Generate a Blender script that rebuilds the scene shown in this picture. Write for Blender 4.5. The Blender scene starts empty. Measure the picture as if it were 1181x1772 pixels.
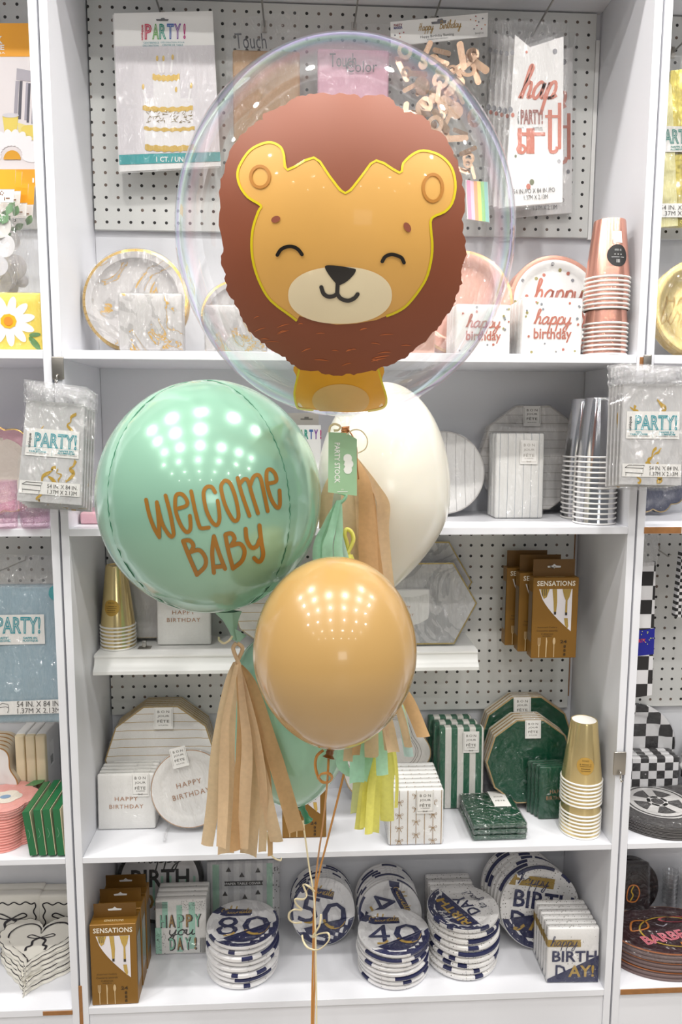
import bpy, bmesh, math, random
from math import sin, cos, pi, radians as RAD
from mathutils import Vector, Matrix, Euler
from mathutils.geometry import delaunay_2d_cdt
random.seed(7)
SC = bpy.context.scene
COL = SC.collection
# ------------------------------------------------------------------ camera
FPX, YAW, PITCH, ROLL = 1296.1, 0.0524, 0.1235, 0.0039
CAM = Vector((-0.1108, -1.5826, 1.55))
D = 0.2914                      # depth of the shelving bays (front plane is y = 0)
_f = Vector((sin(YAW), cos(YAW), 0)); _r = Vector((cos(YAW), -sin(YAW), 0)); _u = Vector((0, 0, 1))
CF = _f*cos(PITCH) - _u*sin(PITCH); _u2 = _u*cos(PITCH) + _f*sin(PITCH)
CR = _r*cos(ROLL) + _u2*sin(ROLL); CU = -_r*sin(ROLL) + _u2*cos(ROLL)
def ray(px, py): return (CF + CR*((px-590.5)/FPX) - CU*((py-886)/FPX))
def P(px, py, Y):
    d = ray(px, py); return CAM + d*((Y-CAM.y)/d.y)
def PZ(px, py, Z):
    d = ray(px, py); return CAM + d*((Z-CAM.z)/d.z)
cam = bpy.data.cameras.new('camera'); camo = bpy.data.objects.new('camera', cam); COL.objects.link(camo)
camo.matrix_world = Matrix(((CR.x, CU.x, -CF.x, CAM.x), (CR.y, CU.y, -CF.y, CAM.y), (CR.z, CU.z, -CF.z, CAM.z), (0, 0, 0, 1)))
cam.sensor_fit = 'VERTICAL'; cam.sensor_height = 24; cam.lens = FPX/1772*24; cam.clip_start = .05
SC.camera = camo
# ------------------------------------------------------------------ materials
def lin(h):
    h = h.lstrip('#'); c = [int(h[i:i+2], 16)/255 for i in (0, 2, 4)]
    return tuple((x/12.92 if x <= .04045 else ((x+.055)/1.055)**2.4) for x in c) + (1,)
_M = {}
def mat(col, rough=.5, metal=0, coat=0, noise=0, scale=30, bump=0, bscale=60, emis=None, sub=0, spec=.5, sheen=0, trans=0):
    key = (col, rough, metal, coat, noise, scale, bump, bscale, sub, spec, sheen, trans)
    if key in _M: return _M[key]
    m = bpy.data.materials.new('mat_'+col.strip('#')); m.use_nodes = True
    nt = m.node_tree; b = nt.nodes['Principled BSDF']; c = lin(col)
    b.inputs['Base Color'].default_value = c
    b.inputs['Roughness'].default_value = rough; b.inputs['Metallic'].default_value = metal
    b.inputs['Specular IOR Level'].default_value = spec
    if coat: b.inputs['Coat Weight'].default_value = coat; b.inputs['Coat Roughness'].default_value = .06
    if sub:
        b.inputs['Subsurface Weight'].default_value = sub; b.inputs['Subsurface Radius'].default_value = (.02, .015, .01)
    if trans: b.inputs['Transmission Weight'].default_value = trans
    tc = nt.nodes.new('ShaderNodeTexCoord')
    if noise:
        n = nt.nodes.new('ShaderNodeTexNoise'); n.inputs['Scale'].default_value = scale; n.inputs['Detail'].default_value = 4
        nt.links.new(tc.outputs['Object'], n.inputs['Vector'])
        mx = nt.nodes.new('ShaderNodeMix'); mx.data_type = 'RGBA'
        mx.inputs['A'].default_value = tuple(x*(1-noise) for x in c[:3])+(1,); mx.inputs['B'].default_value = tuple(min(1, x*(1+noise)) for x in c[:3])+(1,)
        nt.links.new(n.outputs['Fac'], mx.inputs['Factor']); nt.links.new(mx.outputs['Result'], b.inputs['Base Color'])
    if bump:
        n = nt.nodes.new('ShaderNodeTexNoise'); n.inputs['Scale'].default_value = bscale; n.inputs['Detail'].default_value = 3
        nt.links.new(tc.outputs['Object'], n.inputs['Vector'])
        bp = nt.nodes.new('ShaderNodeBump'); bp.inputs['Strength'].default_value = bump; bp.inputs['Distance'].default_value = .01
        nt.links.new(n.outputs['Fac'], bp.inputs['Height']); nt.links.new(bp.outputs['Normal'], b.inputs['Normal'])
        if coat: nt.links.new(bp.outputs['Normal'], b.inputs['Coat Normal'])
    _M[key] = m; return m
def film_mat(name, base, edge, rough, bump, bscale, tint=(1, 1, 1, 1), irid=False, stretch=(1, 1, 1), haze=0):
    m = bpy.data.materials.new(name); m.use_nodes = True; nt = m.node_tree; nt.nodes.clear()
    out = nt.nodes.new('ShaderNodeOutputMaterial'); mix = nt.nodes.new('ShaderNodeMixShader')
    tr = nt.nodes.new('ShaderNodeBsdfTransparent'); tr.inputs['Color'].default_value = tint
    gl = nt.nodes.new('ShaderNodeBsdfGlossy'); gl.inputs['Roughness'].default_value = rough; pwr = 2.9 if irid else 3.5
    lw = nt.nodes.new('ShaderNodeLayerWeight'); lw.inputs['Blend'].default_value = .5
    pw = nt.nodes.new('ShaderNodeMath'); pw.operation = 'POWER'; pw.inputs[1].default_value = pwr
    nt.links.new(lw.outputs['Facing'], pw.inputs[0])
    ma = nt.nodes.new('ShaderNodeMath'); ma.operation = 'MULTIPLY_ADD'; ma.inputs[1].default_value = edge; ma.inputs[2].default_value = base; ma.use_clamp = True
    nt.links.new(pw.outputs[0], ma.inputs[0]); nt.links.new(ma.outputs[0], mix.inputs['Fac'])
    tc = nt.nodes.new('ShaderNodeTexCoord')
    if bump:
        mp = nt.nodes.new('ShaderNodeMapping'); mp.inputs['Scale'].default_value = stretch
        nt.links.new(tc.outputs['Object'], mp.inputs['Vector'])
        n = nt.nodes.new('ShaderNodeTexNoise'); n.inputs['Scale'].default_value = bscale; n.inputs['Detail'].default_value = 2; n.inputs['Distortion'].default_value = 1.5
        nt.links.new(mp.outputs['Vector'], n.inputs['Vector'])
        bp = nt.nodes.new('ShaderNodeBump'); bp.inputs['Strength'].default_value = bump; bp.inputs['Distance'].default_value = .02 if irid else .05
        nt.links.new(n.outputs['Fac'], bp.inputs['Height']); nt.links.new(bp.outputs['Normal'], gl.inputs['Normal'])
    if irid:
        cr = nt.nodes.new('ShaderNodeValToRGB'); e = cr.color_ramp; e.elements[0].position = .0; e.elements[0].color = (1, 1, 1, 1)
        e.elements[1].position = 1; e.elements[1].color = (.9, .95, 1, 1)
        for p_, c_ in ((.5, (1, 1, 1, 1)), (.6, (1, .72, .82, 1)), (.67, (.7, .88, 1, 1)), (.73, (.75, 1, .85, 1)), (.79, (.75, .66, 1, 1)), (.86, (.8, .95, 1, 1)), (.93, (1, .9, .97, 1))):
            q = e.elements.new(p_); q.color = c_
        n2 = nt.nodes.new('ShaderNodeTexNoise'); n2.inputs['Scale'].default_value = 5
        nt.links.new(tc.outputs['Object'], n2.inputs['Vector'])
        ad = nt.nodes.new('ShaderNodeMath'); ad.operation = 'MULTIPLY_ADD'; ad.inputs[1].default_value = .25
        nt.links.new(n2.outputs['Fac'], ad.inputs[0]); nt.links.new(lw.outputs['Facing'], ad.inputs[2])
        su = nt.nodes.new('ShaderNodeMath'); su.operation = 'SUBTRACT'; su.inputs[1].default_value = .125; nt.links.new(ad.outputs[0], su.inputs[0])
        nt.links.new(su.outputs[0], cr.inputs['Fac']); nt.links.new(cr.outputs['Color'], gl.inputs['Color'])
    if haze:
        df = nt.nodes.new('ShaderNodeBsdfDiffuse'); df.inputs['Color'].default_value = (.9, .9, .92, 1); m2 = nt.nodes.new('ShaderNodeMixShader'); m2.inputs['Fac'].default_value = haze
        nt.links.new(tr.outputs[0], m2.inputs[1]); nt.links.new(df.outputs[0], m2.inputs[2]); nt.links.new(m2.outputs[0], mix.inputs[1])
    else: nt.links.new(tr.outputs[0], mix.inputs[1])
    nt.links.new(gl.outputs[0], mix.inputs[2]); nt.links.new(mix.outputs[0], out.inputs['Surface'])
    return m
FILM = film_mat('clear_film', .07, .35, .13, .8, 34)
FILMS = film_mat('crinkled_film', .11, .35, .14, 1, 38, stretch=(1, 1, .35), haze=.02)
FILMH = film_mat('header_film', .24, .4, .2, 1, 60, stretch=(1, 1, .4), haze=.12)
BUBBLE = film_mat('bubble_film', .045, .68, .02, .03, 5, irid=True)
CLEARP = film_mat('clear_plastic', .08, .5, .06, 0, 1)
def pattern_mat(name, build, rough=.45, metal=0, coat=0):
    m = bpy.data.materials.new(name); m.use_nodes = True; nt = m.node_tree; b = nt.nodes['Principled BSDF']
    b.inputs['Roughness'].default_value = rough; b.inputs['Metallic'].default_value = metal
    if coat: b.inputs['Coat Weight'].default_value = coat
    tc = nt.nodes.new('ShaderNodeTexCoord'); build(nt, tc.outputs['Object'], b); return m
def N(nt, t, **k):
    n = nt.nodes.new('ShaderNode'+t)
    for a, v in k.items(): setattr(n, a, v)
    return n
def mth(nt, op, a, b=None):
    n = N(nt, 'Math', operation=op)
    for i, v in enumerate((a, b)):
        if v is None: continue
        if isinstance(v, (int, float)): n.inputs[i].default_value = v
        else: nt.links.new(v, n.inputs[i])
    return n.outputs[0]
def mixc(nt, fac, a, b):
    n = N(nt, 'Mix', data_type='RGBA')
    if isinstance(fac, (int, float)): n.inputs['Factor'].default_value = fac
    else: nt.links.new(fac, n.inputs['Factor'])
    for k, v in (('A', a), ('B', b)):
        if isinstance(v, tuple): n.inputs[k].default_value = v
        else: nt.links.new(v, n.inputs[k])
    return n.outputs['Result']
# ------------------------------------------------------------------ scene bookkeeping
def tag(o, label=None, cat=None, group=None, kind=None):
    if label: o['label'] = label
    if cat: o['category'] = cat
    if group: o['group'] = group
    if kind: o['kind'] = kind
    return o
def thing(name, label, cat, loc=(0, 0, 0), rot=(0, 0, 0), group=None):
    o = bpy.data.objects.new(name, None); COL.objects.link(o); o.empty_display_size = .02
    o.location = loc; o.rotation_euler = rot
    return tag(o, label, cat, group)
def copy_tree(o, label=None, loc=None, rot=None, parent=None):
    c = o.copy(); COL.objects.link(c); c.parent = parent
    if parent is None:
        if label: c['label'] = label
        if loc is not None: c.location = loc
        if rot is not None: c.rotation_euler = rot
    for ch in list(o.children): copy_tree(ch, parent=c)
    return c
# ------------------------------------------------------------------ meshes
def catmull(pts, n=6, closed=False):
    pts = [Vector(p) for p in pts]
    if len(pts) < 3 and not closed:
        return [pts[0].lerp(pts[-1], i/n) for i in range(n+1)]
    out = []; L = len(pts)
    for i in range(L if closed else L-1):
        if closed: a, b, c, d = pts[(i-1) % L], pts[i], pts[(i+1) % L], pts[(i+2) % L]
        else: a, b, c, d = pts[max(i-1, 0)], pts[i], pts[i+1], pts[min(i+2, L-1)]
        for k in range(n):
            t = k/n
            out.append(.5*((2*b) + (c-a)*t + (2*a-5*b+4*c-d)*t*t + (3*b-a-3*c+d)*t**3))
    if not closed: out.append(pts[-1])
    return out
class MB:
    def __init__(s): s.v = []; s.f = []
    def add(s, v, f, M=None):
        o = len(s.v)
        s.v += [(M @ Vector(p) if M is not None else Vector(p)) for p in v]
        s.f += [tuple(i+o for i in q) for q in f]; return s
    def box(s, x0, x1, y0, y1, z0, z1, M=None):
        v = [(x, y, z) for x in (x0, x1) for y in (y0, y1) for z in (z0, z1)]
        return s.add(v, [(0, 1, 3, 2), (4, 6, 7, 5), (0, 4, 5, 1), (2, 3, 7, 6), (0, 2, 6, 4), (1, 5, 7, 3)], M)
    def rbox(s, x0, x1, y0, y1, z0, z1, r=.004, seg=2, M=None, puff=0, cuts=0):
        bm = bmesh.new(); bmesh.ops.create_cube(bm, size=1)
        for v in bm.verts: v.co = Vector(((x0+x1)/2+v.co.x*(x1-x0), (y0+y1)/2+v.co.y*(y1-y0), (z0+z1)/2+v.co.z*(z1-z0)))
        r = min(r, (x1-x0)*.49, (y1-y0)*.49, (z1-z0)*.49)
        bmesh.ops.bevel(bm, geom=bm.edges[:], offset=r, segments=seg, affect='EDGES', profile=.5)
        if cuts:
            bmesh.ops.subdivide_edges(bm, edges=[e for e in bm.edges if e.calc_length() > r*2.5], cuts=cuts, use_grid_fill=True)
            cx, cz, cy = (x0+x1)/2, (z0+z1)/2, (y0+y1)/2
            for v in bm.verts:
                k = max(0, 1-((v.co.x-cx)/(x1-x0)*2)**2)*max(0, 1-((v.co.z-cz)/(z1-z0)*2)**2)
                v.co.y += puff*k*(1 if v.co.y > cy else -1)
        bm.verts.index_update()
        s.add([v.co[:] for v in bm.verts], [[v.index for v in f.verts] for f in bm.faces], M); bm.free(); return s
    def lathe(s, prof, n=32, M=None, cap0=False, cap1=False):
        v = []; f = []
        for r, z in prof:
            for i in range(n): a = 2*pi*i/n; v.append((r*cos(a), r*sin(a), z))
        for j in range(len(prof)-1):
            for i in range(n):
                k = (i+1) % n; f.append((j*n+i, j*n+k, (j+1)*n+k, (j+1)*n+i))
        if cap0: f.append(tuple(range(n-1, -1, -1)))
        if cap1: f.append(tuple(range((len(prof)-1)*n, len(prof)*n)))
        return s.add(v, f, M)
    def tube(s, pts, r, n=8, closed=False):
        pts = [Vector(p) for p in pts]; L = len(pts); rings = []; up = None
        for i, p in enumerate(pts):
            a = pts[i-1] if (i or closed) else pts[0]; b = pts[(i+1) % L] if (i < L-1 or closed) else pts[-1]
            t = (b-a); t = t.normalized() if t.length > 1e-9 else Vector((0, 0, 1))
            if up is None: up = t.orthogonal().normalized()
            else:
                up = up-t*up.dot(t); up = up.normalized() if up.length > 1e-6 else t.orthogonal().normalized()
            q = t.cross(up); rr = r(i/(L-1)) if callable(r) else r
            rings.append([p+(up*cos(2*pi*k/n)+q*sin(2*pi*k/n))*rr for k in range(n)])
        o = len(s.v)
        for g in rings: s.v += g
        for i in range(L if closed else L-1):
            j = (i+1) % L
            for k in range(n):
                m = (k+1) % n; s.f.append((o+i*n+k, o+i*n+m, o+j*n+m, o+j*n+k))
        if not closed:
            s.f.append(tuple(o+k for k in range(n-1, -1, -1))); s.f.append(tuple(o+(L-1)*n+k for k in range(n)))
        return s
    def ribbon(s, pts, widths, thick=.0006):
        """flat strip: pts centres, widths = half-width vectors"""
        o = len(s.v); L = len(pts)
        for p, w in zip(pts, widths):
            p = Vector(p); w = Vector(w)
            s.v += [p-w, p+w]
        for i in range(L-1): a = o+i*2; s.f.append((a, a+1, a+3, a+2))
        return s
    def prism(s, poly, y0, y1, M=None):
        n = len(poly); v = [(x, y0, z) for x, z in poly]+[(x, y1, z) for x, z in poly]
        f = [tuple(range(n)), tuple(range(2*n-1, n-1, -1))]+[(i, n+i, n+(i+1) % n, (i+1) % n) for i in range(n)]
        return s.add(v, f, M)
    def build(s, name, m, parent=None, smooth=False, loc=None, solid=0, sub=0, bevel=0):
        me = bpy.data.meshes.new(name); me.from_pydata([tuple(p) for p in s.v], [], s.f); me.update()
        bm = bmesh.new(); bm.from_mesh(me)
        if not solid: bmesh.ops.recalc_face_normals(bm, faces=bm.faces[:])
        bm.to_mesh(me); bm.free()
        if smooth:
            for p in me.polygons: p.use_smooth = True
            if smooth is not True:
                me.set_sharp_from_angle(angle=RAD(smooth))
        me.materials.append(m)
        o = bpy.data.objects.new(name, me); COL.objects.link(o)
        if parent: o.parent = parent
        if loc is not None: o.location = loc
        if solid:
            q = o.modifiers.new('solid', 'SOLIDIFY'); q.thickness = solid; q.offset = 0
        if bevel:
            q = o.modifiers.new('bevel', 'BEVEL'); q.width = bevel; q.segments = 2; q.limit_method = 'ANGLE'
        if sub:
            q = o.modifiers.new('sub', 'SUBSURF'); q.levels = sub; q.render_levels = sub
        return o
# ------------------------------------------------------------------ print: flat artwork in (u, v)
_T = {}
def text_geo(s, style='fill', outl=.012, space=1.0):
    key = (s, style, outl, space)
    if key in _T: return _T[key]
    c = bpy.data.curves.new('t', 'FONT'); c.body = s; c.align_x = 'CENTER'; c.resolution_u = 2; c.space_character = space
    if style == 'outline': c.fill_mode = 'NONE'
    else:
        c.fill_mode = 'FRONT'
        if style == 'bold': c.offset = .022
    o = bpy.data.objects.new('t', c); me = bpy.data.meshes.new_from_object(o)
    V = [(v.co.x, v.co.y) for v in me.vertices]; F = [tuple(p.vertices) for p in me.polygons]
    if style == 'outline':     # letter contours drawn as thin bands
        nb = {}
        for e in me.edges: a, b = e.vertices; nb.setdefault(a, []).append(b); nb.setdefault(b, []).append(a)
        seen = set(); V2 = []; F = []
        for st in nb:
            if st in seen: continue
            lp = [st]; seen.add(st)
            while True:
                nx = [q for q in nb[lp[-1]] if q not in seen]
                if not nx: break
                lp.append(nx[0]); seen.add(nx[0])
            n = len(lp); o_ = len(V2)
            if n < 3: continue
            for i in range(n):
                p0, p1, p2 = V[lp[i-1]], V[lp[i]], V[lp[(i+1) % n]]
                d1 = Vector((p1[0]-p0[0], p1[1]-p0[1])); d2 = Vector((p2[0]-p1[0], p2[1]-p1[1]))
                d1 = d1.normalized() if d1.length > 1e-9 else d2.normalized(); d2 = d2.normalized() if d2.length > 1e-9 else d1
                nn = Vector((-(d1.y+d2.y), d1.x+d2.x)); nn = nn.normalized() if nn.length > 1e-6 else Vector((-d1.y, d1.x)); k = outl/max(.5, nn.dot(Vector((-d1.y, d1.x))))
                V2 += [(p1[0]-nn.x*k, p1[1]-nn.y*k), (p1[0]+nn.x*k, p1[1]+nn.y*k)]
            F += [(o_+2*i, o_+2*i+1, o_+2*((i+1) % n)+1, o_+2*((i+1) % n)) for i in range(n)]
        V = V2
    bpy.data.objects.remove(o); bpy.data.curves.remove(c); bpy.data.meshes.remove(me)
    xs = [v[0] for v in V]; ys = [v[1] for v in V]
    x0, x1, y0, y1 = min(xs), max(xs), min(ys), max(ys)
    V = [((x-(x0+x1)/2)/(x1-x0), (y-(y0+y1)/2)/(y1-y0)) for x, y in V]
    _T[key] = (V, F, (x1-x0)/(y1-y0)); return _T[key]
SCR = {
'h': (.95, [[(0, 0), (.35, 1.2), (.5, 1.9), (.3, 2.0), (.2, 1.2), (.15, 0)], [(.15, .1), (.3, .8), (.6, 1), (.7, .6), (.65, .05), (.95, .15)]]),
'a': (1.0, [[(.75, .85), (.45, 1), (.1, .6), (.1, .15), (.35, 0), (.65, .4), (.78, .95), (.72, .3), (.8, .02), (1.05, .2)]]),
'p': (.9, [[(.05, .2), (.2, 1), (.12, 0), (.05, -1)], [(.12, .1), (.3, .85), (.6, 1), (.75, .6), (.6, .1), (.3, .02), (.6, .03), (.95, .2)]]),
'y': (.95, [[(.05, .95), (.08, .3), (.3, 0), (.6, .4), (.72, .98), (.65, 0), (.4, -.95), (.1, -.8), (.4, -.2), (1, .2)]]),
'b': (.8, [[(.05, .2), (.3, 1.4), (.35, 1.95), (.2, 1.8), (.12, .6), (.15, .08), (.4, 0), (.7, .4), (.6, .85), (.3, .7)]]),
'i': (.5, [[(.05, .15), (.2, .95), (.18, .2), (.35, .02), (.55, .2)], [(.22, 1.4), (.26, 1.5)]]),
'r': (.75, [[(0, .15), (.15, .8), (.2, 1.05), (.35, .85), (.55, .85), (.5, .3), (.6, .02), (.8, .2)]]),
't': (.55, [[(.05, .2), (.3, 1.7), (.2, .4), (.35, 0), (.6, .2)], [(0, 1.1), (.55, 1.2)]]),
'd': (1.0, [[(.72, .85), (.45, 1), (.1, .6), (.1, .15), (.35, 0), (.65, .5), (.9, 1.95), (.75, .3), (.8, .02), (1.05, .2)]]),
'c': (.75, [[(.7, .8), (.45, 1), (.1, .6), (.15, .1), (.45, 0), (.8, .25)]]),
'e': (.7, [[(.1, .4), (.6, .6), (.55, .95), (.25, .9), (.08, .4), (.3, .02), (.75, .25)]]),
'l': (.5, [[(.05, .2), (.4, 1.5), (.35, 2), (.2, 1.6), (.15, .3), (.3, 0), (.55, .2)]]),
'o': (.85, [[(.45, 1), (.1, .6), (.2, .05), (.6, .1), (.7, .7), (.45, 1), (.6, .85), (.95, .9)]]),
'u': (1.0, [[(0, .2), (.12, .95), (.12, .25), (.35, 0), (.65, .4), (.75, .95), (.72, .25), (.85, .02), (1.05, .2)]]),
'H': (1.15, [[(.1, 0), (.3, 1), (.4, 2)], [(.9, 2), (.75, .9), (.75, 0)], [(0, .9), (1, 1.1)]]),
'B': (1.05, [[(.2, 0), (.3, 2)], [(.05, 1.7), (.5, 2), (.85, 1.7), (.6, 1.15), (.35, 1.05), (.85, .9), (.85, .3), (.4, 0), (.1, .1)]]),
'!': (.4, [[(.3, 2), (.2, .6)], [(.15, .05), (.18, .1)]]), ' ': (.6, []),
}
class Pr(MB):
    def __init__(s): super().__init__(); s.lay = 0; s.ly = []
    """2-D print builder: everything is drawn in (u, v), then wrapped onto a face by the map given to place()"""
    def _put(s, V, F):
        s.ly += [(s.lay % 9)*3.5e-5]*len(V); s.lay += 1; return s.add([(x, 0, y) for x, y in V], F)
    def text(s, t, cx, cy, w, h=None, style='fill', rot=0, shear=0, outl=.012, space=1.0):
        V, F, asp = text_geo(t, style, outl, space)
        if h is None: h = w/asp
        ca, sa = cos(rot), sin(rot); out = []
        for x, y in V:
            x, y = x*w, y*h; x += shear*y; out.append((cx+x*ca-y*sa, cy+x*sa+y*ca))
        return s._put(out, F)
    def rect(s, x0, x1, y0, y1, rot=0, c=None):
        V = [(x0, y0), (x1, y0), (x1, y1), (x0, y1)]
        if rot:
            cx, cy = (x0+x1)/2, (y0+y1)/2
            V = [(cx+(x-cx)*cos(rot)-(y-cy)*sin(rot), cy+(x-cx)*sin(rot)+(y-cy)*cos(rot)) for x, y in V]
        n = 8; W = []; a, b, c_, d = [Vector(q) for q in V]; nx = n if (b-a).length > .012 else 1; ny = n if (d-a).length > .012 else 1
        W = [tuple(a.lerp(b, i/nx).lerp(d.lerp(c_, i/nx), j/ny)) for j in range(ny+1) for i in range(nx+1)]
        return s._put(W, [(j*(nx+1)+i, j*(nx+1)+i+1, (j+1)*(nx+1)+i+1, (j+1)*(nx+1)+i) for j in range(ny) for i in range(nx)])
    def poly(s, pts): return s._put(list(pts), [tuple(range(len(pts)))])
    def disc(s, cx, cy, r, n=14, ry=None, rot=0):
        ry = ry or r
        return s.poly([(cx+r*cos(2*pi*i/n)*cos(rot)-ry*sin(2*pi*i/n)*sin(rot), cy+r*cos(2*pi*i/n)*sin(rot)+ry*sin(2*pi*i/n)*cos(rot)) for i in range(n)])
    def ring(s, cx, cy, r0, r1, n=32, ry=1):
        V = [(cx+r*cos(2*pi*i/n), cy+ry*r*sin(2*pi*i/n)) for r in (r0, r1) for i in range(n)]
        return s._put(V, [(i, (i+1) % n, n+(i+1) % n, n+i) for i in range(n)])
    def stroke(s, pts, w, n=6, smooth=True, closed=False, taper=None):
        q = [(p[0], p[1], 0) for p in pts]
        q = catmull(q, n, closed) if smooth else [Vector(p) for p in q]
        L = len(q); V = []
        for i in range(L):
            a = q[i-1] if (i or closed) else q[0]; b = q[(i+1) % L] if (i < L-1 or closed) else q[-1]
            t = b-a; l = t.length or 1; nx, ny = -t.y/l, t.x/l
            ww = w*(taper(i/(L-1)) if taper else 1)/2
            V += [(q[i].x-nx*ww, q[i].y-ny*ww), (q[i].x+nx*ww, q[i].y+ny*ww)]
        F = [(2*i, 2*i+1, 2*((i+1) % L)+1, 2*((i+1) % L)) for i in range(L if closed else L-1)]
        return s._put(V, F)
    def script(s, t, cx, cy, w, h=None, lw=.1, shear=.15, rot=0):
        """cursive lettering; h = x-height-to-ascender box height (2 units)"""
        W = sum(SCR[c][0] for c in t); k = w/W; kv = (h/2 if h else k); x = -W/2
        for c in t:
            adv, st = SCR[c]
            for q in st:
                pts = []
                for a, b in q:
                    X, Y = (x+a)*k+shear*(b-.5)*kv, (b-.5)*kv
                    pts.append((cx+X*cos(rot)-Y*sin(rot), cy+X*sin(rot)+Y*cos(rot)))
                s.stroke(pts, lw*kv, 5)
            x += adv
        return s
    def place(s, name, m, parent, fn=None, y=0):
        if not s.v: return None
        s.ly += [0]*(len(s.v)-len(s.ly)); s.v = [(fn(p.x, p.z) if fn else Vector((p.x, y, p.z)))-Vector((0, l, 0)) for p, l in zip(s.v, s.ly)]
        me = bpy.data.meshes.new(name); me.from_pydata([tuple(p) for p in s.v], [], s.f); me.update()
        me.materials.append(m); o = bpy.data.objects.new(name, me); COL.objects.link(o); o.parent = parent
        return o
def inside(poly, x, y):
    c = False; j = len(poly)-1
    for i in range(len(poly)):
        a, b = poly[i], poly[j]
        if (a[1] > y) != (b[1] > y) and x < (b[0]-a[0])*(y-a[1])/(b[1]-a[1])+a[0]: c = not c
        j = i
    return c
def patch(poly, step):
    """triangulated fill of a 2-D outline with interior points, for wrapping on curved faces"""
    xs = [p[0] for p in poly]; ys = [p[1] for p in poly]
    pts = [Vector((p[0], p[1])) for p in poly]; n = len(pts)
    x = min(xs)
    while x < max(xs):
        y = min(ys)
        while y < max(ys):
            if inside(poly, x, y) and min((x-p[0])**2+(y-p[1])**2 for p in poly) > (step*.45)**2: pts.append(Vector((x, y)))
            y += step
        x += step
    V, E_, F, *_ = delaunay_2d_cdt(pts, [], [list(range(n))], 1, 1e-5)
    return [(v.x, v.y) for v in V], [tuple(f) for f in F]
# ------------------------------------------------------------------ setting and shelving
WHITE = mat('#e6e7ec', .38, noise=.02, scale=3)
WHITE2 = mat('#e3e4e8', .45)
EDGE = mat('#f0f0ee', .35)
CHIP = mat('#9a6a3c', .8, noise=.25, scale=90)
STEEL = mat('#b9b6b0', .28, metal=1)
def peg_build(nt, co, b):
    sp = .0277
    sx = N(nt, 'SeparateXYZ'); nt.links.new(co, sx.inputs[0])
    def cell(v):
        a = mth(nt, 'DIVIDE', v, sp); return mth(nt, 'MULTIPLY', mth(nt, 'SUBTRACT', mth(nt, 'FRACT', a), .5), sp)
    dx, dz = cell(sx.outputs['X']), cell(sx.outputs['Z'])
    r = mth(nt, 'SQRT', mth(nt, 'ADD', mth(nt, 'MULTIPLY', dx, dx), mth(nt, 'MULTIPLY', dz, dz)))
    hole = mth(nt, 'LESS_THAN', r, .0036)
    n = N(nt, 'TexNoise'); n.inputs['Scale'].default_value = 400; nt.links.new(co, n.inputs['Vector'])
    base = mixc(nt, n.outputs['Fac'], lin('#d3d4d1'), lin('#dededb'))
    # each hole shows the dark gap or a bit of the fibre board behind
    cx = N(nt, 'CombineXYZ'); nt.links.new(mth(nt, 'FLOOR', mth(nt, 'DIVIDE', sx.outputs['X'], sp)), cx.inputs['X']); nt.links.new(mth(nt, 'FLOOR', mth(nt, 'DIVIDE', sx.outputs['Z'], sp)), cx.inputs['Z'])
    wn = N(nt, 'TexWhiteNoise'); nt.links.new(cx.outputs[0], wn.inputs['Vector'])
    hc = mixc(nt, mth(nt, 'LESS_THAN', wn.outputs['Value'], .35), lin('#1d1b1a'), lin('#6b5a50'))
    nt.links.new(mixc(nt, hole, base, hc), b.inputs['Base Color'])
PEG = pattern_mat('pegboard_white', peg_build, rough=.4)
Z1, Z2, Z4, Z5 = 1.6875, 1.3192, .581, .215
TH = (.0179, .0162, .0135, .0163)
ZTOP = P(600, 12, D).z
ZP1 = P(600, 404.5, D-.014).z       # lower edge of the upper pegboard
ZP2 = P(600, 1231, D-.014).z
YP = D-.014                          # front face of the pegboards
def unit(x0, x1, label, ul=True):
    t = thing('shelving_unit', label, 'shelving', ((x0+x1)/2, D/2, 0), group='white bays of the store shelving')
    ox, oy = (x0+x1)/2, D/2
    def bx(name, a, b, c, d, e, f, m, bev=.0008): return MB().box(a-ox, b-ox, c-oy, d-oy, e, f).build(name, m, t, bevel=bev)
    bx('side_panel', x0-.0165, x0, 0, D, 0, 2.8, WHITE, .001); bx('side_panel', x1, x1+.0165, 0, D, 0, 2.8, WHITE, .001)
    bx('back_panel', x0, x1, D, D+.006, 0, 2.8, WHITE2)
    for z, th in zip((Z1, Z2, Z4, Z5), TH): bx('shelf', x0+.0002, x1-.0002, 0, D-.0002, z-th, z, WHITE)
    bx('top_board', x0+.0002, x1-.0002, .0, D-.0002, ZTOP, ZTOP+.018, WHITE)
    bx('kick_plate', x0+.0002, x1-.0002, .004, .02, .0, Z5-TH[3]-.0005, WHITE)
    for za, zb in ((ZP1, ZTOP-.004), (ZP2, Z2-TH[1]-.0015)):
        m = MB().box(x0-ox+.003, x1-ox-.014, 0, .0118, za, zb); o = m.build('pegboard', PEG, t, bevel=.001); o.location = (0, YP-oy, 0)
    bx('trim_strip', x1-.012, x1-.002, YP+.004, D-.0003, ZP1-.003, ZTOP-.06, EDGE); bx('trim_strip', x1-.0125, x1-.0095, YP+.004, D-.0003, ZP2+.03, Z2-TH[1]-.002, CHIP)
    return t, bx
UC, bxc = unit(-.6, .6, 'wide central white shelving bay behind the balloons')
UL, bxl = unit(-1.838, -.6375, 'white shelving bay cut off at the left edge of the photo')
UR, bxr = unit(.6375, 1.838, 'white shelving bay cut off at the right edge of the photo')
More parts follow.
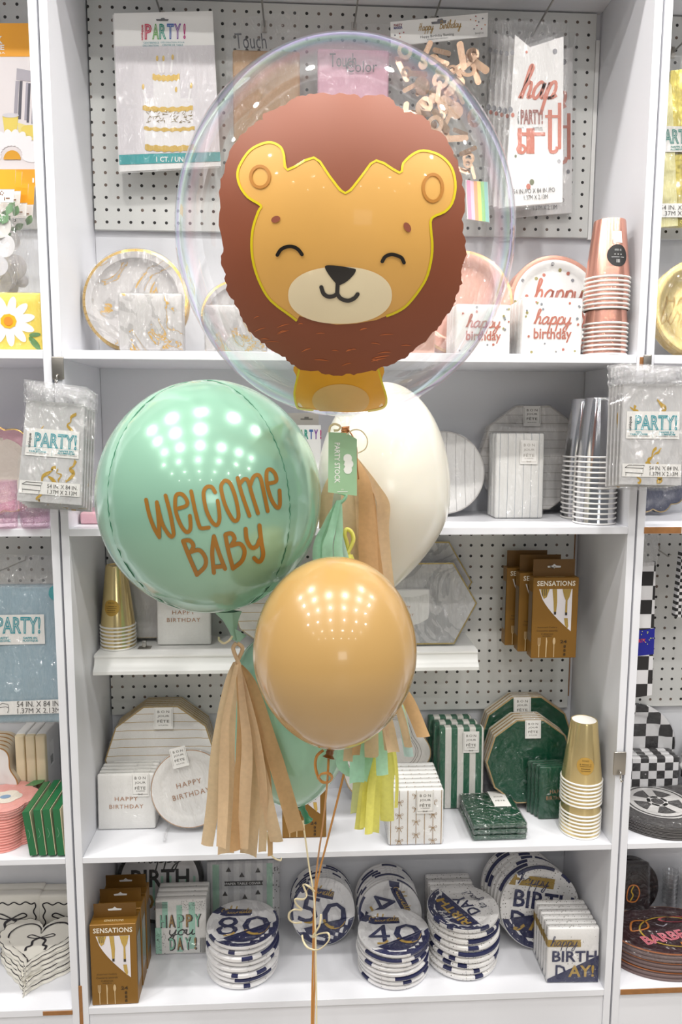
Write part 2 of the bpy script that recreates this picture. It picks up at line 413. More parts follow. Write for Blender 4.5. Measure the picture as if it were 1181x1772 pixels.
# worn edges where the white foil has peeled off the chipboard
a, b = P(136, 1706, 0), P(147, 1830, 0)
bxc('exposed_chipboard', a.x, b.x, -.0012, .001, b.z, a.z, CHIP)
a, b = P(1108, 618, 0), P(1116, 640, 0); bxc('exposed_chipboard', a.x, b.x, -.0012, .001, b.z, a.z, CHIP)
a, b = P(1073, 1713, 0), P(1330, 1724, 0); bxr('exposed_chipboard', a.x+.002, 1.1, -.0012, .001, Z5-TH[3]+.001, Z5-.002, CHIP)
bxr('exposed_chipboard', .636, .72, -.0012, .001, Z2-TH[1]+.001, Z2-.001, CHIP)
bxl('exposed_chipboard', P(74, 1750, 0).x, -.636, -.0012, .001, Z5-TH[3]+.002, Z5-.004, CHIP)
# moulded white shelf hooked on the lower pegboard
YS = .118
GL, GR = P(161, 1150, YS).x, P(829, 1150, YS).x
ZS = P(400, 1131, YS+.01).z
zb = P(300, 1166, YS).z
h = ZS-zb
prof = [(YP-.0005, ZS), (YS+.014, ZS), (YS+.010, ZS-.001), (YS+.010, ZS-h*.12), (YS+.013, ZS-h*.2), (YS+.013, ZS-h*.32), (YS+.010, ZS-h*.5), (YS+.004, ZS-h*.66), (YS-.001, ZS-h*.74), (YS-.002, ZS-h*.8), (YS-.003, ZS-h*.82), (YS-.003, ZS-h), (YS+.02, ZS-h), (YS+.02, ZS-h*.3), (YP-.0005, ZS-h*.3)]
m = MB(); n = len(prof)
V = [(GL, y, z) for y, z in prof]+[(GR, y, z) for y, z in prof]
m.add(V, [tuple(range(n)), tuple(range(2*n-1, n-1, -1))]+[(i, (i+1) % n, n+(i+1) % n, n+i) for i in range(n)])
t = thing('moulded_shelf', 'short white shelf with a moulded front edge hooked on the pegboard', 'shelf', ((GL+GR)/2, YS, ZS))
o = m.build('shelf_board', mat('#f2f2f0', .3), t, smooth=40); o.location = (-(GL+GR)/2, -YS, -ZS)
ZG = ZS
# shelf clip
p = PZ(253, 1121, ZG)
t = thing('shelf_clip', 'small grey metal clip lying on the moulded shelf beside the gold cups', 'clip', (p.x, p.y, ZG+.0003))
MB().box(-.018, .012, -.012, .012, 0, .001).build('base', STEEL, t)
m = MB(); m.rbox(-.009, .001, -.004, .002, .001, .018, .002); m.build('tongue', STEEL, t, smooth=40)
# floor
m = MB(); m.box(-6, 6, -10, D+.1, -.05, 0)
tag(m.build('floor', mat('#a8a29a', .35, noise=.06, scale=2)), kind='structure')
m = MB(); m.box(-6, 6, D+.1, D+.2, -.05, 3.6); tag(m.build('wall_back', mat('#dddde0', .6)), kind='structure')
# ------------------------------------------------------------------ store lighting: rows of ceiling lamps, storefront daylight
w = bpy.data.worlds.new('world'); SC.world = w; w.use_nodes = True
w.node_tree.nodes['Background'].inputs['Color'].default_value = (.93, .96, 1, 1); w.node_tree.nodes['Background'].inputs['Strength'].default_value = .2
def lamp(x, y, z, size, power, col=(1, .97, .93)):
    l = bpy.data.lights.new('ceiling_lamp', 'AREA'); l.shape = 'DISK'; l.size = size; l.energy = power; l.color = col; l.spread = RAD(165)
    o = bpy.data.objects.new('ceiling_lamp', l); COL.objects.link(o); o.location = (x, y, z); return o
for iy, (y, e) in enumerate(((-.45, 14), (-1.2, 13), (-2.0, 11), (-3.0, 9), (-4.3, 7), (-6.0, 5))):
    for ix in range(6):
        lamp((ix-2.5)*(.85 if iy < 3 else 1.1), y, 3.45, .10, e)
l = bpy.data.lights.new('shop_window', 'AREA'); l.shape = 'RECTANGLE'; l.size = 1.6; l.size_y = 1.1; l.energy = 22; l.color = (.95, .98, 1)
o = bpy.data.objects.new('shop_window', l); COL.objects.link(o); o.location = (1.0, -8.5, 1.9); o.rotation_euler = (RAD(90), 0, 0)
SC.view_settings.view_transform = 'Standard'; SC.view_settings.look = 'None'; SC.view_settings.exposure = -.2; SC.view_settings.gamma = 1
SC.cycles.transparent_max_bounces = 32; SC.cycles.max_bounces = 8; SC.cycles.glossy_bounces = 4; SC.cycles.transmission_bounces = 6
SC.cycles.sample_clamp_indirect = 6; SC.cycles.caustics_reflective = False; SC.cycles.caustics_refractive = False
# ------------------------------------------------------------------ balloons
def proj(v):
    d = v-CAM; z = d.dot(CF); return 590.5+FPX*d.dot(CR)/z, 886-FPX*d.dot(CU)/z
def fit_bbox(V, box, Y, it=8):
    """scale / place unit-size vertices at depth Y so that the outline spans the given frame"""
    x0, y0, x1, y1 = box; c = P((x0+x1)/2, (y0+y1)/2, Y); sx = (P(x1, y0, Y)-P(x0, y0, Y)).x/2; sz = (P(x0, y0, Y)-P(x0, y1, Y)).z/2
    for _ in range(it):
        q = [proj(Vector((c.x+v.x*sx, c.y+v.y*sx, c.z+v.z*sz))) for v in V]
        a0, a1 = min(p[0] for p in q), max(p[0] for p in q); b0, b1 = min(p[1] for p in q), max(p[1] for p in q)
        k = (c-CAM).length/FPX
        c = c+Vector((((x0+x1)-(a0+a1))/2*k, 0, -((y0+y1)-(b0+b1))/2*k)); sx *= (x1-x0)/(a1-a0); sz *= (y1-y0)/(b1-b0)
    return c, sx, sz
def latex(taper, n=40, m=44, end=.97):
    prof = []
    for i in range(m+1):
        t = pi*i/m*end; z = cos(t); r = sin(t)
        if z < 0: r *= 1-taper*abs(z)**1.5; z *= 1.0
        prof.append((max(r, .004), z))
    return prof
def unit_lathe(prof, n=64, tilt=0):
    m = MB(); m.lathe(prof, n, cap0=True, cap1=True)
    R = Matrix.Rotation(tilt, 4, 'Y'); m.v = [R @ p for p in m.v]; return m
def hit(px, py, c, rx, rz, off=0):
    d = ray(px, py).normalized(); o = CAM-c
    A = (d.x**2+d.y**2)/rx**2+d.z**2/rz**2; B = 2*((o.x*d.x+o.y*d.y)/rx**2+o.z*d.z/rz**2); C_ = (o.x**2+o.y**2)/rx**2+o.z**2/rz**2-1
    k = B*B-4*A*C_
    t = (-B-math.sqrt(k))/(2*A) if k > 0 else -B/(2*A)
    p = o+d*t; nrm = Vector((p.x/rx**2, p.y/rx**2, p.z/rz**2)).normalized()
    return c+p+nrm*off
# --- clear bubble with the lion
m = unit_lathe([(max(sin(pi*i/64), .002), cos(pi*i/64)) for i in range(65)], 96)
BC, BR, BZ = fit_bbox(m.v, (302, 52, 894, 721), -.36)
m.v = [Vector((p.x*BR, p.y*BR, p.z*BZ)) for p in m.v]
bub = thing('bubble_balloon', 'huge clear bubble balloon painted with a smiling lion face, topmost of the bunch', 'balloon', (BC.x, BC.y, BC.z-BZ), group=None)
o = m.build('bubble_skin', BUBBLE, bub, smooth=True); o.location = (0, 0, BZ)
base = Vector((BC.x, BC.y, BC.z-BZ))
def paint(col, rough=.45, coat=.12, tl=.0, noise=.06, scale=12):
    m = bpy.data.materials.new('paint'); m.use_nodes = True; nt = m.node_tree; b = nt.nodes['Principled BSDF']; c = lin(col)
    b.inputs['Roughness'].default_value = rough; b.inputs['Coat Weight'].default_value = coat; b.inputs['Coat Roughness'].default_value = .05
    n = N(nt, 'TexNoise'); n.inputs['Scale'].default_value = scale; n.inputs['Detail'].default_value = 3
    tc = N(nt, 'TexCoord'); nt.links.new(tc.outputs['Object'], n.inputs['Vector'])
    cc = mixc(nt, n.outputs['Fac'], tuple(x*(1-noise) for x in c[:3])+(1,), tuple(min(1, x*(1+noise)) for x in c[:3])+(1,))
    nt.links.new(cc, b.inputs['Base Color'])
    if tl:
        t = N(nt, 'BsdfTranslucent'); nt.links.new(cc, t.inputs['Color']); ms = N(nt, 'MixShader'); ms.inputs['Fac'].default_value = tl
        nt.links.new(b.outputs[0], ms.inputs[1]); nt.links.new(t.outputs[0], ms.inputs[2]); nt.links.new(ms.outputs[0], nt.nodes['Material Output'].inputs['Surface'])
    return m
def on_bubble(off): return lambda u, v: hit(u, -v, BC, BR, BZ, off)-base
def lion_patch(name, poly, m, off, step=9):
    V, F = patch([(x, -y) for x, y in poly], step); p = Pr(); p._put(V, F); o = p.place(name, m, bub, on_bubble(off))
    for q in o.data.polygons: q.use_smooth = True
    return o
MANE = [(381,400),(383,360),(382,325),(390,300),(397,270),(410,247),(425,230),(440,218),(456,208),(458,198),(478,191),(495,183),(510,172),(530,168),(548,164),(575,166),(600,164),(625,170),(650,166),(675,170),(685,185),(700,195),(720,198),(740,208),(745,225),(765,232),(775,250),(785,270),(793,290),(800,320),(804,355),(798,380),(803,410),(807,440),(798,470),(799,490),(790,510),(785,530),(770,550),(755,570),(735,590),(715,607),(695,622),(670,632),(650,640),(625,645),(600,648),(570,647),(545,640),(520,640),(505,630),(490,615),(465,600),(450,590),(435,575),(425,560),(415,540),(405,520),(393,500),(390,475),(383,455),(386,430)]
rr = random.Random(3); pp = []
for i, a in enumerate(MANE):
    b = MANE[(i+1) % len(MANE)]; k = 4
    for j in range(k):
        t = j/k; x, y = a[0]+(b[0]-a[0])*t, a[1]+(b[1]-a[1])*t; dx, dy = x-595, y-405; l = math.hypot(dx, dy)
        e = (sin(pi*t)*2.5 if y < 400 else 0)+rr.uniform(-1.3, 1.3)*(1 if y < 400 else 1.7); pp.append((x+dx/l*e, y+dy/l*e))
BODY = [(519,630),(514,655),(510,681),(514,702),(519,707),(543,709),(597,713),(637,711),(663,705),(669,690),(661,661),(654,630)]
YEL = paint('#e0cc10', tl=.05); GOLD = paint('#e9b25c', tl=.1, noise=.10, scale=9, coat=.25); CREAM = paint('#fdeac4', tl=.1, noise=.08, scale=14)
BROWN = paint('#8a4a2f', .55, 0, noise=.12, scale=7); BLACKP = paint('#17110c', .3, .5, noise=0); DKB = paint('#93513c'); EARR = paint('#b87a28'); ORNG = paint('#cc6a30')
lion_patch('lion_body', catmull([(x, y, 0) for x, y in BODY], 4, True) and [(p.x, p.y) for p in catmull([(x, y, 0) for x, y in BODY], 4, True)], paint('#d69a1c', tl=.1, noise=.2, scale=14), .0003)
p = Pr(); p.stroke([(519,-636),(514,-658),(510,-681),(514,-702),(521,-707),(543,-709)], 3.5); p.place('yellow_outline', YEL, bub, on_bubble(.0006)); p = Pr(); p.stroke([(637,-711),(663,-705),(669,-690),(661,-661),(654,-636)], 3.5); p.place('yellow_outline', YEL, bub, on_bubble(.0006))
lion_patch('lion_belly', [(590+50*cos(a)*(1 if abs(cos(a)) < .9 else .99), min(711, 692-28*sin(a))) for a in [2*pi*i/40 for i in range(40)]], paint('#e2bd7c', tl=.1, noise=.12, scale=16), .0007)
lion_patch('lion_mane', pp, BROWN, .001)
FACE = [(515,554),(505,546),(471,520),(453,492),(441,458),(437,424),(440,393),(449,366),(453,356),(431,342),(417,322),(413,301),(419,283),(434,262),(453,251),(471,248),(487,256),(493,271),(499,295),(544,274),(571,306),(598,335),(625,307),(651,279),(691,300),(697,284),(714,268),(732,262),(756,268),(773,281),(783,298),(787,325),(781,352),(768,367),(746,378),(745,400),(747,420),(746,444),(739,475),(727,498),(705,526),(686,539),(668,546),(651,553),(617,559),(583,561),(553,556),(519,546)]
fp = []
for i, a in enumerate(FACE):
    b = FACE[(i+1) % len(FACE)]; k = max(1, int(math.hypot(a[0]-b[0], a[1]-b[1])/7))
    fp += [(a[0]+(b[0]-a[0])*j/k, a[1]+(b[1]-a[1])*j/k) for j in range(k)]
lion_patch('lion_face', fp, GOLD, .0016)
p = Pr(); i0 = FACE.index((668,546)); seq = FACE[:i0+1]; p.stroke([(x, -y) for x, y in seq], 4.2, 3); p.place('yellow_outline', YEL, bub, on_bubble(.0022))
p = Pr(); p.disc(475, 420, 5) if False else None
lion_patch('lion_muzzle', [(589+89*math.copysign(abs(cos(a))**.9, cos(a)), 510-49*math.copysign(abs(sin(a))**.9, sin(a))) for a in [2*pi*i/48 for i in range(48)]], CREAM, .0024)
NOSE = [(563,461),(570,458.5),(590,460),(612,464),(616,467),(612,475),(602,485),(592,491),(585,492),(577,484),(568,472)]
lion_patch('lion_nose', [(q.x, q.y) for q in catmull([(x, y, 0) for x, y in NOSE], 4, True)], BLACKP, .0032, 6)
p = Pr()
def rs(pts, w):
    q = [(x, -y) for x, y in pts]; p.stroke(q, w, 8)
    for e in (q[0], q[-1]): p.disc(e[0], e[1], w/2)
rs([(585,488),(584.5,500),(584,507)], 7); rs([(584,507),(578,511),(569,512),(561,507),(557,496)], 7); rs([(584,507),(590,515),(602,519),(613,515),(619,508)], 7)
p.place('lion_smile', BLACKP, bub, on_bubble(.0034)); p = Pr()
rs([(482,441),(488,432),(498,427),(509,427),(518,432),(524,440)], 6.2); p.place('lion_eye', BLACKP, bub, on_bubble(.0034)); p = Pr(); rs([(661,452),(666,444),(676,440),(686,442),(694,446),(698,454)], 6.2)
p.place('lion_eye', BLACKP, bub, on_bubble(.0034))
for a_ in ((479, -380, 8, 18, 5.5, .35), (704, -393.5, 9, 18, 5.5, -1.05)): p = Pr(); p.disc(*a_); p.place('lion_brow', DKB, bub, on_bubble(.0028))
for cx, cy, rx, ry in ((452, 307, 16, 18), (748, 326, 16.5, 23)):
    p = Pr(); p.stroke([(cx+rx*cos(2*pi*i/16), -cy+ry*sin(2*pi*i/16)) for i in range(16)], 5, 4, closed=True); p.place('lion_ear_ring', EARR, bub, on_bubble(.0028))
for i in range(34):
    p = Pr()
    x, y = rr.uniform(430, 770), rr.uniform(540, 632)
    if inside(fp, x, y) or not inside(MANE, x, y): continue
    L_ = rr.uniform(4, 16); a = rr.uniform(-.3, .5); p.stroke([(x-L_*cos(a), -y-L_*sin(a)), (x, -y+1), (x+L_*cos(a), -y+L_*sin(a))], rr.uniform(1, 2.4), 4, taper=lambda t: sin(pi*t)+.05); p.place('brush_mark', ORNG, bub, on_bubble(.0014))
# gathered neck of the bubble
nk = P(598, 722, -.36); nb = P(601, 745, -.365)
m = MB(); L_ = (nk-nb).length
m.lathe([(.030, .012), (.018, .004), (.009, -.004), (.0055, -L_*.6), (.004, -L_), (.006, -L_-.008), (.009, -L_-.016)], 20)
m.build('gathered_neck', CLEARP, bub, smooth=True, loc=nk-base)
m = MB(); a0 = nk+Vector((0, 0, -L_*.7))
m.tube([a0+Vector((.0062*cos(t*1.3), .0062*sin(t*1.3), -.0015*t*.35)) for t in range(0, 24)], .0012, 6)
m.tube(catmull([a0+Vector((.003, -.004, -.002)), a0+Vector((.012, -.006, -.016)), a0+Vector((.018, -.006, -.034)), a0+Vector((.019, -.004, -.06)), a0+Vector((.022, -.004, -.085))], 6), .0012, 6)
m.build('copper_twine', mat('#b87a4a', .4, metal=.5), bub, smooth=True, loc=-base)
# --- mint foil orb
MINT = mat('#8fbba3', .2, metal=.2, coat=.6, noise=.04, scale=6)
NU, NV = 144, 80
prof = [(sin(pi*j/NV), cos(pi*j/NV)) for j in range(NV+1)]
seams = (RAD(-90-49), RAD(-90+47), RAD(90))
V = []
for j in range(NV+1):
    for i in range(NU):
        a = 2*pi*i/NU; r = sin(pi*j/NV); z = cos(pi*j/NV); k = 1
        for s_ in seams:
            d = abs((a-s_+pi) % (2*pi)-pi)*max(r, .05)
            k -= .010*math.exp(-(d/.04)**2)+.005*math.exp(-(d/.10)**2)*sin(j*2.3+3*sin(j*.9))*min(1, r*2)
        k -= .004*math.exp(-(r/.25)**2)*(1+cos(a*12))
        V.append(Vector((r*cos(a)*k, r*sin(a)*k, z*k)))
F = [(j*NU+i, j*NU+(i+1) % NU, (j+1)*NU+(i+1) % NU, (j+1)*NU+i) for j in range(NV) for i in range(NU)]
R_ = Matrix.Rotation(RAD(-5), 4, 'Y'); V = [R_ @ v for v in V]
OC, OR, OZ = fit_bbox(V, (163, 657, 556, 1061), -.33)
orb = thing('foil_balloon', 'round mint green foil balloon lettered in copper', 'balloon', (OC.x, OC.y, OC.z-OZ)); ob = Vector((OC.x, OC.y, OC.z-OZ))
S_ = lambda v, k=1: Vector((v.x*OR*k, v.y*OR*k, v.z*OZ*k+OZ))
m = MB(); m.add([S_(v) for v in V], F); m.build('foil_skin', MINT, orb, smooth=True)
for s_ in seams[:2]:
    m = MB(); pts = []
    for j in range(6, 2*NV-5):
        t = pi*j/(2*NV); a = s_+.005*sin(j*1.9)
        pts.append(S_(R_ @ Vector((sin(t)*cos(a), sin(t)*sin(a), cos(t)))*.9915))
    m.tube(pts, .0008, 5); m.build('seam', mat('#3f7d60', .4), orb, smooth=True)
LS = [[(95,345),(115,440),(150,540),(188,608)],[(188,608),(184,500),(171,362)],[(171,362),(205,500),(240,570),(270,604),(288,590),(283,540),(262,430),(232,315)],
 [(325,405),(375,388),(385,360),(362,318),(330,302),(303,325),(303,420),(335,515),(375,570),(402,560),(408,520),(403,458)],
 [(412,285),(440,420),(466,520),(484,545),(536,540)],[(580,293),(555,255),(518,258),(499,305),(518,415),(555,495),(590,524),(610,490),(609,430),(598,352)],
 [(640,217),(622,262),(650,380),(700,478),(730,492),(745,450),(725,335),(690,238),(662,212)],
 [(738,192),(770,310),(822,458)],[(752,235),(785,200),(812,215),(840,310),(882,440)],[(828,240),(850,185),(880,170),(900,195),(920,280),(950,425)],
 [(950,232),(1008,215),(1002,165),(970,132),(943,148),(945,235),(975,340),(1015,400),(1035,380),(1033,280)],
 [(355,635),(400,750),(452,870)],[(360,633),(402,632),(428,670),(408,712)],[(408,712),(470,700),(512,755),(508,815),(452,872)],
 [(572,602),(560,720),(572,858)],[(572,602),(608,720),(650,830)],[(572,818),(640,812)],
 [(652,592),(675,710),(705,825)],[(655,588),(695,582),(717,620),(693,668)],[(693,668),(755,655),(787,705),(768,775),(705,828)],
 [(795,550),(803,625),(835,680),(872,672),(893,625)],[(892,525),(905,640),(918,725),(903,772),(880,778),(855,755)]]
p = Pr()
for i, st in enumerate(LS):
    q = [(230+x*.24555, -(780+y*.24555)) for x, y in st]; closed = i == 6
    p.stroke(q, 6.6 if i < 11 else 7.2, 8, closed=closed)
    if not closed:
        for e in (q[0], q[-1]): p.disc(e[0], e[1], 3.3 if i < 11 else 3.6)
p.place('lettering', mat('#a0702c', .35, metal=.25), orb, lambda u, v: hit(u, -v, OC, OR, OZ, .0008)-ob)
NKP = [(393,1058),(398,1072),(402,1088),(407,1108)]
q = [P(x, y, -.33)-ob for x, y in NKP]
m = MB(); n = 20; V = []
for c, rx in zip(q, (.022, .013, .007, .003)):
    V += [(c.x+rx*cos(2*pi*i/n)*(1+.15*cos(5*2*pi*i/n)), c.y+.45*rx*sin(2*pi*i/n), c.z) for i in range(n)]
m.add(V, [(k*n+i, k*n+(i+1) % n, (k+1)*n+(i+1) % n, (k+1)*n+i) for k in range(3) for i in range(n)])
a, b, c = P(404, 1086, -.332)-ob, P(427, 1100, -.335)-ob, P(413, 1112, -.33)-ob
m.add([a, b, c, a+Vector((-.006, .004, -.02))], [(0, 1, 2, 3)])
m.build('tied_neck', MINT, orb, smooth=50)
# --- latex balloons
def latex_balloon(label, m_, box, Y, taper, tilt, neckpx, end=.97, rim=True, name='latex_balloon'):
    mb = unit_lathe(latex(taper, end=end), 64, tilt); c, s, z = fit_bbox(mb.v, box, Y)
    b0 = Vector((c.x, c.y, c.z-z)); t = thing(name, label, 'balloon', b0)
    mb.v = [Vector((p.x*s, p.y*s, p.z*z+z)) for p in mb.v]; mb.build('balloon_skin', m_[0], t, smooth=True)
    if neckpx:
        (ax, ay), (bx_, by) = neckpx; a = P(ax, ay, Y)-b0; b = P(bx_, by, Y-.004)-b0; d = (b-a)
        k = MB(); n0 = 16; L_ = d.length
        k.lathe([(.009, -.003), (.0052, L_*.25), (.0062, L_*.45), (.0055, L_*.7), (.0085, L_*.95), (.0098, L_), (.0088, L_*1.04), (.006, L_*.98)], n0)
        Mx = Matrix.Translation(a) @ d.to_track_quat('Z', 'Y').to_matrix().to_4x4(); k.v = [Mx @ p for p in k.v]
        k.build('knot', m_[1], t, smooth=50)
    return t, c, s, z
LGOLD = mat('#bb965c', .24, metal=.0, coat=.65, spec=.6, noise=.05, scale=4); LGD = mat('#8a5a22', .35, coat=.4)
LWHT = mat('#ece8da', .28, coat=.6, sub=.15); LMINT = mat('#96c6a9', .26, coat=.6, noise=.03, scale=5); LMD = mat('#3f8f68', .35, coat=.4)
_, GC, GR_, GZ = latex_balloon('caramel gold latex balloon at the front of the bunch', (LGOLD, LGD), (438, 963, 722, 1298), -.50, .10, RAD(-1), ((573, 1295), (569, 1311)))
latex_balloon('pearl white latex balloon behind the clear bubble', (LWHT, LWHT), (549, 661, 780, 1035), -.165, .52, RAD(8), None)
latex_balloon('pale mint latex balloon behind the caramel gold one', (LMINT, LMD), (383, 1085, 618, 1398), -.20, .22, RAD(-8), ((522, 1396), (534, 1421)))
# ------------------------------------------------------------------ tassels, tag, ribbons
def tissue(col):
    m = bpy.data.materials.new('tissue'); m.use_nodes = True; nt = m.node_tree; b = nt.nodes['Principled BSDF']; b.inputs['Roughness'].default_value = .7
    n = N(nt, 'TexNoise'); n.inputs['Scale'].default_value = 130; n.inputs['Detail'].default_value = 4; tc = N(nt, 'TexCoord'); nt.links.new(tc.outputs['Object'], n.inputs['Vector'])
    c = lin(col); cc = mixc(nt, n.outputs['Fac'], tuple(x*.86 for x in c[:3])+(1,), tuple(min(1, x*1.1) for x in c[:3])+(1,)); nt.links.new(cc, b.inputs['Base Color'])
    t = N(nt, 'BsdfTranslucent'); nt.links.new(cc, t.inputs['Color']); ms = N(nt, 'MixShader'); ms.inputs['Fac'].default_value = .35
    nt.links.new(b.outputs[0], ms.inputs[1]); nt.links.new(t.outputs[0], ms.inputs[2]); nt.links.new(ms.outputs[0], nt.nodes['Material Output'].inputs['Surface']); return m
KRAFT2 = tissue('#cfa878'); KRAFT, TMINT, TYEL, TPALE, TBLUE = tissue('#e4c8a2'), tissue('#b7e6ca'), tissue('#f6f082'), tissue('#e4e8a8'), tissue('#cdeae4')
def tassel(name, label, groups, knot=None, Y0=-.3, ya=None, yb=None, tws=.5):
    """groups: (material, [ (points, half-widths, depth) ... ])"""
    allY = [s_[2] for g in groups for s_ in g[1]]; lo, hi = min(allY), max(allY); ym = (lambda v: v) if ya is None else (lambda v: ya+(yb-ya)*(v-lo)/(hi-lo))
    x, y = knot; root = P(x, y, Y0); t = thing(name, label, 'tassel', root)
    i = 0
    for m_, strips in groups:
        for pts, hw, Y in strips:
            i += 1; Y = ym(Y); c = catmull([(x, y, 0) for x, y in pts], 6); k = (P(700, 900, Y)-P(600, 900, Y)).length/100; L = len(c); C_, W_ = [], []
            for j, q in enumerate(c):
                u = j/(L-1); C_.append(P(q.x, q.y, Y+.012*sin(i*1.7)*u)-root+Vector((0, .004*sin(u*7+i), 0)))
                w = (hw[0]+(hw[1]-hw[0])*min(1, u*1.6))*1.22; tw = tws*sin(i*2.1+u*2.2)
                W_.append(Vector((cos(tw), sin(tw), .06*sin(i)))*w*k)
            mb = MB(); V = []; n5 = 5
            for a, w in zip(C_, W_):
                nn = Vector((w.y, -w.x, 0))
                for q in range(n5):
                    s_ = q/(n5-1)*2-1; V.append(a+w*s_+nn*.22*(1-s_*s_)*(1 if i % 2 else -1))
            mb.add(V, [(a*n5+b, a*n5+b+1, (a+1)*n5+b+1, (a+1)*n5+b) for a in range(L-1) for b in range(n5-1)])
            o = mb.build('strip', KRAFT2 if m_ is KRAFT and i % 3 == 0 else m_, t, smooth=True)
    return t, root
def loop(t, root, m_, pts, Y, r, name='twisted_loop'):
    mb = MB(); q = catmull([P(x, y, Y+dy)-root for x, y, dy in pts], 8); mb.tube(q, r, 7); mb.build(name, m_, t, smooth=True)
t, r0 = tassel('tassel', 'kraft brown tissue tassel hanging from the neck of the foil balloon', [(KRAFT, [
  ([(407,1146),(394,1187),(378,1285),(370,1380),(358,1465)], (3, 10.5), -.335), ([(409,1148),(402,1229),(396,1300),(393,1390),(391,1479)], (4, 12), -.325),
  ([(412,1148),(418,1229),(418,1300),(414,1390),(409,1470)], (3, 10), -.315), ([(413,1150),(428,1220),(437,1298),(436,1390),(430,1478)], (4, 14), -.333),
  ([(414,1150),(434,1240),(452,1330),(464,1390),(479,1455)], (3, 10), -.32), ([(415,1150),(437,1187),(465,1275),(490,1356),(514,1441)], (4, 12.5), -.338),
  ([(413,1150),(420,1220),(428,1290),(424,1380),(420,1470)], (3, 9), -.305), ([(414,1150),(444,1260),(456,1344),(456,1410),(454,1476)], (2, 6), -.312),
  ([(415,1150),(448,1250),(466,1360),(468,1480)], (2, 4), -.328), ([(410,1150),(392,1240),(388,1310),(386,1400),(383,1465)], (3, 8), -.30)])], (411, 1112), -.36, -.345, -.375)
loop(t, r0, KRAFT, [(409,1113,0),(404,1120,0),(405,1128,0),(410,1140,0),(415,1152,0)], -.362, .0035); loop(t, r0, KRAFT, [(411,1113,.004),(419,1119,.004),(419,1127,.004),(413,1140,.003),(408,1152,0)], -.360, .0035)
t, r0 = tassel('tassel', 'kraft brown tissue tassel draped over the white balloon behind the hang tag', [(KRAFT, [
  ([(608,792),(580,820),(566,860),(563,915)], (4, 9), -.335), ([(608,792),(601,840),(606,900),(618,990),(626,1080)], (5, 13), -.315), ([(610,792),(630,835),(636,900),(640,990),(650,1070)], (6, 14), -.33),
  ([(612,792),(646,838),(664,872),(661,920),(668,1000),(676,1060)], (6, 11), -.318), ([(612,792),(632,850),(628,930),(636,1000),(625,1090)], (5, 8), -.308),
  ([(612,792),(640,850),(648,940),(662,1040)], (4, 7), -.312), ([(611,792),(622,860),(630,960),(640,1070)], (5, 8), -.322)])], (609, 788), -.305, -.315, -.297, .2)
t, r0 = tassel('tassel', 'short kraft brown tissue strips fanned out below the edge of the caramel balloon', [(KRAFT, [
  ([(640,1190),(642,1250),(644,1312)], (9, 10.5), -.385), ([(650,1190),(668,1240),(682,1303)], (7, 9), -.384), ([(660,1160),(700,1200),(733,1274)], (6, 10), -.376), ([(615,1210),(607,1260),(602,1316)], (5, 7), -.382),
  ([(655,1170),(688,1220),(707,1292)], (4, 6), -.379), ([(625,1200),(620,1260),(616,1308)], (5, 6), -.378), ([(652,1190),(664,1240),(672,1300)], (4, 5), -.374)])], (640, 1180), -.38, -.384, -.372, .15)
t, r0 = tassel('tassel', 'mint green tissue tassel just under the hang tag', [(TMINT, [
  ([(586,866),(565,905),(548,962),(575,1100),(600,1250),(592,1321),(610,1345)], (2, 9), -.352), ([(587,866),(575,915),(568,968),(600,1120),(618,1260),(618,1356)], (3, 11), -.358), ([(588,866),(588,915),(587,968),(620,1120),(655,1250),(662,1340)], (3, 9), -.345),
  ([(586,866),(570,905),(556,965),(600,1120),(640,1260),(626,1350)], (3, 8), -.34)]), (TBLUE, [([(588,868),(590,930),(640,1100),(690,1220),(708,1308)], (2, 7), -.335)])], (586, 862), -.355, -.366, -.352, .2)
loop(t, r0, TMINT, [(586,852,0),(598,856,0),(597,863,0),(588,872,0)], -.357, .0028)
t, r0 = tassel('tassel', 'bright yellow tissue tassel peeking out below the caramel balloon', [(TYEL, [
  ([(604,960),(622,1100),(637,1300),(630,1370),(622,1437)], (3, 7), -.352), ([(605,960),(624,1100),(643,1300),(636,1370),(631,1434)], (3, 7), -.345), ([(606,960),(628,1100),(648,1300),(643,1370),(638,1442)], (3, 6), -.356),
  ([(607,960),(630,1100),(653,1300),(651,1370),(648,1439)], (3, 7), -.36), ([(607,960),(640,1120),(672,1290),(669,1360),(670,1419)], (3, 10.5), -.35), ([(606,960),(650,1120),(684,1310),(686,1399)], (2, 2.6), -.343), ([(607,960),(660,1100),(691,1215),(701,1257)], (3, 6), -.335)]),
  (TPALE, [([(604,960),(618,1120),(622,1300),(615,1409)], (2, 7), -.338), ([(606,960),(650,1100),(660,1240),(658,1340)], (2, 5), -.33)])], (604, 955), -.335, -.346, -.328, .2)
loop(t, r0, TYEL, [(600,960,0),(608,945,0),(612,932,0),(608,920,0),(600,916,0),(597,925,0),(601,940,.003),(604,962,.003)], -.336, .0035)
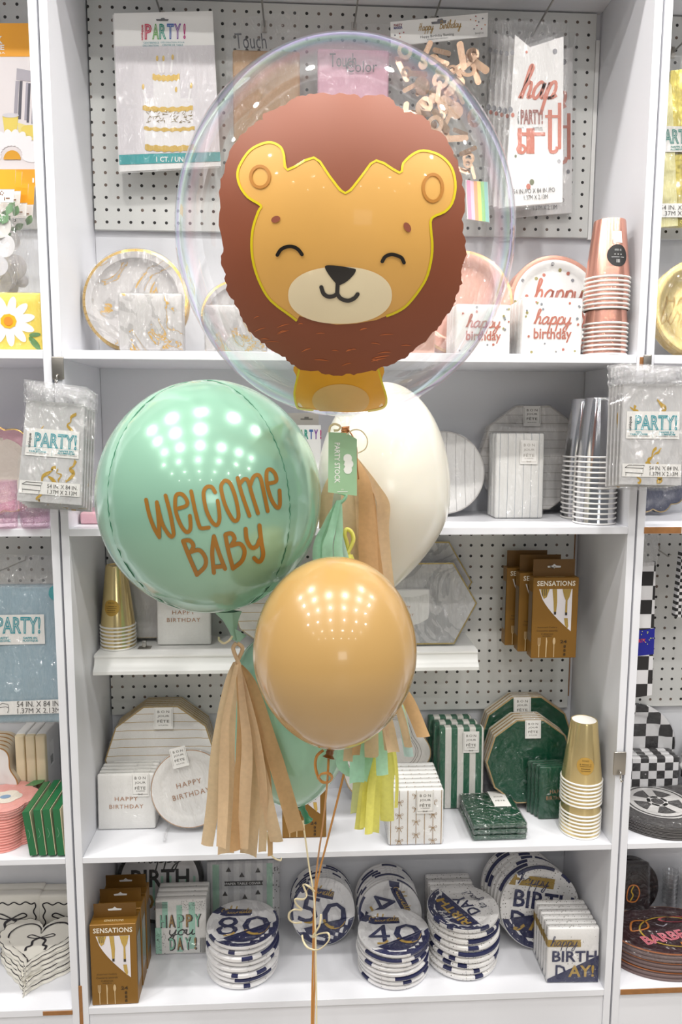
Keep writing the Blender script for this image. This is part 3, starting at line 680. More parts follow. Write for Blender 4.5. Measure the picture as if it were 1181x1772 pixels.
# hang tag
YT = -.42; a, b, c, d = [P(x, y, YT) for x, y in ((569, 748), (618, 753), (618, 858), (568, 852))]
tg = thing('hang_tag', 'mint green paper hang tag tied under the clear bubble', 'tag', d)
def quad(m_, name, pts, par, org, t_=.0006):
    mb = MB(); q = [p-org for p in pts]; n = len(q)
    mb.add(q+[p+Vector((0, t_, 0)) for p in q], [tuple(range(n)), tuple(range(2*n-1, n-1, -1))]+[(i, n+i, n+(i+1) % n, (i+1) % n) for i in range(n)]); return mb.build(name, m_, par)
quad(mat('#9fc8a0', .5), 'card', [P(x, y, YT) for x, y in ((569, 748), (600, 749), (618, 760), (618, 858), (568, 852))], tg, d)
p = Pr(); p.text('PARTY STOCK', 584, -801, 70, 9.5, 'bold', rot=-pi/2); p.text('000', 593, -847, 4, 2); p.rect(584, 602, -851.3, -850.3)
for x, y, r in ((602, 793, 7.5), (604, 803, 8), (602.5, 813, 7.2)): p.disc(x, -y, r, 16)
for x, y in ((594, 796), (594.5, 804), (594, 812)): p.poly([(x, -y), (x+4, -y+2), (x+4, -y-2)])
p.place('lettering', mat('#f4f8f2', .5), tg, lambda u, v: P(u, -v, YT-.0005)-d)
def ribbon(name, label, pts, hw, m_, twist=3.0, Y=-.3, cat='ribbon'):
    q = [P(x, y, Y+dy) for x, y, dy in pts]; c = catmull(q, 10); root = min(c, key=lambda v: v.z).copy(); t = thing(name, label, cat, root)
    mb = MB(); n = len(c); W_ = []
    for i in range(n):
        tan = (c[min(i+1, n-1)]-c[max(i-1, 0)]).normalized(); a = twist*i/n*2
        side = tan.cross(Vector((sin(a)*.6, -1, .15*cos(a)))); side = side.normalized() if side.length > .01 else Vector((1, 0, 0)); W_.append(side*hw)
    mb.ribbon([v-root for v in c], W_); mb.build('strand', m_, t, smooth=True, solid=.0004); return t
RO = mat('#c98a3a', .35, coat=.3); RC = mat('#eee0b8', .35, coat=.3)
fl = lambda x, y, Y: (x, y, Y)
ribbon('balloon_ribbon', 'caramel ribbon running down from the right of the caramel balloon knot', [(601,1316,-.02),(586,1378,-.01),(568,1450,0),(552,1515,0),(544,1575,0),(542,1660,0),(540,1772,0),(537,1980,0),(535,2260,0)], .0021, RO, 2)
ribbon('balloon_ribbon', 'caramel ribbon hanging straight from the caramel balloon knot', [(569,1310,-.2),(567,1350,-.2),(560,1420,-.12),(549,1500,-.03),(545,1560,-.006),(546,1660,-.006),(543,1772,-.006),(540,1980,-.006),(538,2260,-.006)], .0018, RO, 3)
ribbon('balloon_ribbon', 'thin cream ribbon trailing beside the caramel ones', [(524,1420,0),(530,1460,0),(536,1505,0),(543,1545,-.01),(546,1600,-.012),(547,1660,-.012),(548,1772,-.012),(546,1980,-.012),(544,2255,-.012)], .0016, RC, 2)
ribbon('curled_ribbon', 'short caramel ribbon curled in a ring under the caramel balloon', [(560,1298,-.2),(549,1308,-.2),(546,1324,-.2),(550,1342,-.2),(558,1353,-.195),(570,1353,-.2),(575,1345,-.205),(568,1338,-.21),(556,1340,-.21),(551,1348,-.205)], .0022, RO, 1)
ribbon('curled_ribbon', 'cream ribbon curled in zigzag rings where the strands meet', [(545,1543,-.02),(535,1534,-.03),(525,1531,-.02),(531,1548,-.01),(526,1556,-.02),(511,1556,-.03),(514,1566,-.015),(523,1575,-.01),(510,1574,-.03),(501,1580,-.025),(501,1591,-.015),(510,1597,-.01),(523,1596,-.02)], .0018, RC, 2)
ribbon('curled_ribbon', 'cream ribbon loop curling round the strands lowest in the bunch', [(556,1582,-.03),(553,1602,-.03),(541,1622,-.02),(553,1616,-.03),(568,1615,-.04),(569,1628,-.04),(552,1643,-.035),(535,1641,-.03),(526,1630,-.02),(523,1618,-.015)], .0018, RC, 1)
ribbon('curled_ribbon', 'cream ribbon end curling left of the foil balloon neck', [(404,1098,-.03),(397,1108,-.035),(388,1113,-.03),(380,1108,-.025),(379,1102,-.02)], .002, RC, 1)
ribbon('curled_ribbon', 'cream ribbon looped over the top of the mint hang tag', [(570,748,-.12),(572,738,-.125),(580,734,-.13),(589,738,-.13),(586,744,-.125),(578,745,-.12)], .0018, RC, 1)
ribbon('curled_ribbon', 'thin cream ribbon ring right of the mint hang tag', [(600,752,-.13),(612,744,-.13),(626,746,-.13),(636,760,-.128),(633,776,-.126),(620,784,-.125)], .001, RC, 1)
ribbon('curled_ribbon', 'cream ribbon end hanging below the long kraft tassel by the shelf edge', [(462,1440,-.01),(466,1470,-.015),(474,1484,-.02),(486,1489,-.02),(487,1484,-.015)], .0014, RC, 1)
# ------------------------------------------------------------------ builders for the goods
def circ(n=72): return [(cos(2*pi*i/n), sin(2*pi*i/n)) for i in range(n)]
def ngon(n, rot=0, per=8):
    k = [(cos(2*pi*i/n+rot), sin(2*pi*i/n+rot)) for i in range(n)]; out = []
    for i in range(n):
        a, b = k[i], k[(i+1) % n]; out += [(a[0]+(b[0]-a[0])*j/per, a[1]+(b[1]-a[1])*j/per) for j in range(per)]
    return out
def wavy(n, amp, m=144, rot=0): return [((1-amp+amp*cos(n*(2*pi*i/m)+rot))*cos(2*pi*i/m), (1-amp+amp*cos(n*(2*pi*i/m)+rot))*sin(2*pi*i/m)) for i in range(m)]
def scallop(n, amp, m=144): return [((1-amp+amp*2*(abs(sin(n*pi*i/m))-.5))*cos(2*pi*i/m), (1-amp+amp*2*(abs(sin(n*pi*i/m))-.5))*sin(2*pi*i/m)) for i in range(m)]
FLAT = [(0, 1), (1, 0)]
BAYS = ((-1.838, -.6375), (-.6, .6), (.6375, 1.838))
def clampx(x, r):
    a, b = min(BAYS, key=lambda q: abs(x-(q[0]+q[1])/2)); return min(max(x, a+r+.003), b-r-.003)
class Face:
    """front of a plate standing in the local x-z plane, looking towards -y; origin of (u, v) is the plate centre"""
    def __init__(s, out, R, t, dep, lip, zc): s.out, s.R, s.t, s.dep, s.lip, s.zc = out, R, t, dep, lip, zc; s.n = len(out)
    def y(s, k):
        d = s.dep; a = 1-s.lip
        pts = [(0, d), (a-.12, d), (a-.06, d*.75), (a, d*.15), (1-s.lip*.3, 0), (1, d*.12)]
        for (p, q), (r, w) in zip(pts, pts[1:]):
            if k <= r: return -s.t+q+(w-q)*(k-p)/(r-p)
        return -s.t
    def k(s, u, v):
        r = math.hypot(u, v)/s.R
        if r < 1e-6: return 0
        a = math.atan2(v, u) % (2*pi); i = int(a/(2*pi)*s.n) % s.n; p, q = s.out[i], s.out[(i+1) % s.n]
        return r/max(.3, (math.hypot(*p)+math.hypot(*q))/2)
    def fn(s, off=.0005): return lambda u, v: Vector((u, s.y(min(1, s.k(u, v)))-off, v+s.zc))
def plate_pack(name, label, cat, loc, rot, out, R, t, mface, mrim=None, mside=None, dep=.009, lip=.2, rimw=.05, group=None, film=FILM, ridges=None, zc=None, prints=None, edges=None, parent=None, bulge=False):
    loc = Vector(loc); loc.x = clampx(loc.x, R*1.02*max(abs(x) for x, z in out)); T = thing(name, label, cat, loc+Vector((0, 0, .0009)), rot, group); n = len(out); zc = R*1.02 if zc is None else zc
    fc = Face(out, R, t, dep, lip, zc)
    def ring(k, y): return [Vector((x*R*k, y, z*R*k+zc)) for x, z in out]
    def bands(lv, cap0=None, cap1=None):
        m = MB()
        for a, y in lv: m.v += ring(a, y)
        for j in range(len(lv)-1):
            for i in range(n): m.f.append((j*n+i, j*n+(i+1) % n, (j+1)*n+(i+1) % n, (j+1)*n+i))
        if cap0 is not None: m.v.append(Vector((0, cap0, zc))); c = len(m.v)-1; m.f += [(i, (i+1) % n, c) for i in range(n)]
        if cap1 is not None: m.v.append(Vector((0, cap1, zc))); c = len(m.v)-1; o = (len(lv)-1)*n; m.f += [(o+i, o+(i+1) % n, c) for i in range(n)]
        return m
    e = 1-rimw if mrim else 1
    ks = [k for k in (.25, .5, 1-lip-.12, 1-lip-.06, 1-lip, 1-lip*.6, 1-lip*.3) if k < e-.004]+[e]
    bands([(k, fc.y(k)) for k in ks], cap0=fc.y(0)).build('plate', mface, T, smooth=35)
    if mrim: bands([(k, fc.y(k)) for k in (e, (e+1)/2, 1)]+[(1, fc.y(1)+.0012)]).build('rim', mrim, T, smooth=35)
    s0 = fc.y(1)+(.0012 if mrim else 0); rd = ridges or max(1, int(t/.0035)); lv = [(1, s0)]
    if bulge: lv += [(1.0, s0*.55), (.985, s0*.3), (.95, s0*.1), (.92, 0)]
    for j in range(0 if bulge else rd):
        y0, y1 = s0+(0-s0)*j/rd, s0+(0-s0)*(j+1)/rd; lv += [(.972, y0+(y1-y0)*.25), (.972, y0+(y1-y0)*.45), (1, y0+(y1-y0)*.6), (1, y1)]
    bands(lv, cap1=0).build('stacked_plates', mside or mface, T)
    if edges:   # printed blocks wrapping over the rim and side of the pack
        for m_, a0, a1 in edges:
            q = MB(); st = 8
            for j in range(st+1):
                a = a0+(a1-a0)*j/st
                for k, y in ((1-lip*.32, fc.y(1-lip*.32)-.0006), (1.002, fc.y(1)-.0005), (1.006, -t*.62), (1.004, -t*.5)): q.v.append(Vector((cos(a)*R*k, y, sin(a)*R*k+zc)))
            for j in range(st):
                for b in range(3): q.f.append((j*4+b, j*4+b+1, (j+1)*4+b+1, (j+1)*4+b))
            q.build('printed_block', m_, T)
    if prints: prints(T, fc)
    if film: bands([(1.018, .0006), (1.018, -t-.0012), (.8, -t-.0016), (.4, -t-.0012)], cap1=-t-.001).build('wrap', film, T, smooth=35)
    return T
STICK = mat('#eceae6', .5); INK = mat('#5c564f', .5); INKL = mat('#a9a39a', .5); GOLDF = mat('#c9a050', .3, metal=.8); COPF = mat('#c08a62', .35, metal=.6)
def sticker(T, fn, cx, cy, w, h, sub='8 PLATES', rot=0, bow=False, ink=INK):
    R2 = lambda x, y: (cx+x*cos(rot)-y*sin(rot), cy+x*sin(rot)+y*cos(rot))
    y0 = min(fn(*R2(a, b)).y for a in (-w/2, 0, w/2) for b in (-h/2, 0, h/2))-.0016
    pl = lambda u, v, o=0: Vector((fn(u, v).x, y0-o, fn(u, v).z))
    m = MB(); q = [R2(-w/2, -h/2), R2(w/2, -h/2), R2(w/2, h/2), R2(-w/2, h/2)]
    m.add([pl(*p) for p in q]+[pl(*p)+Vector((0, .0007, 0)) for p in q], [(0, 1, 2, 3), (7, 6, 5, 4)]+[(i, 4+i, 4+(i+1) % 4, (i+1) % 4) for i in range(4)])
    o = m.build('label_card', STICK, T); p = Pr()
    for i, s in enumerate(('B O N', 'JOUR', 'FÊTE')):
        x, y = R2(0, h*(.30-.21*i)); p.text(s, x, y, w*.62, h*(.115 if i < 2 else .15), rot=rot)
    x, y = R2(0, -h*.32 if not bow else -h*.26); p.text(sub, x, y, w*.5, h*.05, rot=rot)
    if bow:
        x, y = R2(0, -h*.4); p.rect(x-w*.45, x+w*.45, y-.0003, y+.0003, rot)
        p.stroke([(x, y), (x-w*.12, y+h*.03), (x-w*.1, y-h*.02), (x, y), (x+w*.12, y+h*.03), (x+w*.1, y-h*.02), (x, y)], .0006)
    for s_ in (-1, 1): x, y = R2(s_*w*.44, .05*h); p.rect(x-.0002, x+.0002, y-h*.42, y+h*.38, rot)
    p.place('lettering', ink, o, lambda u, v: pl(u, v, .0004))
class NFace:
    def __init__(s, w, h, t, puff): s.w, s.h, s.t, s.p = w, h, t, puff
    def fn(s, off=.0006):
        def f(u, v):
            k = max(0, 1-(u/s.w*2)**2)*max(0, 1-((v-s.h/2)/s.h*2)**2); return Vector((u, -s.t-s.p*k-off, v))
        return f
def napkin_pack(name, label, cat, loc, rot, w, h, t, m_, puff=.0025, group=None, film=FILM, prints=None, r=.004, mwrap=None):
    loc = Vector(loc); loc.x = clampx(loc.x, w/2+.002); T = thing(name, label, cat, loc+Vector((0, 0, .0006)), rot, group); MB().rbox(-w/2, w/2, -t, 0, 0, h, r, 2, None, puff, 5).build('napkins', m_, T, smooth=50)
    if prints: prints(T, NFace(w, h, t, puff))
    if film: MB().rbox(-w/2-.0012, w/2+.0012, -t-.0022, .001, 0.0002, h+.0016, r+.001, 2, None, puff*.5, 5).build('wrap', film, T, smooth=50)
    return T
def row(T, n, step, labels=None, jitter=.0, dz=0):
    """copies of a pack standing in file behind it"""
    out = [T]; rr = random.Random(len(T.name)*7+n)
    for i in range(1, n):
        l = Vector(T.location)+Vector((rr.uniform(-1, 1)*jitter, step*i, dz*i))
        out.append(copy_tree(T, labels[i] if labels else None, l))
    return out
def cup_stack(name, label, loc, n, rb, rr_, hc, pitch, m_, mrim, z0=0, group=None, rot=0, bottom=True):
    loc = Vector(loc); loc.x = clampx(loc.x, rr_+.003); T = thing(name, label, 'paper cups', loc+Vector((0, 0, .0006)), (0, 0, rot), group); first = None
    for i in range(n):
        if first is None:
            k = MB(); k.lathe([(rr_, .001), (rb+.001, hc-.004), (rb, hc-.0005), (rb-.002, hc), (rb-.003, hc-.002), (.0005, hc-.002)], 48); first = k.build('cup', m_, T, smooth=40)
            q = MB(); q.lathe([(rr_-.001, 0), (rr_+.0016, .0006), (rr_+.0024, .0022), (rr_+.0016, .0038), (rr_-.0006, .0042)], 48); q.build('rim', mrim, first, smooth=True)
        else:
            c = first.copy(); COL.objects.link(c); c.parent = T; c.location = (0, 0, i*pitch)
            for ch in first.children: d = ch.copy(); COL.objects.link(d); d.parent = c
    zt = (n-1)*pitch
    def fn(u, v, off=.0004):     # u along the circumference, v = height from the base of the top cup
        r = rr_+(rb-rr_)*v/hc+off; a = -pi/2+u/r; return Vector((r*cos(a), r*sin(a), zt+v))
    return T, fn
def slab(name, m_, pts, Y, t, par, org, bev=.0):
    """flat packet: an outline in the plane y = Y, with thickness t going back"""
    q = [(p.x-org.x, p.z-org.z) for p in pts]; m = MB(); m.prism(q, Y-org.y, Y-org.y+t); return m.build(name, m_, par, bevel=bev)
def upx(Y, org, off=0): return lambda u, v: P(u, -v, Y-off)-org
def peg_hook(label, px, py, Y1=.03, group='wire peg hooks on the upper pegboard'):
    a = P(px, py, YP); t = thing('peg_hook', label, 'hook', a, group=group)
    m = MB(); m.tube([Vector((0, -.003, .012)), Vector((0, -.0065, .010)), Vector((0, -.008, 0)), Vector((0, Y1-YP, .002)), Vector((0, Y1-YP-.008, .009))], .0022, 8); m.build('rod', STEEL, t, smooth=True)
    m = MB(); m.rbox(-.006, .006, -.0025, -.0003, -.012, .014, .001); m.build('back_clip', STEEL, t); return t
def pw(x0, x1, y, Y): return (P(x1, y, Y)-P(x0, y, Y)).x
def ph(x, y0, y1, Y): return (P(x, y0, Y)-P(x, y1, Y)).z
def cake_text(p, *a): pass
# tablecover packets (flat folded sheet in a clear bag with a header of empty film)
def party_logo(T, fn, cx, cy, w, h, ink, side=True, outl=.035):
    p = Pr(); p.text('PARTY!', cx+w*.06, cy, w*.8, h, 'outline', outl=outl); p.place('lettering', ink, T, fn)
    if side: q = Pr(); q.text('unique', cx-w*.42, cy-h*.05, h*.8, w*.075, 'bold', rot=pi/2); q.place('lettering', mat('#3a3836', .5), T, fn)
def bow(p, x, y, s, lw=.0007):
    for d in (-1, 1):
        p.stroke([(x, y), (x+d*s*.5, y+s*.28), (x+d*s*.55, y+s*.02), (x, y)], lw, 5); p.stroke([(x, y), (x+d*s*.25, y-s*.2), (x+d*s*.2, y-s*.35), (x+d*s*.42, y-s*.55)], lw*1.4, 5)
# ------------------------------------------------------------------ central bay, goods
ORD = ['frontmost', 'second', 'third', 'fourth', 'fifth', 'sixth', 'seventh', 'eighth']
def ords(fmt, n): return [fmt % ORD[i] for i in range(n)]
GOLDCUP = mat('#efd79c', .2, metal=.82); ROSECUP = mat('#e3a896', .24, metal=.8); SILVER = mat('#d9d9dc', .13, metal=1); CUPRIM = mat('#f3f1ec', .45)
PAPER = mat('#f1efeb', .6); PAPER2 = mat('#e6e4e0', .55); NAVY = mat('#232850', .45); OCHRE = mat('#a08338', .5); ROSE = mat('#c77a68', .4, metal=.2); GREY = mat('#8f8f95', .5)
GREEN = mat('#0a4a32', .35); TEAL = mat('#2fa3a6', .5); BLK = mat('#1d1c1c', .5); CARD = mat('#8c6424', .42, metal=.25); CARDD = mat('#6b4a18', .5)
WHT = mat('#f5f4f2', .5); RIMG = mat('#d8b46a', .25, metal=.85); RIMR = mat('#d39a84', .25, metal=.7)
def marble_build(gold=True, base=('#b5b1b0', '#d2cfcd'), dark='#85817f'):
    def f(nt, co, b):
        n1 = N(nt, 'TexNoise'); n1.inputs['Scale'].default_value = 9; n1.inputs['Detail'].default_value = 5; n1.inputs['Distortion'].default_value = 1.2; nt.links.new(co, n1.inputs['Vector'])
        c = mixc(nt, n1.outputs['Fac'], lin(base[0]), lin(base[1]))
        n2 = N(nt, 'TexNoise'); n2.inputs['Scale'].default_value = 7; n2.inputs['Detail'].default_value = 6; n2.inputs['Distortion'].default_value = 1.6; nt.links.new(co, n2.inputs['Vector'])
        v = mth(nt, 'ABSOLUTE', mth(nt, 'SUBTRACT', n2.outputs['Fac'], .5))
        c = mixc(nt, mth(nt, 'MULTIPLY', mth(nt, 'LESS_THAN', v, .03), .4), c, lin(dark))
        if gold:
            n3 = N(nt, 'TexNoise'); n3.inputs['Scale'].default_value = 5.5; nt.links.new(co, n3.inputs['Vector'])
            g = mth(nt, 'MULTIPLY', mth(nt, 'LESS_THAN', v, .007), mth(nt, 'GREATER_THAN', n3.outputs['Fac'], .47)); c = mixc(nt, g, c, lin('#c79b3e'))
        nt.links.new(c, b.inputs['Base Color'])
    return f
MARB = pattern_mat('marble_gold', marble_build(), .35, coat=.3); MARBG = pattern_mat('marble_grey', marble_build(False, ('#bdbcbd', '#d9d8d8'), '#7f8084'), .35)
def mono(c1, c2, axis, period, duty, rough=.5):
    def f(nt, co, b):
        sx = N(nt, 'SeparateXYZ'); nt.links.new(co, sx.inputs[0])
        fr = mth(nt, 'FRACT', mth(nt, 'DIVIDE', mth(nt, 'ADD', sx.outputs[axis], 10), period)); nt.links.new(mixc(nt, mth(nt, 'LESS_THAN', fr, duty), lin(c2), lin(c1)), b.inputs['Base Color'])
    return pattern_mat('stripes', f, rough)
def dots_mat(base, dot, sp, r, jit=.5):
    def f(nt, co, b):
        mp = N(nt, 'VectorMath', operation='SCALE'); mp.inputs['Scale'].default_value = 1/sp; nt.links.new(co, mp.inputs[0])
        vo = N(nt, 'TexVoronoi'); vo.inputs['Scale'].default_value = 1; vo.inputs['Randomness'].default_value = .7; nt.links.new(mp.outputs[0], vo.inputs['Vector'])
        nt.links.new(mixc(nt, mth(nt, 'LESS_THAN', vo.outputs['Distance'], r), lin(base), lin(dot)), b.inputs['Base Color'])
    return pattern_mat('dots', f, .45)
DOTW = dots_mat('#eceae8', '#4a4436', .0075, .17); DOTS2 = dots_mat('#e9e7e6', '#55503f', .014, .1); NAVYD = dots_mat('#20244c', '#c9cad6', .010, .08)
# ---------- wire hooks on the upper pegboard
for lb, x, y in (('wire hook holding the cake decoration packet', 281, 30), ('wire hook holding the kraft tablecloth bag', 458, 47), ('wire hook holding the pink tablecloth bag', 613, 50), ('wire hook holding the birthday bunting packet', 750, 40), ('wire hook holding the happy birthday tablecovers', 919, 66)):
    peg_hook(lb, x, y, .05, 'wire hooks on the central upper pegboard')
# ---------- cake decoration packet
def cake_packet(Y, dx, label):
    c = [P(x+dx, y, Y) for x, y in ((197, 23), (368, 19), (382, 287), (208, 297))]; o = Vector((c[3].x, Y, c[3].z)); T = thing('decoration_packet', label, 'party decoration', o, group='cake decoration packets')
    slab('card', WHT, c, Y, .004, T, o); return T, o
Y = .215; T, o = cake_packet(Y, 0, 'white packet picturing a tiered gold and white cake, hanging on the pegboard'); fn = upx(Y, o, .0006)
p = Pr(); p.poly([(x, -y) for x, y in ((199, 80), (371, 78), (380, 262), (206, 268))]); p.place('photo_print', mat('#e6e1e5', .4), T, fn)
fn = upx(Y, o, .0011)
p = Pr(); p.poly([(x, -y) for x, y in ((206, 268), (381, 263), (382, 279), (207, 285))]); p.place('teal_band', TEAL, T, fn)
p = Pr(); p.poly([(x, -y) for x, y in ((248, 170), (333, 170), (336, 256), (251, 256))]); p.poly([(x, -y) for x, y in ((265, 130), (311, 130), (313, 178), (266, 178))]); p.place('cake_print', mat('#f4f1f2', .4), T, fn)
fn2 = upx(Y, o, .0016); p = Pr()
for x0, x1, y, h, dy in ((247, 334, 183, 8, 0), (249, 337, 219, 6, 0), (251, 336, 250, 10, 1), (264, 311, 128, 10, 0)):
    n = 18; top = [(x0+(x1-x0)*i/n, -y+1.4*sin(i*1.9)+(2.5*sin(pi*i/n)*-1)) for i in range(n+1)]; bot = [(x0+(x1-x0)*(n-i)/n, -y-h+1.4*sin(i*2.2)-2.5*sin(pi*i/n)) for i in range(n+1)]; p.poly(top+bot)
for x, y in ((272, 101), (283, 101), (299, 99), (248, 150), (305, 155), (331, 148)): p.disc(x, -y, 2.2, 10, 5)
p.place('gold_frosting_print', mat('#c9a855', .35, metal=.4), T, fn2)
p = Pr(); q = random.Random(4)
for i in range(60):
    x, y, a = q.uniform(253, 331), q.uniform(193, 213), q.uniform(0, 3.1); p.stroke([(x, -y), (x+5*cos(a), -y+5*sin(a))], .9, 1, False)
p.place('sprinkle_print', mat('#8a7440', .5), T, fn2)
p = Pr()
for x0, y0, x1, y1 in ((273, 106, 278, 126), (283, 106, 283, 126), (298, 104, 296, 126), (248, 156, 254, 178), (330, 154, 326, 176)): p.stroke([(x0, -y0), (x1, -y1)], 3.4, 1, False)
p.place('candle_print', mat('#faf7f8', .4), T, fn2)
for i, (ch, cx, col) in enumerate(zip('PARTY!', (256.5, 269.5, 282, 295, 307.5, 319.5), ('#d2526a', '#6fae5a', '#43a08e', '#4b6fb5', '#8a58a8', '#c0307e'))):
    p = Pr(); p.text(ch, cx, -55+i*.2, 12 if ch != '!' else 4, 27, 'outline', outl=.03); p.place('lettering', mat(col, .5), T, fn)
p = Pr(); p.text('unique', 246.5, -56, 27, 5, 'bold', rot=pi/2); p.place('lettering', mat('#c8344e', .5), T, fn)
p = Pr(); p.text('CENTERPIECE', 262, -74, 27, 3.2); p.text('DECORATION', 261, -79, 27, 3.2); p.text('DÉCORATION POUR', 299, -73, 41, 3.2); p.text('CENTRE DE TABLE', 299, -78, 36, 3.2); p.place('lettering', mat('#2f8f9a', .5), T, fn)
p = Pr(); p.text('1 CT. / UN', 294, -275.5, 47, 9, 'bold'); p.place('lettering', WHT, T, fn2)
p = Pr(); p.poly([(x, -y) for x, y in ((270, 33), (278, 33), (280, 31), (284, 31), (286, 33), (292, 33), (291, 36), (271, 36))]); p.place('hang_slot', mat('#6d6d70', .7), T, fn)
MB().box(0, 0, 0, 0, 0, 0)
m = MB(); q = [P(x, y, Y-.003)-o for x, y in ((199, 82), (373, 78), (383, 290), (206, 300))]; n = 8
for j in range(n+1):
    for i in range(n+1): a = q[0].lerp(q[1], i/n); b = q[3].lerp(q[2], i/n); v = a.lerp(b, j/n); m.v.append(v+Vector((0, -.004*sin(pi*i/n)*sin(pi*j/n), 0)))
m.f = [(j*(n+1)+i, j*(n+1)+i+1, (j+1)*(n+1)+i+1, (j+1)*(n+1)+i) for j in range(n) for i in range(n)]; m.build('wrap', FILMS, T, smooth=True)
T2, o2 = cake_packet(Y+.012, 0, 'second cake decoration packet, hanging right behind the front one'); T2.location = Vector((o2.x-.003, o2.y, o2.z-.003))
# ---------- tablecloth bags with elegant black lettering
def cloth_bag(label, body, film, col, Y, m_, txt):
    o = P(body[3][0], body[3][1], Y); T = thing('tablecloth_bag', label, 'tablecloth', o, group=None)
    c = [P(x, y, Y) for x, y in body]; m = MB(); c0 = c[0].lerp(c[2], .5)
    w, h = abs(c[1].x-c[0].x), abs(c[0].z-c[3].z); m.rbox(-w/2, w/2, 0, .014, -h/2, h/2, .005, 2, None, .003, 4); b = m.build('folded_cloth', m_, T, smooth=50); b.location = c0-o
    m = MB(); q = [P(x, y, Y-.005)-o for x, y in film]; n = 10
    for j in range(n+1):
        for i in range(n+1): a = q[0].lerp(q[1], i/n); d = q[3].lerp(q[2], i/n); v = a.lerp(d, j/n); m.v.append(v+Vector((0, -.004*sin(pi*i/n)+.0025*sin(i*2.1+j), 0)))
    m.f = [(j*(n+1)+i, j*(n+1)+i+1, (j+1)*(n+1)+i+1, (j+1)*(n+1)+i) for j in range(n) for i in range(n)]; m.build('film_bag', FILMS, T, smooth=True)
    p = Pr(); txt(p); p.place('lettering', mat('#33343c', .5), T, upx(Y, o, .0068)); return T
def toc1(p): p.text('Touch', 434, -71, 54, 27, shear=-.1)
def toc2(p): p.text('Touch', 594, -104, 46, 24); p.text('Color', 626, -115, 54, 20); p.text('of', 611, -113, 8, 9)
cloth_bag('kraft brown folded tablecloth in a clear bag on the pegboard', ((401, 86), (518, 86), (521, 262), (405, 262)), ((388, 36), (519, 18), (523, 268), (398, 268)), 0, .21, mat('#b08d68', .55), toc1)
cloth_bag('pink folded tablecloth in a clear bag behind the clear bubble', ((548, 84), (672, 86), (674, 250), (551, 250)), ((545, 42), (676, 42), (678, 256), (547, 256)), 0, .21, mat('#e3aec2', .5), toc2)
# ---------- bunting packet
Y = .205; c = [P(x, y, Y) for x, y in ((676, 38), (845, 22), (844, 63), (677, 80))]; o = P(760, 310, Y); T = thing('bunting_packet', 'birthday bunting packet of rose gold foil letters under a white header card', 'bunting', o)
slab('header_card', WHT, c, Y, .003, T, o); rotb = RAD(5.3); fn = upx(Y, o, .0006)
p = Pr(); p.text('Happy Birthday Bunting', 757, -62, 58, 5.6, rot=rotb, shear=0); p.text('BUNTING PARTY BIRTHDAY', 758, -67, 36, 1.8, rot=rotb); p.text('2m|1x', 830, -57.5, 15, 4, rot=rotb); p.place('lettering', mat('#4a4a4c', .5), T, fn)
p = Pr(); p.text('Happy', 736, -50, 25, 12, rot=rotb, shear=.25) if False else p.script('Happy', 738, -49, 26, 13, .16, .2, rotb); p.script('Birthday', 780, -45, 38, 14, .16, .2, rotb); p.place('lettering', mat('#a8874c', .4, metal=.5), T, fn)
for s, y, col in (('PARTY', 43.5, '#8a3040'), ('MAKER', 48, '#4a4a8a')): p = Pr(); p.text(s, 689.5, -y, 15, 4.4, 'bold', rot=rotb); p.place('lettering', mat(col, .5), T, fn)
for col, pts in (('#2a2a50', ((836, 32), (829, 38), (821, 50), (684, 61))), ('#d08a60', ((815, 34), (824, 36), (840, 43), (693, 64))), ('#a02838', ((824, 28), (826, 44), (834, 50), (699, 56), (692, 58)))):
    p = Pr()
    for x, y in pts: p.disc(x, -y, 1.2, 8)
    p.place('confetti_print', mat(col, .5), T, fn)
p = Pr(); p.poly([(x, -y) for x, y in ((747, 38), (757, 37), (758, 33), (766, 32), (768, 35), (773, 35), (772, 40), (748, 42))]); p.place('hang_slot', mat('#7b7b80', .7), T, fn)
RG = mat('#e6c0a2', .26, metal=.75); q = random.Random(9)
for i in range(72):
    x, y = q.uniform(695, 826), q.uniform(84, 300)
    if x > 800 and 150 < y < 190: continue
    a = P(x, y, Y-.002-q.uniform(0, .006))-o; s = q.uniform(.010, .020); A = Euler((q.uniform(-.3, .3), q.uniform(0, 6.2), q.uniform(-.3, .3))).to_matrix().to_4x4(); Mx = Matrix.Translation(a) @ A; m = MB(); k = i % 4
    if k == 0: m.prism([(s*cos(2*pi*j/20), s*sin(2*pi*j/20)) for j in range(20)], -.0002, .0002, Mx)
    elif k == 1:
        n = 20; V = [(r*cos(2*pi*j/n), y_, r*sin(2*pi*j/n)) for y_ in (-.0002, .0002) for r in (s, s*.5) for j in range(n)]; m.add(V, [(j, (j+1) % n, n+(j+1) % n, n+j) for j in range(n)]+[(2*n+j, 3*n+j, 3*n+(j+1) % n, 2*n+(j+1) % n) for j in range(n)], Mx)
    else:
        L_, w = s*1.3, s*.42; m.prism([(L_*cos(t)*.0+w*cos(t)+(L_ if cos(t) > 0 else -L_), w*sin(t)) for t in [2*pi*j/20+.01 for j in range(20)]], -.0002, .0002, Mx)
    m.build('foil_letter', RG, T)
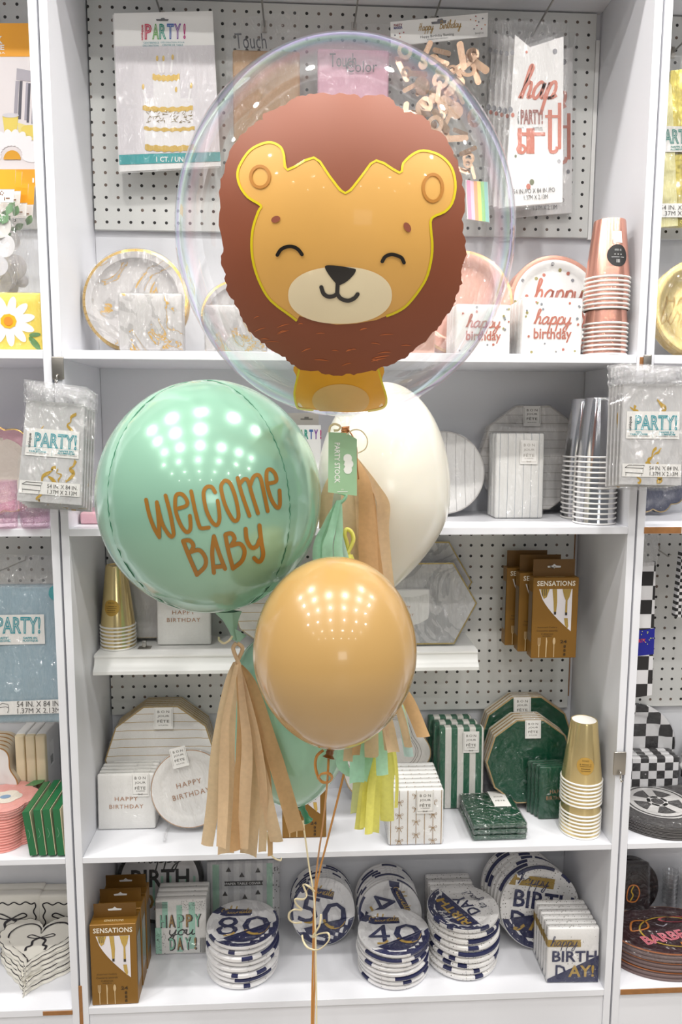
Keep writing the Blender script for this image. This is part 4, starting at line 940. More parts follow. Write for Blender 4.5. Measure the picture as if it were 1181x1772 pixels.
def film_sheet(pts, Y, o, T, bulge=.006, m_=FILMS, n=12, wob=.002, name='film_bag'):
    m = MB(); q = [P(x, y, Y)-o for x, y in pts]
    for j in range(n+1):
        for i in range(n+1): a = q[0].lerp(q[1], i/n); d = q[3].lerp(q[2], i/n); v = a.lerp(d, j/n); m.v.append(v+Vector((0, -bulge*sin(pi*i/n)*sin(pi*j/n)**.5+wob*sin(i*2.1+j*1.3), 0)))
    m.f = [(j*(n+1)+i, j*(n+1)+i+1, (j+1)*(n+1)+i+1, (j+1)*(n+1)+i) for j in range(n) for i in range(n)]; return m.build(name, m_, T, smooth=True)
film_sheet(((677, 78), (844, 63), (842, 306), (686, 312)), Y-.008, o, T, .008)
MB_ = MB()
cols = ('#f2a8c8', '#f6d2e4', '#f5b58a', '#f4e58a', '#a8dd9a', '#9fd8d0')  # rainbow reflection of the bubble, painted as coloured stripes on an added card
for i, cl in enumerate(cols):
    p = Pr(); p.poly([(808+i*6, -(312+i*.5)), (814+i*6, -(312.5+i*.5)), (817+i*6, -(380+i*.9)), (811+i*6, -(379+i*.9))]); p.place('rainbow_stripe', mat(cl, .35), T, upx(Y, o, .001))
c = [P(x, y, Y+.001) for x, y in ((806, 311), (845, 315), (848, 386), (809, 379))]; slab('striped_card', WHT, c, Y+.001, .002, T, o)
# ---------- happy birthday tablecovers (a file of flat packets on one hook)
def hb_cover(Y, dx, dy, label, full=True):
    pts = [(890+dx, 60+dy), (976+dx, 62+dy), (974+dx, 352+dy), (874+dx, 362+dy)]; o = P(pts[3][0], pts[3][1], Y); T = thing('tablecover_packet', label, 'tablecover', o, group='folded happy birthday tablecovers')
    slab('folded_cover', mat('#efedec', .4), [P(x+dx, y+dy, Y) for x, y in ((892, 60), (918, 82), (976, 63), (974, 350), (874, 358))], Y, .006, T, o)
    fn = upx(Y, o, .0006); p = Pr(); p.script('hap', 934+dx, -(156+dy), 62, 56, .2, .25); p.place('lettering', ROSE, T, fn)
    p = Pr()
    for k, x in enumerate((900, 915, 922)): p.rect(x+dx-3.5, x+dx+3.5, -(266+dy), -(222+dy))
    p.rect(896+dx, 944+dx, -(235+dy), -(229+dy)); p.rect(949+dx, 956+dx, -(258+dy), -(190+dy)); p.rect(944+dx, 968+dx, -(204+dy), -(199+dy)); p.rect(966+dx, 972+dx, -(258+dy), -(178+dy)); p.ring(903+dx, -(258+dy), 4, 9, 20); p.stroke([(952+dx, -(250+dy)), (954+dx, -(262+dy)), (962+dx, -(262+dy)), (965+dx, -(254+dy))], 6); p.place('lettering', ROSE, T, fn)
    for col, ps in ((GREY, ((961, 89, 4), (887, 91, 3.5), (884, 190, 4), (968, 279, 3))), (ROSE, ((888, 199, 3), (915, 323, 4), (912, 90, 2))), (mat('#7b8064', .5), ((921, 315, 4), (893, 270, 2)))):
        p = Pr()
        for x, y, r in ps: p.disc(x+dx, -(y+dy), r, 12, r*1.3)
        p.place('confetti_print', col, T, fn)
    fn = upx(Y, o, .0012)
    party_logo(T, fn, 918+dx, -(202+dy), 48, 26, mat('#a86a62', .5)); p = Pr(); p.text('NAPPE EN', 931+dx, -(221+dy), 16, 2.6); p.text('PLASTIQUE', 931+dx, -(225+dy), 18, 2.6); p.text('PLASTIC', 903+dx, -(221+dy), 9, 2.4); p.text('54 IN./PO X 84 IN./PO', 925+dx, -(330+dy), 72, 8, rot=.05); p.text('1.37M X 2.13M', 928+dx, -(341+dy), 41, 8, rot=.05); p.place('lettering', mat('#4b4a4a', .5), T, fn)
    film_sheet([(868+dx, 34+dy), (985+dx, 38+dy), (979+dx, 356+dy), (870+dx, 366+dy)], Y-.004, o, T, .006); return T
hb_cover(.15, 0, 0, 'white tablecover with rose script lettering on the pegboard, frontmost in file')
for i in range(1, 5): hb_cover(.15+.024*i, -9.5*i+ (14 if i > 2 else 0)*0, 4-2.2*i, 'white tablecover with rose script lettering on the pegboard, %s in file' % ORD[i])
hb_cover(.2585, 16, 18, 'white tablecover packet peeking out right of the file, against the pegboard')
# ---------- shelf with marble and rose goods
def S(px, py, Y, Z): return Vector((P(px, py, Y).x, Y, Z))
LEAN = RAD(-9)
def goldrim_ticks(T, fc, n=44):
    p = Pr()
    for i in range(n):
        a = 2*pi*i/n; p.stroke([(cos(a)*fc.R*.94, sin(a)*fc.R*.94), (cos(a)*fc.R*.998, sin(a)*fc.R*.998)], .0007, 1, False)
    p.place('pleat_lines', mat('#8d6d30', .4, metal=.5), T, fc.fn(.0004))
Y = .155; w = pw(140, 322, 525, Y); plate_pack('plate_pack', 'grey marbled round plates with a gold rim beside the left upright', 'paper plates', S(231, 525, Y, Z1), (LEAN, 0, 0), circ(88), w/2, .03, MARB, RIMG, RIMG, dep=.012, lip=.17, rimw=.055, film=FILMS, prints=goldrim_ticks)
Y = .06; w = pw(211, 319, 560, Y); napkin_pack('napkin_pack', 'marbled grey napkins with gold veins in front of the large marble plates', 'napkins', S(266, 560, Y, Z1), (RAD(-3), 0, 0), w, P(266, 513, Y).z-Z1, .035, MARB, film=FILMS)
Y = .16; w = pw(325, 502, 550, Y); plate_pack('plate_pack', 'smaller marbled plates with a gold rim seen through the bubble', 'paper plates', S(414, 550, Y, Z1), (LEAN, 0, 0), circ(88), (P(400, 488, Y).z-Z1)/2/.99, .025, MARB, RIMG, RIMG, dep=.01, lip=.17, rimw=.06, film=FILMS, prints=goldrim_ticks)
Y = .06; w = pw(357, 463, 560, Y); napkin_pack('napkin_pack', 'marbled napkins with gold veins seen through the bubble', 'napkins', S(410, 560, Y, Z1), (RAD(-3), 0, 0), w, P(410, 532, Y).z-Z1, .03, MARB, film=FILMS)
napkin_pack('napkin_pack', 'pale pink napkin pack half hidden under the left of the lion mane', 'napkins', S(517, 560, .05, Z1), (0, 0, 0), .115, .11, .03, mat('#e9c9cf', .5))
napkin_pack('napkin_pack', 'shiny rose gold napkin pack half hidden under the right of the lion mane', 'napkins', S(700, 560, .05, Z1), (0, 0, RAD(4)), .122, .078, .03, mat('#e3b3a0', .25, metal=.4))
Y = .16; w = pw(732, 866, 510, Y); plate_pack('plate_pack', 'plain rose gold round plates seen through the right of the bubble', 'paper plates', S(797, 510, Y, Z1), (LEAN, 0, 0), circ(72), (P(797, 438, Y).z-Z1)/2/.985, .03, mat('#dca592', .3, metal=.25), mat('#e3b07a', .25, metal=.6), dep=.01, film=FILMS)
def hb_print(rose, cx=0, seedv=1):
    def f(T, fc):
        fn = fc.fn(.0008); w, h = fc.w, fc.h; p = Pr(); p.script('happy', cx, h*.60, w*.62, h*.25, .22, .2); p.place('lettering', rose, T, fn)
        p = Pr(); p.text('birthday', cx, h*.34, w*.64, h*.25, 'bold'); p.place('lettering', rose, T, fn); q = random.Random(seedv); ms = (GREY, rose, mat('#a39a60', .5), mat('#8b8f96', .5))
        pr = [Pr() for _ in ms]
        for i in range(26):
            u, v = q.uniform(-.46, .46)*w, q.uniform(.04, .96)*h
            if abs(u) < .36*w and .2*h < v < .78*h: continue
            pr[i % 4].disc(u, v, w*q.uniform(.014, .024), 12)
        for k, m_ in zip(pr, ms): k.place('confetti_print', m_, T, fn)
    return f
Y = .1; T = napkin_pack('napkin_pack', '', 'napkins', S(832, 570, .045, Z1), (0, 0, RAD(3)), .119, P(830, 528, .03).z-Z1, .022, PAPER, group='rose birthday napkins by the bubble edge', prints=hb_print(ROSE, 0, 2))
ls = ords('white happy birthday napkins with rose lettering seen through the bubble edge, %s in file', 4); T['label'] = ls[0]; row(T, 4, .027, ls, .001)
T = napkin_pack('napkin_pack', '', 'napkins', S(950, 565, .045, Z1), (0, 0, RAD(2)), .13, P(950, 516, .025).z-Z1, .024, WHT, group='rose birthday napkins beside the cups', prints=hb_print(ROSE, 0, 5))
ls = ords('white happy birthday napkins with rose lettering left of the rose gold cups, %s in file', 4); T['label'] = ls[0]; row(T, 4, .028, ls, .001)
def hb_plate(T, fc):
    R = fc.R; fn = fc.fn(.0006); p = Pr(); p.script('happy', .01, R*.22, R*1.05, R*.42, .2, .2); p.place('lettering', ROSE, T, fn); p = Pr(); p.text('birthday', .012, -R*.2, R*1.2, R*.44, 'bold'); p.place('lettering', ROSE, T, fn)
    q = random.Random(8); pr = [Pr(), Pr(), Pr()]
    for i in range(22): a = 2*pi*i/22+q.uniform(-.1, .1); r = R*q.uniform(.6, .88); pr[i % 3].disc(r*cos(a), r*sin(a), R*.035, 12)
    for k, m_ in zip(pr, (GREY, ROSE, mat('#a39a60', .5))): k.place('confetti_print', m_, T, fn)
Y = .2; w = pw(882, 1050, 540, Y); plate_pack('plate_pack', 'white happy birthday plates with a thick rose gold rim behind the napkins', 'paper plates', S(964, 540, Y, Z1), (LEAN, 0, RAD(6)), circ(80), (P(964, 453, Y).z-Z1)/2/.985, .05, WHT, mat('#d09682', .3, metal=.35), mat('#d09682', .3, metal=.35), dep=.010, lip=.17, rimw=.085, film=FILM, prints=hb_plate)
def cup_sticker(T, fn, cu, cv, r, m_, ink, lines, ry=None):
    p = Pr(); p._put(*patch([(cu+r*cos(2*pi*i/36), cv+(ry or r)*sin(2*pi*i/36)) for i in range(36)], r*.25)); o = p.place('round_label', m_, T, lambda u, v: fn(u, v, .0009)); p = Pr()
    for t, v, w, h in lines: p.text(t, cu, cv+v*r, w*r, h*r)
    p.place('lettering', ink, o, lambda u, v: fn(u, v, .0014))
loc = S(1056, 600, .049, Z1); rr1 = pw(1018, 1092, 560, .049)/2; k = ph(1057, 376, 610, .049)
T, fn = cup_stack('cup_stack', 'lower sleeve of rose gold paper cups beside the right upright', loc, 8, rr1*.7, rr1-.002, .118, .0092, ROSECUP, CUPRIM)
z2 = 8*.0092+.022; T, fn = cup_stack('cup_stack', 'upper sleeve of rose gold cups with a black round label', loc+Vector((0, 0, z2)), 8, rr1*.68, rr1-.001, k-z2-7*.0092, .0092, ROSECUP, CUPRIM)
hc = k-z2-7*.0092; cup_sticker(T, fn, .004, hc*.36, .023, BLK, mat('#cfcfcf', .5), (('|||| ||', .5, .6, .16), ('- - -', .1, .7, .06), ('------ ---', -.15, 1.2, .05), ('III', -.5, .3, .3)))
p = Pr(); p._put(*patch([(-.006, hc*.56), (.014, hc*.575), (.012, hc*.575+.024), (-.008, hc*.56+.024)], .004)); p.place('price_label', WHT, T, lambda u, v: fn(u, v, .0012))
# ---------- second shelf
T = napkin_pack('napkin_pack', 'pink napkin pack lying left of the mint foil balloon', 'napkins', PZ(190, 908, Z2), (0, 0, 0), .13, .026, .12, mat('#eeb9c4', .5)); T.location.y += .125
Y = .15; c0 = P(530, 716, Y); w = pw(472, 556, 740, Y); T = thing('boxed_decoration', 'white boxed party item peeking out between the mint and white balloons', 'party decoration', S(514, 800, Y, Z2)+Vector((0, 0, .0006))); h = P(514, 736, Y).z-Z2; ht = P(514, 715, Y).z-Z2
MB().rbox(-w/2, w/2, 0, .03, 0, h, .001).build('box', WHT, T); MB().box(-w/2+.002, w/2-.005, .012, .0135, h-.001, ht).build('hang_tab', mat('#d9d2cc', .5), T)
p = Pr(); x = P(531, 725, Y).x-T.location.x; p.rect(x-.014, x+.014, h+.012, h+.015); p.rect(x-.005, x+.005, h+.015, h+.019); p.place('hang_slot', mat('#85807c', .7), T, lambda u, v: Vector((u, .0115, v)))
for i, (ch, col) in enumerate(zip('PARTY!', ('#d2526a', '#6fae5a', '#43a08e', '#4b6fb5', '#8a58a8', '#c0307e'))): p = Pr(); p.text(ch, P(514+i*8.3, 752, Y).x-T.location.x, P(530, 752, Y).z-Z2, .009 if ch != '!' else .003, .022, 'outline', outl=.05); p.place('lettering', mat(col, .5), T, lambda u, v: Vector((u, -.0006, v)))
STW = mono('#e9e7e4', '#bdbab8', 0, .022, .9); STZ = mono('#e4e1de', '#c3beb9', 2, .02, .9)
Y = .2; R = (P(765, 752, Y).z-Z2)/2/.985; plate_pack('plate_pack', 'white round plates with fine grey stripes right of the white balloon', 'paper plates', S(766, 823, Y, Z2), (LEAN, 0, 0), circ(72), R, .03, STW, mat('#cfcac6', .4), dep=.006, rimw=.03, film=FILMS)
napkin_pack('clear_stand', 'small clear plastic pack behind the lower white balloon', 'napkins', PZ(742, 914, Z2)+Vector((0, .06, 0)), (0, 0, 0), .06, .07, .02, mat('#d5d5d8', .4), film=FILM)
Y = .245; R = (P(915, 708, Y).z-Z2)/2/.985
def st_deca(T, fc): sticker(T, fc.fn(.0004), -.004, fc.R*.76, fc.R*.32, fc.R*.36)
plate_pack('plate_pack', 'white striped ten-sided plates behind the silver striped towels', 'paper plates', S(918, 800, Y, Z2), (RAD(-5), 0, 0), ngon(10, 0), R*1.02, .034, STZ, mat('#cdc8c2', .4), dep=.004, rimw=.02, film=FILMS, prints=st_deca)
STV = mono('#efeeea', '#a9adb3', 0, .0185, .93)
def st_bow(cx, cy, k, ink=INK):
    def f(T, fc): sticker(T, fc.fn(.0006), fc.w*cx, fc.h*cy, fc.w*k, fc.w*k*1.35, '16 NAPKINS', bow=True, ink=ink)
    return f
a = PZ(899, 898, Z2); w = pw(857, 940, 898, a.y); T = napkin_pack('napkin_pack', '', 'napkins', a+Vector((0, .024, 0)), (RAD(-2), 0, 0), w, P(899, 751, a.y).z-Z2, .0205, STV, group='silver striped guest towels', film=FILMS, prints=st_bow(.17, .78, .36, INKL))
ls = ords('white guest towels with silver stripes on the second shelf, %s in file', 3); T['label'] = ls[0]; row(T, 3, .0265, ls, .0003)
for lb, px, pb, pt, x0, x1 in (('left column of silver foil cups on the second shelf', 1005, 899, 690, 974, 1040), ('right column of silver foil cups on the second shelf', 1031, 908, 688, 995, 1067)):
    a = PZ(px, pb, Z2); rr1 = pw(x0, x1, pb, a.y)/2; k = P(px, pt, a.y).z-Z2; pit = (P(px, 793, a.y).z-Z2)/13
    a.y = .155 if px < 1020 else .064; a.x = P(px+4, pb, a.y).x; cup_stack('cup_stack', lb, a, 14, rr1*.62, rr1-.002, k-13*pit, pit, SILVER, mat('#e6e4e2', .4), group='silver cup columns')
# ---------- moulded shelf
a = PZ(198, 1128, ZG); rr1 = .0425; k = P(190, 978, a.y+.04).z-ZG; T, fn = cup_stack('cup_stack', 'short stack of gold foil cups at the left end of the moulded shelf', a+Vector((0, .043, 0)), 7, rr1*.56, rr1-.002, k-6*.0088, .0088, GOLDCUP, CUPRIM)
hc = k-6*.0088; cup_sticker(T, fn, -.006, hc*.34, .019, mat('#c9a24e', .4, metal=.5), mat('#4a3a18', .5), (('||||||||', .62, .8, .2), ('- ------ -', .2, 1.3, .08), ('--------', -.02, 1.3, .06), ('------', -.3, 1.0, .08), ('-------', -.55, 1.1, .06)))
Y = .245; plate_pack('plate_pack', 'pale grey plate pack in crinkled film behind the gold cups', 'paper plates', S(255, 1050, Y, ZG), (RAD(-4), 0, 0), ngon(8, pi/8), (P(255, 985, Y).z-ZG)/2, .02, mat('#cdc9c6', .4), mat('#bba57c', .4), dep=.004, rimw=.02, film=FILMS)
def hb_gold(sz=1, off=.0):
    def f(T, fc):
        p = Pr(); p.text('HAPPY', 0, fc.h*(.58+off), fc.w*.42*sz, fc.h*.075*sz, space=1.15); p.text('BIRTHDAY', 0, fc.h*(.44+off), fc.w*.62*sz, fc.h*.075*sz, space=1.15); p.place('lettering', COPF, T, fc.fn(.0008))
    return f
a = PZ(318.5, 1118, ZG); w = pw(272, 365, 1118, a.y); napkin_pack('napkin_pack', 'white happy birthday napkins with copper capitals on the moulded shelf', 'napkins', a+Vector((0, .026, 0)), (RAD(-4), 0, 0), w, w*1.02, .024, PAPER, prints=hb_gold(1, .03))
Y = .20; plate_pack('plate_pack', 'white plates with gold lines behind the foil balloon neck', 'paper plates', S(470, 1040, Y, ZG), (LEAN, 0, 0), ngon(10, 0), .093, .03, mono('#ece8e2', '#c7a970', 2, .021, .93), mat('#cdb98c', .35), dep=.004, rimw=.02)
HEX = ngon(6, 0)
for lb, cx, top, dx, Y in (('rear grey marble hexagon plates with a gold edge', 735, 938, 0, .235), ('front grey marble hexagon plates with a gold edge', 745, 976, 0, .19)):
    Rx = pw(746, 826, 1030, Y); T = plate_pack('plate_pack', lb+' on the moulded shelf', 'paper plates', S(cx, 1030, Y, ZG), (LEAN if Y < .2 else RAD(-4), 0, 0), HEX, Rx, .025, MARBG, mat('#b9a25c', .35, metal=.6), dep=.005, lip=.14, rimw=.035, film=FILMS, zc=Rx*.866 if Y < .2 else (P(cx, top, Y).z-ZG)-Rx*.866, group=None)
a = PZ(699, 1117, ZG); w = pw(654, 744, 1117, a.y); napkin_pack('napkin_pack', 'white napkin pack right of the caramel balloon on the moulded shelf', 'napkins', a+Vector((0, .022, 0)), (RAD(-3), 0, 0), w, P(699, 1022, a.y).z-ZG, .02, WHT, film=None, prints=lambda T, fc: hb_gold(.6, .1)(T, fc))
# ---------- boxes of gold cutlery
def icon(p, kind, x, y, h):
    w = h*.16
    if kind == 'fork':
        p.rect(x-w*.16, x+w*.16, y-h/2, y+h*.1); p.stroke([(x-w*.45, y+h*.5), (x-w*.42, y+h*.18), (x, y+h*.08), (x+w*.42, y+h*.18), (x+w*.45, y+h*.5)], w*.22, 5); p.rect(x-w*.1, x+w*.1, y+h*.08, y+h*.5)
    elif kind == 'knife': p.poly([(x-w*.2, y-h/2), (x+w*.2, y-h/2), (x+w*.22, y+h*.05), (x+w*.4, y+h*.3), (x+w*.15, y+h*.5), (x-w*.2, y+h*.5)])
    else: p.rect(x-w*.16, x+w*.16, y-h/2, y+h*.2); p.disc(x, y+h*.32, w*.55, 18, h*.18)
CUTL = mat('#d8b96a', .2, metal=.85); ICON = mat('#cfb489', .4)
def cutlery_box(label, loc, rot, w, h, t, ht, group, tab_y=None):
    loc = Vector(loc); loc.x = clampx(loc.x, w/2+.003); T = thing('cutlery_box', label, 'cutlery box', loc+Vector((0, 0, .0005)), rot, group)
    MB().rbox(-w/2, w/2, -t, 0, 0, h, .0012, 1).build('carton', CARD, T)
    m = MB(); ty = -t*.45; tw = w*.46
    V = [(-tw, ty, h-.002), (tw, ty, h-.002), (tw, ty, h+ht), (-tw, ty, h+ht)]; m.add(V+[(x, y+.001, z) for x, y, z in V], [(0, 1, 2, 3), (7, 6, 5, 4)]+[(i, 4+i, 4+(i+1) % 4, (i+1) % 4) for i in range(4)]); tb = m.build('hang_tab', CARDD, T)
    p = Pr(); hz = h+ht*.55; p.poly([(-w*.14, hz-.002), (w*.14, hz-.002), (w*.15, hz+.002), (w*.05, hz+.003), (0, hz+.007), (-w*.05, hz+.003), (-w*.15, hz+.002)]); p.place('hang_slot', mat('#d9d9da', .6), tb, lambda u, v: Vector((u, ty-.0005, v)))
    fn = lambda o: (lambda u, v: Vector((u*w, -t-o, v*h))); WN = [(-.37, .86), (.36, .86), (.36, .335)]+[(-.37+.73*q, .86-.525*q**.65) for q in [1-i/10 for i in range(1, 10)]]
    p = Pr(); p.poly(WN); p.place('window_card', mat('#e6e1e4', .4), T, fn(.0006))
    p = Pr(); p.text('SENSATIONS', 0, .93, .84, .062, 'bold', space=1.05); p.place('lettering', mat('#efe6d4', .5), T, fn(.0008))
    p = Pr(); p.text('SENSATIONS', 0, 0, w*.42, t*.16); p.place('lettering', mat('#d8c49a', .5), T, lambda u, v: Vector((u, -t*.72+v, h+.0006)))
    def cl(poly): # cutlery seen through the window, clipped by its lower edge
        return poly
    p = Pr()
    p.poly([(-.08, .86), (.02, .86), (.035, .7), (.02, .57), (-.03, .57), (-.045, .7)])
    p.poly([(-.34, .86), (-.14, .86), (-.2, .76), (-.26, .74), (-.31, .79)])
    p.poly([(.14, .86), (.34, .86), (.3, .76), (.26, .72), (.265, .56), (.215, .56), (.22, .72), (.18, .77)])
    p.poly([(.20, .50), (.28, .50), (.30, .40), (.28, .36), (.22, .42)])
    p.place('cutlery_in_window', CUTL, T, fn(.0011))
    p = Pr(); p.rect(-.03, .02, .545, .58); p.rect(.215, .265, .535, .57)
    for x in (-.30, -.26, -.22): p.rect(x, x+.012, .78, .86)
    p.place('card_slots', mat('#3a342c', .6), T, fn(.0014))
    for k, x in (('fork', -.33), ('knife', -.17), ('spoon', .0)): p = Pr(); icon(p, k, 0, 0, .245); p.v = [Vector((v.x*1.4+x, 0, v.z+.135)) for v in p.v]; p.place('cutlery_print', ICON, T, fn(.0008))
    p = Pr(); p.text('24', .21, .205, .15, .04, 'bold'); p.text('8', .24, .145, .055, .035, 'bold'); p.text('8', .24, .095, .055, .035, 'bold'); p.text('8', .24, .045, .055, .035, 'bold'); p.text('Assorted Cutlery', -.16, .385, .44, .022); p.text('Couverts assortis', -.16, .345, .46, .022); p.text('Cubiertos', -.16, .305, .26, .02); p.text('surtidos', -.16, .278, .2, .018)
    p.place('lettering', mat('#3f2c10', .5), T, fn(.0008))
    q = Pr()
    for s_ in (-1, 1): pass
    V = [(w/2+.0005, y*t, z*h) for y, z in ((-.9, .2), (-.12, .2), (-.12, .82), (-.9, .82))]; 
    for s_ in (-1, 1): m = MB(); m.add([(s_*a, b, c) for a, b, c in V], [(0, 1, 2, 3)]); m.build('side_window', mat('#77706a', .3, coat=.5), T)
    return T
Y = .13; c = P(958, 1139, Y); w = pw(919, 997, 1139, Y); h = ph(958, 1000, 1139, Y); T = cutlery_box('', (c.x, Y+.034, c.z), (0, 0, 0), w, h, .034, ph(958, 968, 1000, Y)*.92, 'hanging cutlery boxes')
ls = ords('brown box of gold cutlery hanging on the lower pegboard, %s on its hook', 3); T['label'] = ls[0]
for i in (1, 2): copy_tree(T, ls[i], Vector(T.location)+Vector((-.021*i, .0395*i, .004*i)))
a = P(958, 984, .13); a.y = YP; t = thing('peg_hook', 'wire hook carrying the hanging cutlery boxes', 'hook', a); m = MB(); m.tube([Vector((0, -.003, .008)), Vector((0, -.006, .005)), Vector((0, -.008, 0)), Vector((0, -.15, .001)), Vector((0, -.158, .006))], .0018, 8); m.build('rod', STEEL, t, smooth=True)
# ---------- fourth shelf
def deca(n=10): return ngon(n, 0)
GSTR = mono('#ece9e5', '#b99a5c', 2, .0205, .93)
def st_top(y=.78, k=.36, dx=0):
    def f(T, fc): sticker(T, fc.fn(.0004), fc.R*dx, fc.R*y, fc.R*k, fc.R*k*1.15)
    return f
def at4(px, py): return PZ(px, py, Z4)
Y = .178; a = S(272, 1310, Y, Z4); R = pw(180, 367, 1310, Y+.02)/2*1.03
T = plate_pack('plate_pack', '', 'paper plates', a, (RAD(-7), 0, 0), deca(), R, .008, GSTR, mat('#b89a60', .35, metal=.5), mat('#cfc6b4', .5), dep=.004, lip=.12, rimw=.022, group='gold striped ten-sided plates', prints=st_top(.74, .34, .05))
ls = ords('white ten-sided plates with gold stripes on the fourth shelf, %s in file', 6); T['label'] = ls[0]; row(T, 6, .0118, ls, .001)
a = at4(211, 1438); w = pw(163, 263, 1438, a.y); h = P(211, 1341, a.y+.01).z-Z4
def hbn(T, fc): hb_gold(.95, -.02)(T, fc); sticker(T, fc.fn(.0006), fc.w*.25, fc.h*.81, fc.w*.3, fc.w*.42, '20 NAPKINS', bow=True)
T = napkin_pack('napkin_pack', '', 'napkins', a+Vector((0, .016, 0)), (RAD(-3), 0, 0), w, h, .0115, PAPER, puff=.001, group='white birthday napkins at the left', prints=hbn)
ls = ords('white happy birthday napkins at the left of the fourth shelf, %s in file', 5); T['label'] = ls[0]; row(T, 5, .0172, ls, .0002)
a = at4(325, 1455); R = pw(259, 397, 1385, a.y)/2
def hbp(T, fc):
    p = Pr(); r = RAD(0); p.text('HAPPY', .0, fc.R*.13, fc.R*.66, fc.R*.13, space=1.15); p.text('BIRTHDAY', 0, -fc.R*.15, fc.R*.98, fc.R*.13, space=1.15); p.place('lettering', COPF, T, fc.fn(.0008)); sticker(T, fc.fn(.0006), -fc.R*.08, fc.R*.86, fc.R*.42, fc.R*.52, '8 PLATES')
T = plate_pack('plate_pack', 'white round happy birthday plate with a gold rim propped on a clear stand', 'paper plates', a+Vector((0, .045, .008)), (RAD(-10), 0, 0), circ(80), R, .014, mat('#ece9e5', .4), mat('#c79a72', .35, metal=.5), dep=.006, rimw=.02, film=FILMS, prints=hbp)
T.rotation_euler = Euler((RAD(-10), RAD(0), 0)); 
# turn the plate face a little anticlockwise about its own centre
cz = Vector((0, 0, R)); Mr = Matrix.Translation(cz) @ Matrix.Rotation(RAD(-13), 4, 'Y') @ Matrix.Translation(-cz)
for ch in T.children: ch.matrix_local = Mr
T = thing('plate_stand', 'small clear plastic easel under the propped round plate', 'plate stand', a+Vector((0, .03, .0025)))
for s_ in (-1, 1):
    x = s_*.052; m = MB(); m.tube(catmull([(x, -.035, .02), (x, -.038, .006), (x, -.028, .002), (x, -.005, .008), (x, .02, .003), (x, .04, .03), (x*.6, .05, .09)], 6), .0035, 8); m.build('easel_arm', CLEARP, T, smooth=True)
a = at4(527, 1450); w = pw(489, 565, 1450, a.y); cutlery_box('brown box of gold cutlery behind the mint balloon knot', a+Vector((0, .04, 0)), (0, 0, 0), w, .175, .04, .03, None)
WAV = wavy(6, .06, 144, .4)
def wav_lines(T, fc):
    p = Pr()
    for k in (.70, .74, .80): p.stroke([(x*fc.R*k, z*fc.R*k) for x, z in fc.out[::3]], .0009, 3, closed=True)
    p.place('line_print', mat('#8d8078', .5), T, fc.fn(.0005))
Y = .2; a = S(662, 1330, Y, Z4); plate_pack('plate_pack', 'wavy edged white plates with gold rim behind the yellow tassel', 'paper plates', a+Vector((0, .032, 0)), (RAD(-6), 0, 0), WAV, pw(574, 748, 1330, Y)/2, .025, mat('#ebe6e0', .4), mat('#c7a468', .35, metal=.5), dep=.006, rimw=.02, prints=wav_lines)
BOWM = PAPER
def bown(T, fc):
    w, h = fc.w, fc.h; fn = fc.fn(.0007); p = Pr(); xs = [-.46+.1535*i for i in range(7)]
    for x in xs: p.rect(x*w-.0007, x*w+.0007, .01*h, .985*h)
    for i, x in enumerate(xs):
        if i in (1, 3, 5):
            for j in range(5): v = (.075 if i != 3 else .19)+.235*j; bow(p, x*w, v*h, w*.12, .0009) if v < .97 else None
    p.place('bow_stripes', mat('#ab8a5c', .4, metal=.3), T, fn); sticker(T, fc.fn(.0012), w*.16, h*.78, w*.32, w*.42, '16 NAPKINS', bow=True)
a = at4(720.5, 1465); w = pw(673, 768, 1465, a.y); h = P(720, 1367, a.y+.01).z-Z4
T = napkin_pack('napkin_pack', '', 'napkins', a+Vector((0, .02, 0)), (RAD(-2), 0, 0), w, h, .0145, WHT, puff=.001, group='bow striped napkins', prints=bown)
ls = ords('white napkins with gold bow stripes on the fourth shelf, %s in file', 7); T['label'] = ls[0]; row(T, 7, .0206, ls, .0002)
GST2 = mono('#0f6142', '#ece9e2', 0, .0305, .5); 
a = at4(799, 1402); w = pw(761, 837, 1402, a.y); h = P(799, 1262, a.y+.01).z-Z4
T = napkin_pack('napkin_pack', '', 'napkins', a+Vector((0, .03, 0)), (RAD(-3), 0, 0), w, h, .026, GST2, group='green striped guest towels', film=FILMS, prints=st_bow(.2, .83, .36))
ls = ords('green and white striped guest towels on the fourth shelf, %s in file', 3); T['label'] = ls[0]; L3 = row(T, 3, .034, ls, .0); L3[1].location.x -= .008; L3[2].location.x -= .016
Y = .232; a = S(912, 1290, Y, Z4); R = pw(826, 992, 1290, Y)/2*1.02
def lrow(nm, px, y0, top, x0, x1, Y, n, step, fmt, dx):
    R = pw(x0, x1, y0, Y-.02)/2*1.02; a = S(px, y0, Y, Z4); T = plate_pack('plate_pack', '', 'paper plates', a, (RAD(-5), 0, 0), deca(), R, .011, GREEN, mat('#bfa070', .35, metal=.4), mat('#d8d2c4', .5), dep=.004, lip=.12, rimw=.03, group=nm, prints=st_top(.74, .36, dx), zc=P(px, top, Y+.02).z-Z4-R*.955)
    ls = ords(fmt, n); T['label'] = ls[0]; return row(T, n, step, ls, .001)
L_ = lrow('large green plates', 912, 1290, 1204, 828, 992, .225, 3, .0135, 'large dark green ten-sided plates by the right upright, %s in file', -.1)
L_ = lrow('medium green plates', 918, 1310, 1243, 842, 992, .165, 4, .0145, 'medium dark green ten-sided plates with gold edge, %s in file', .06)
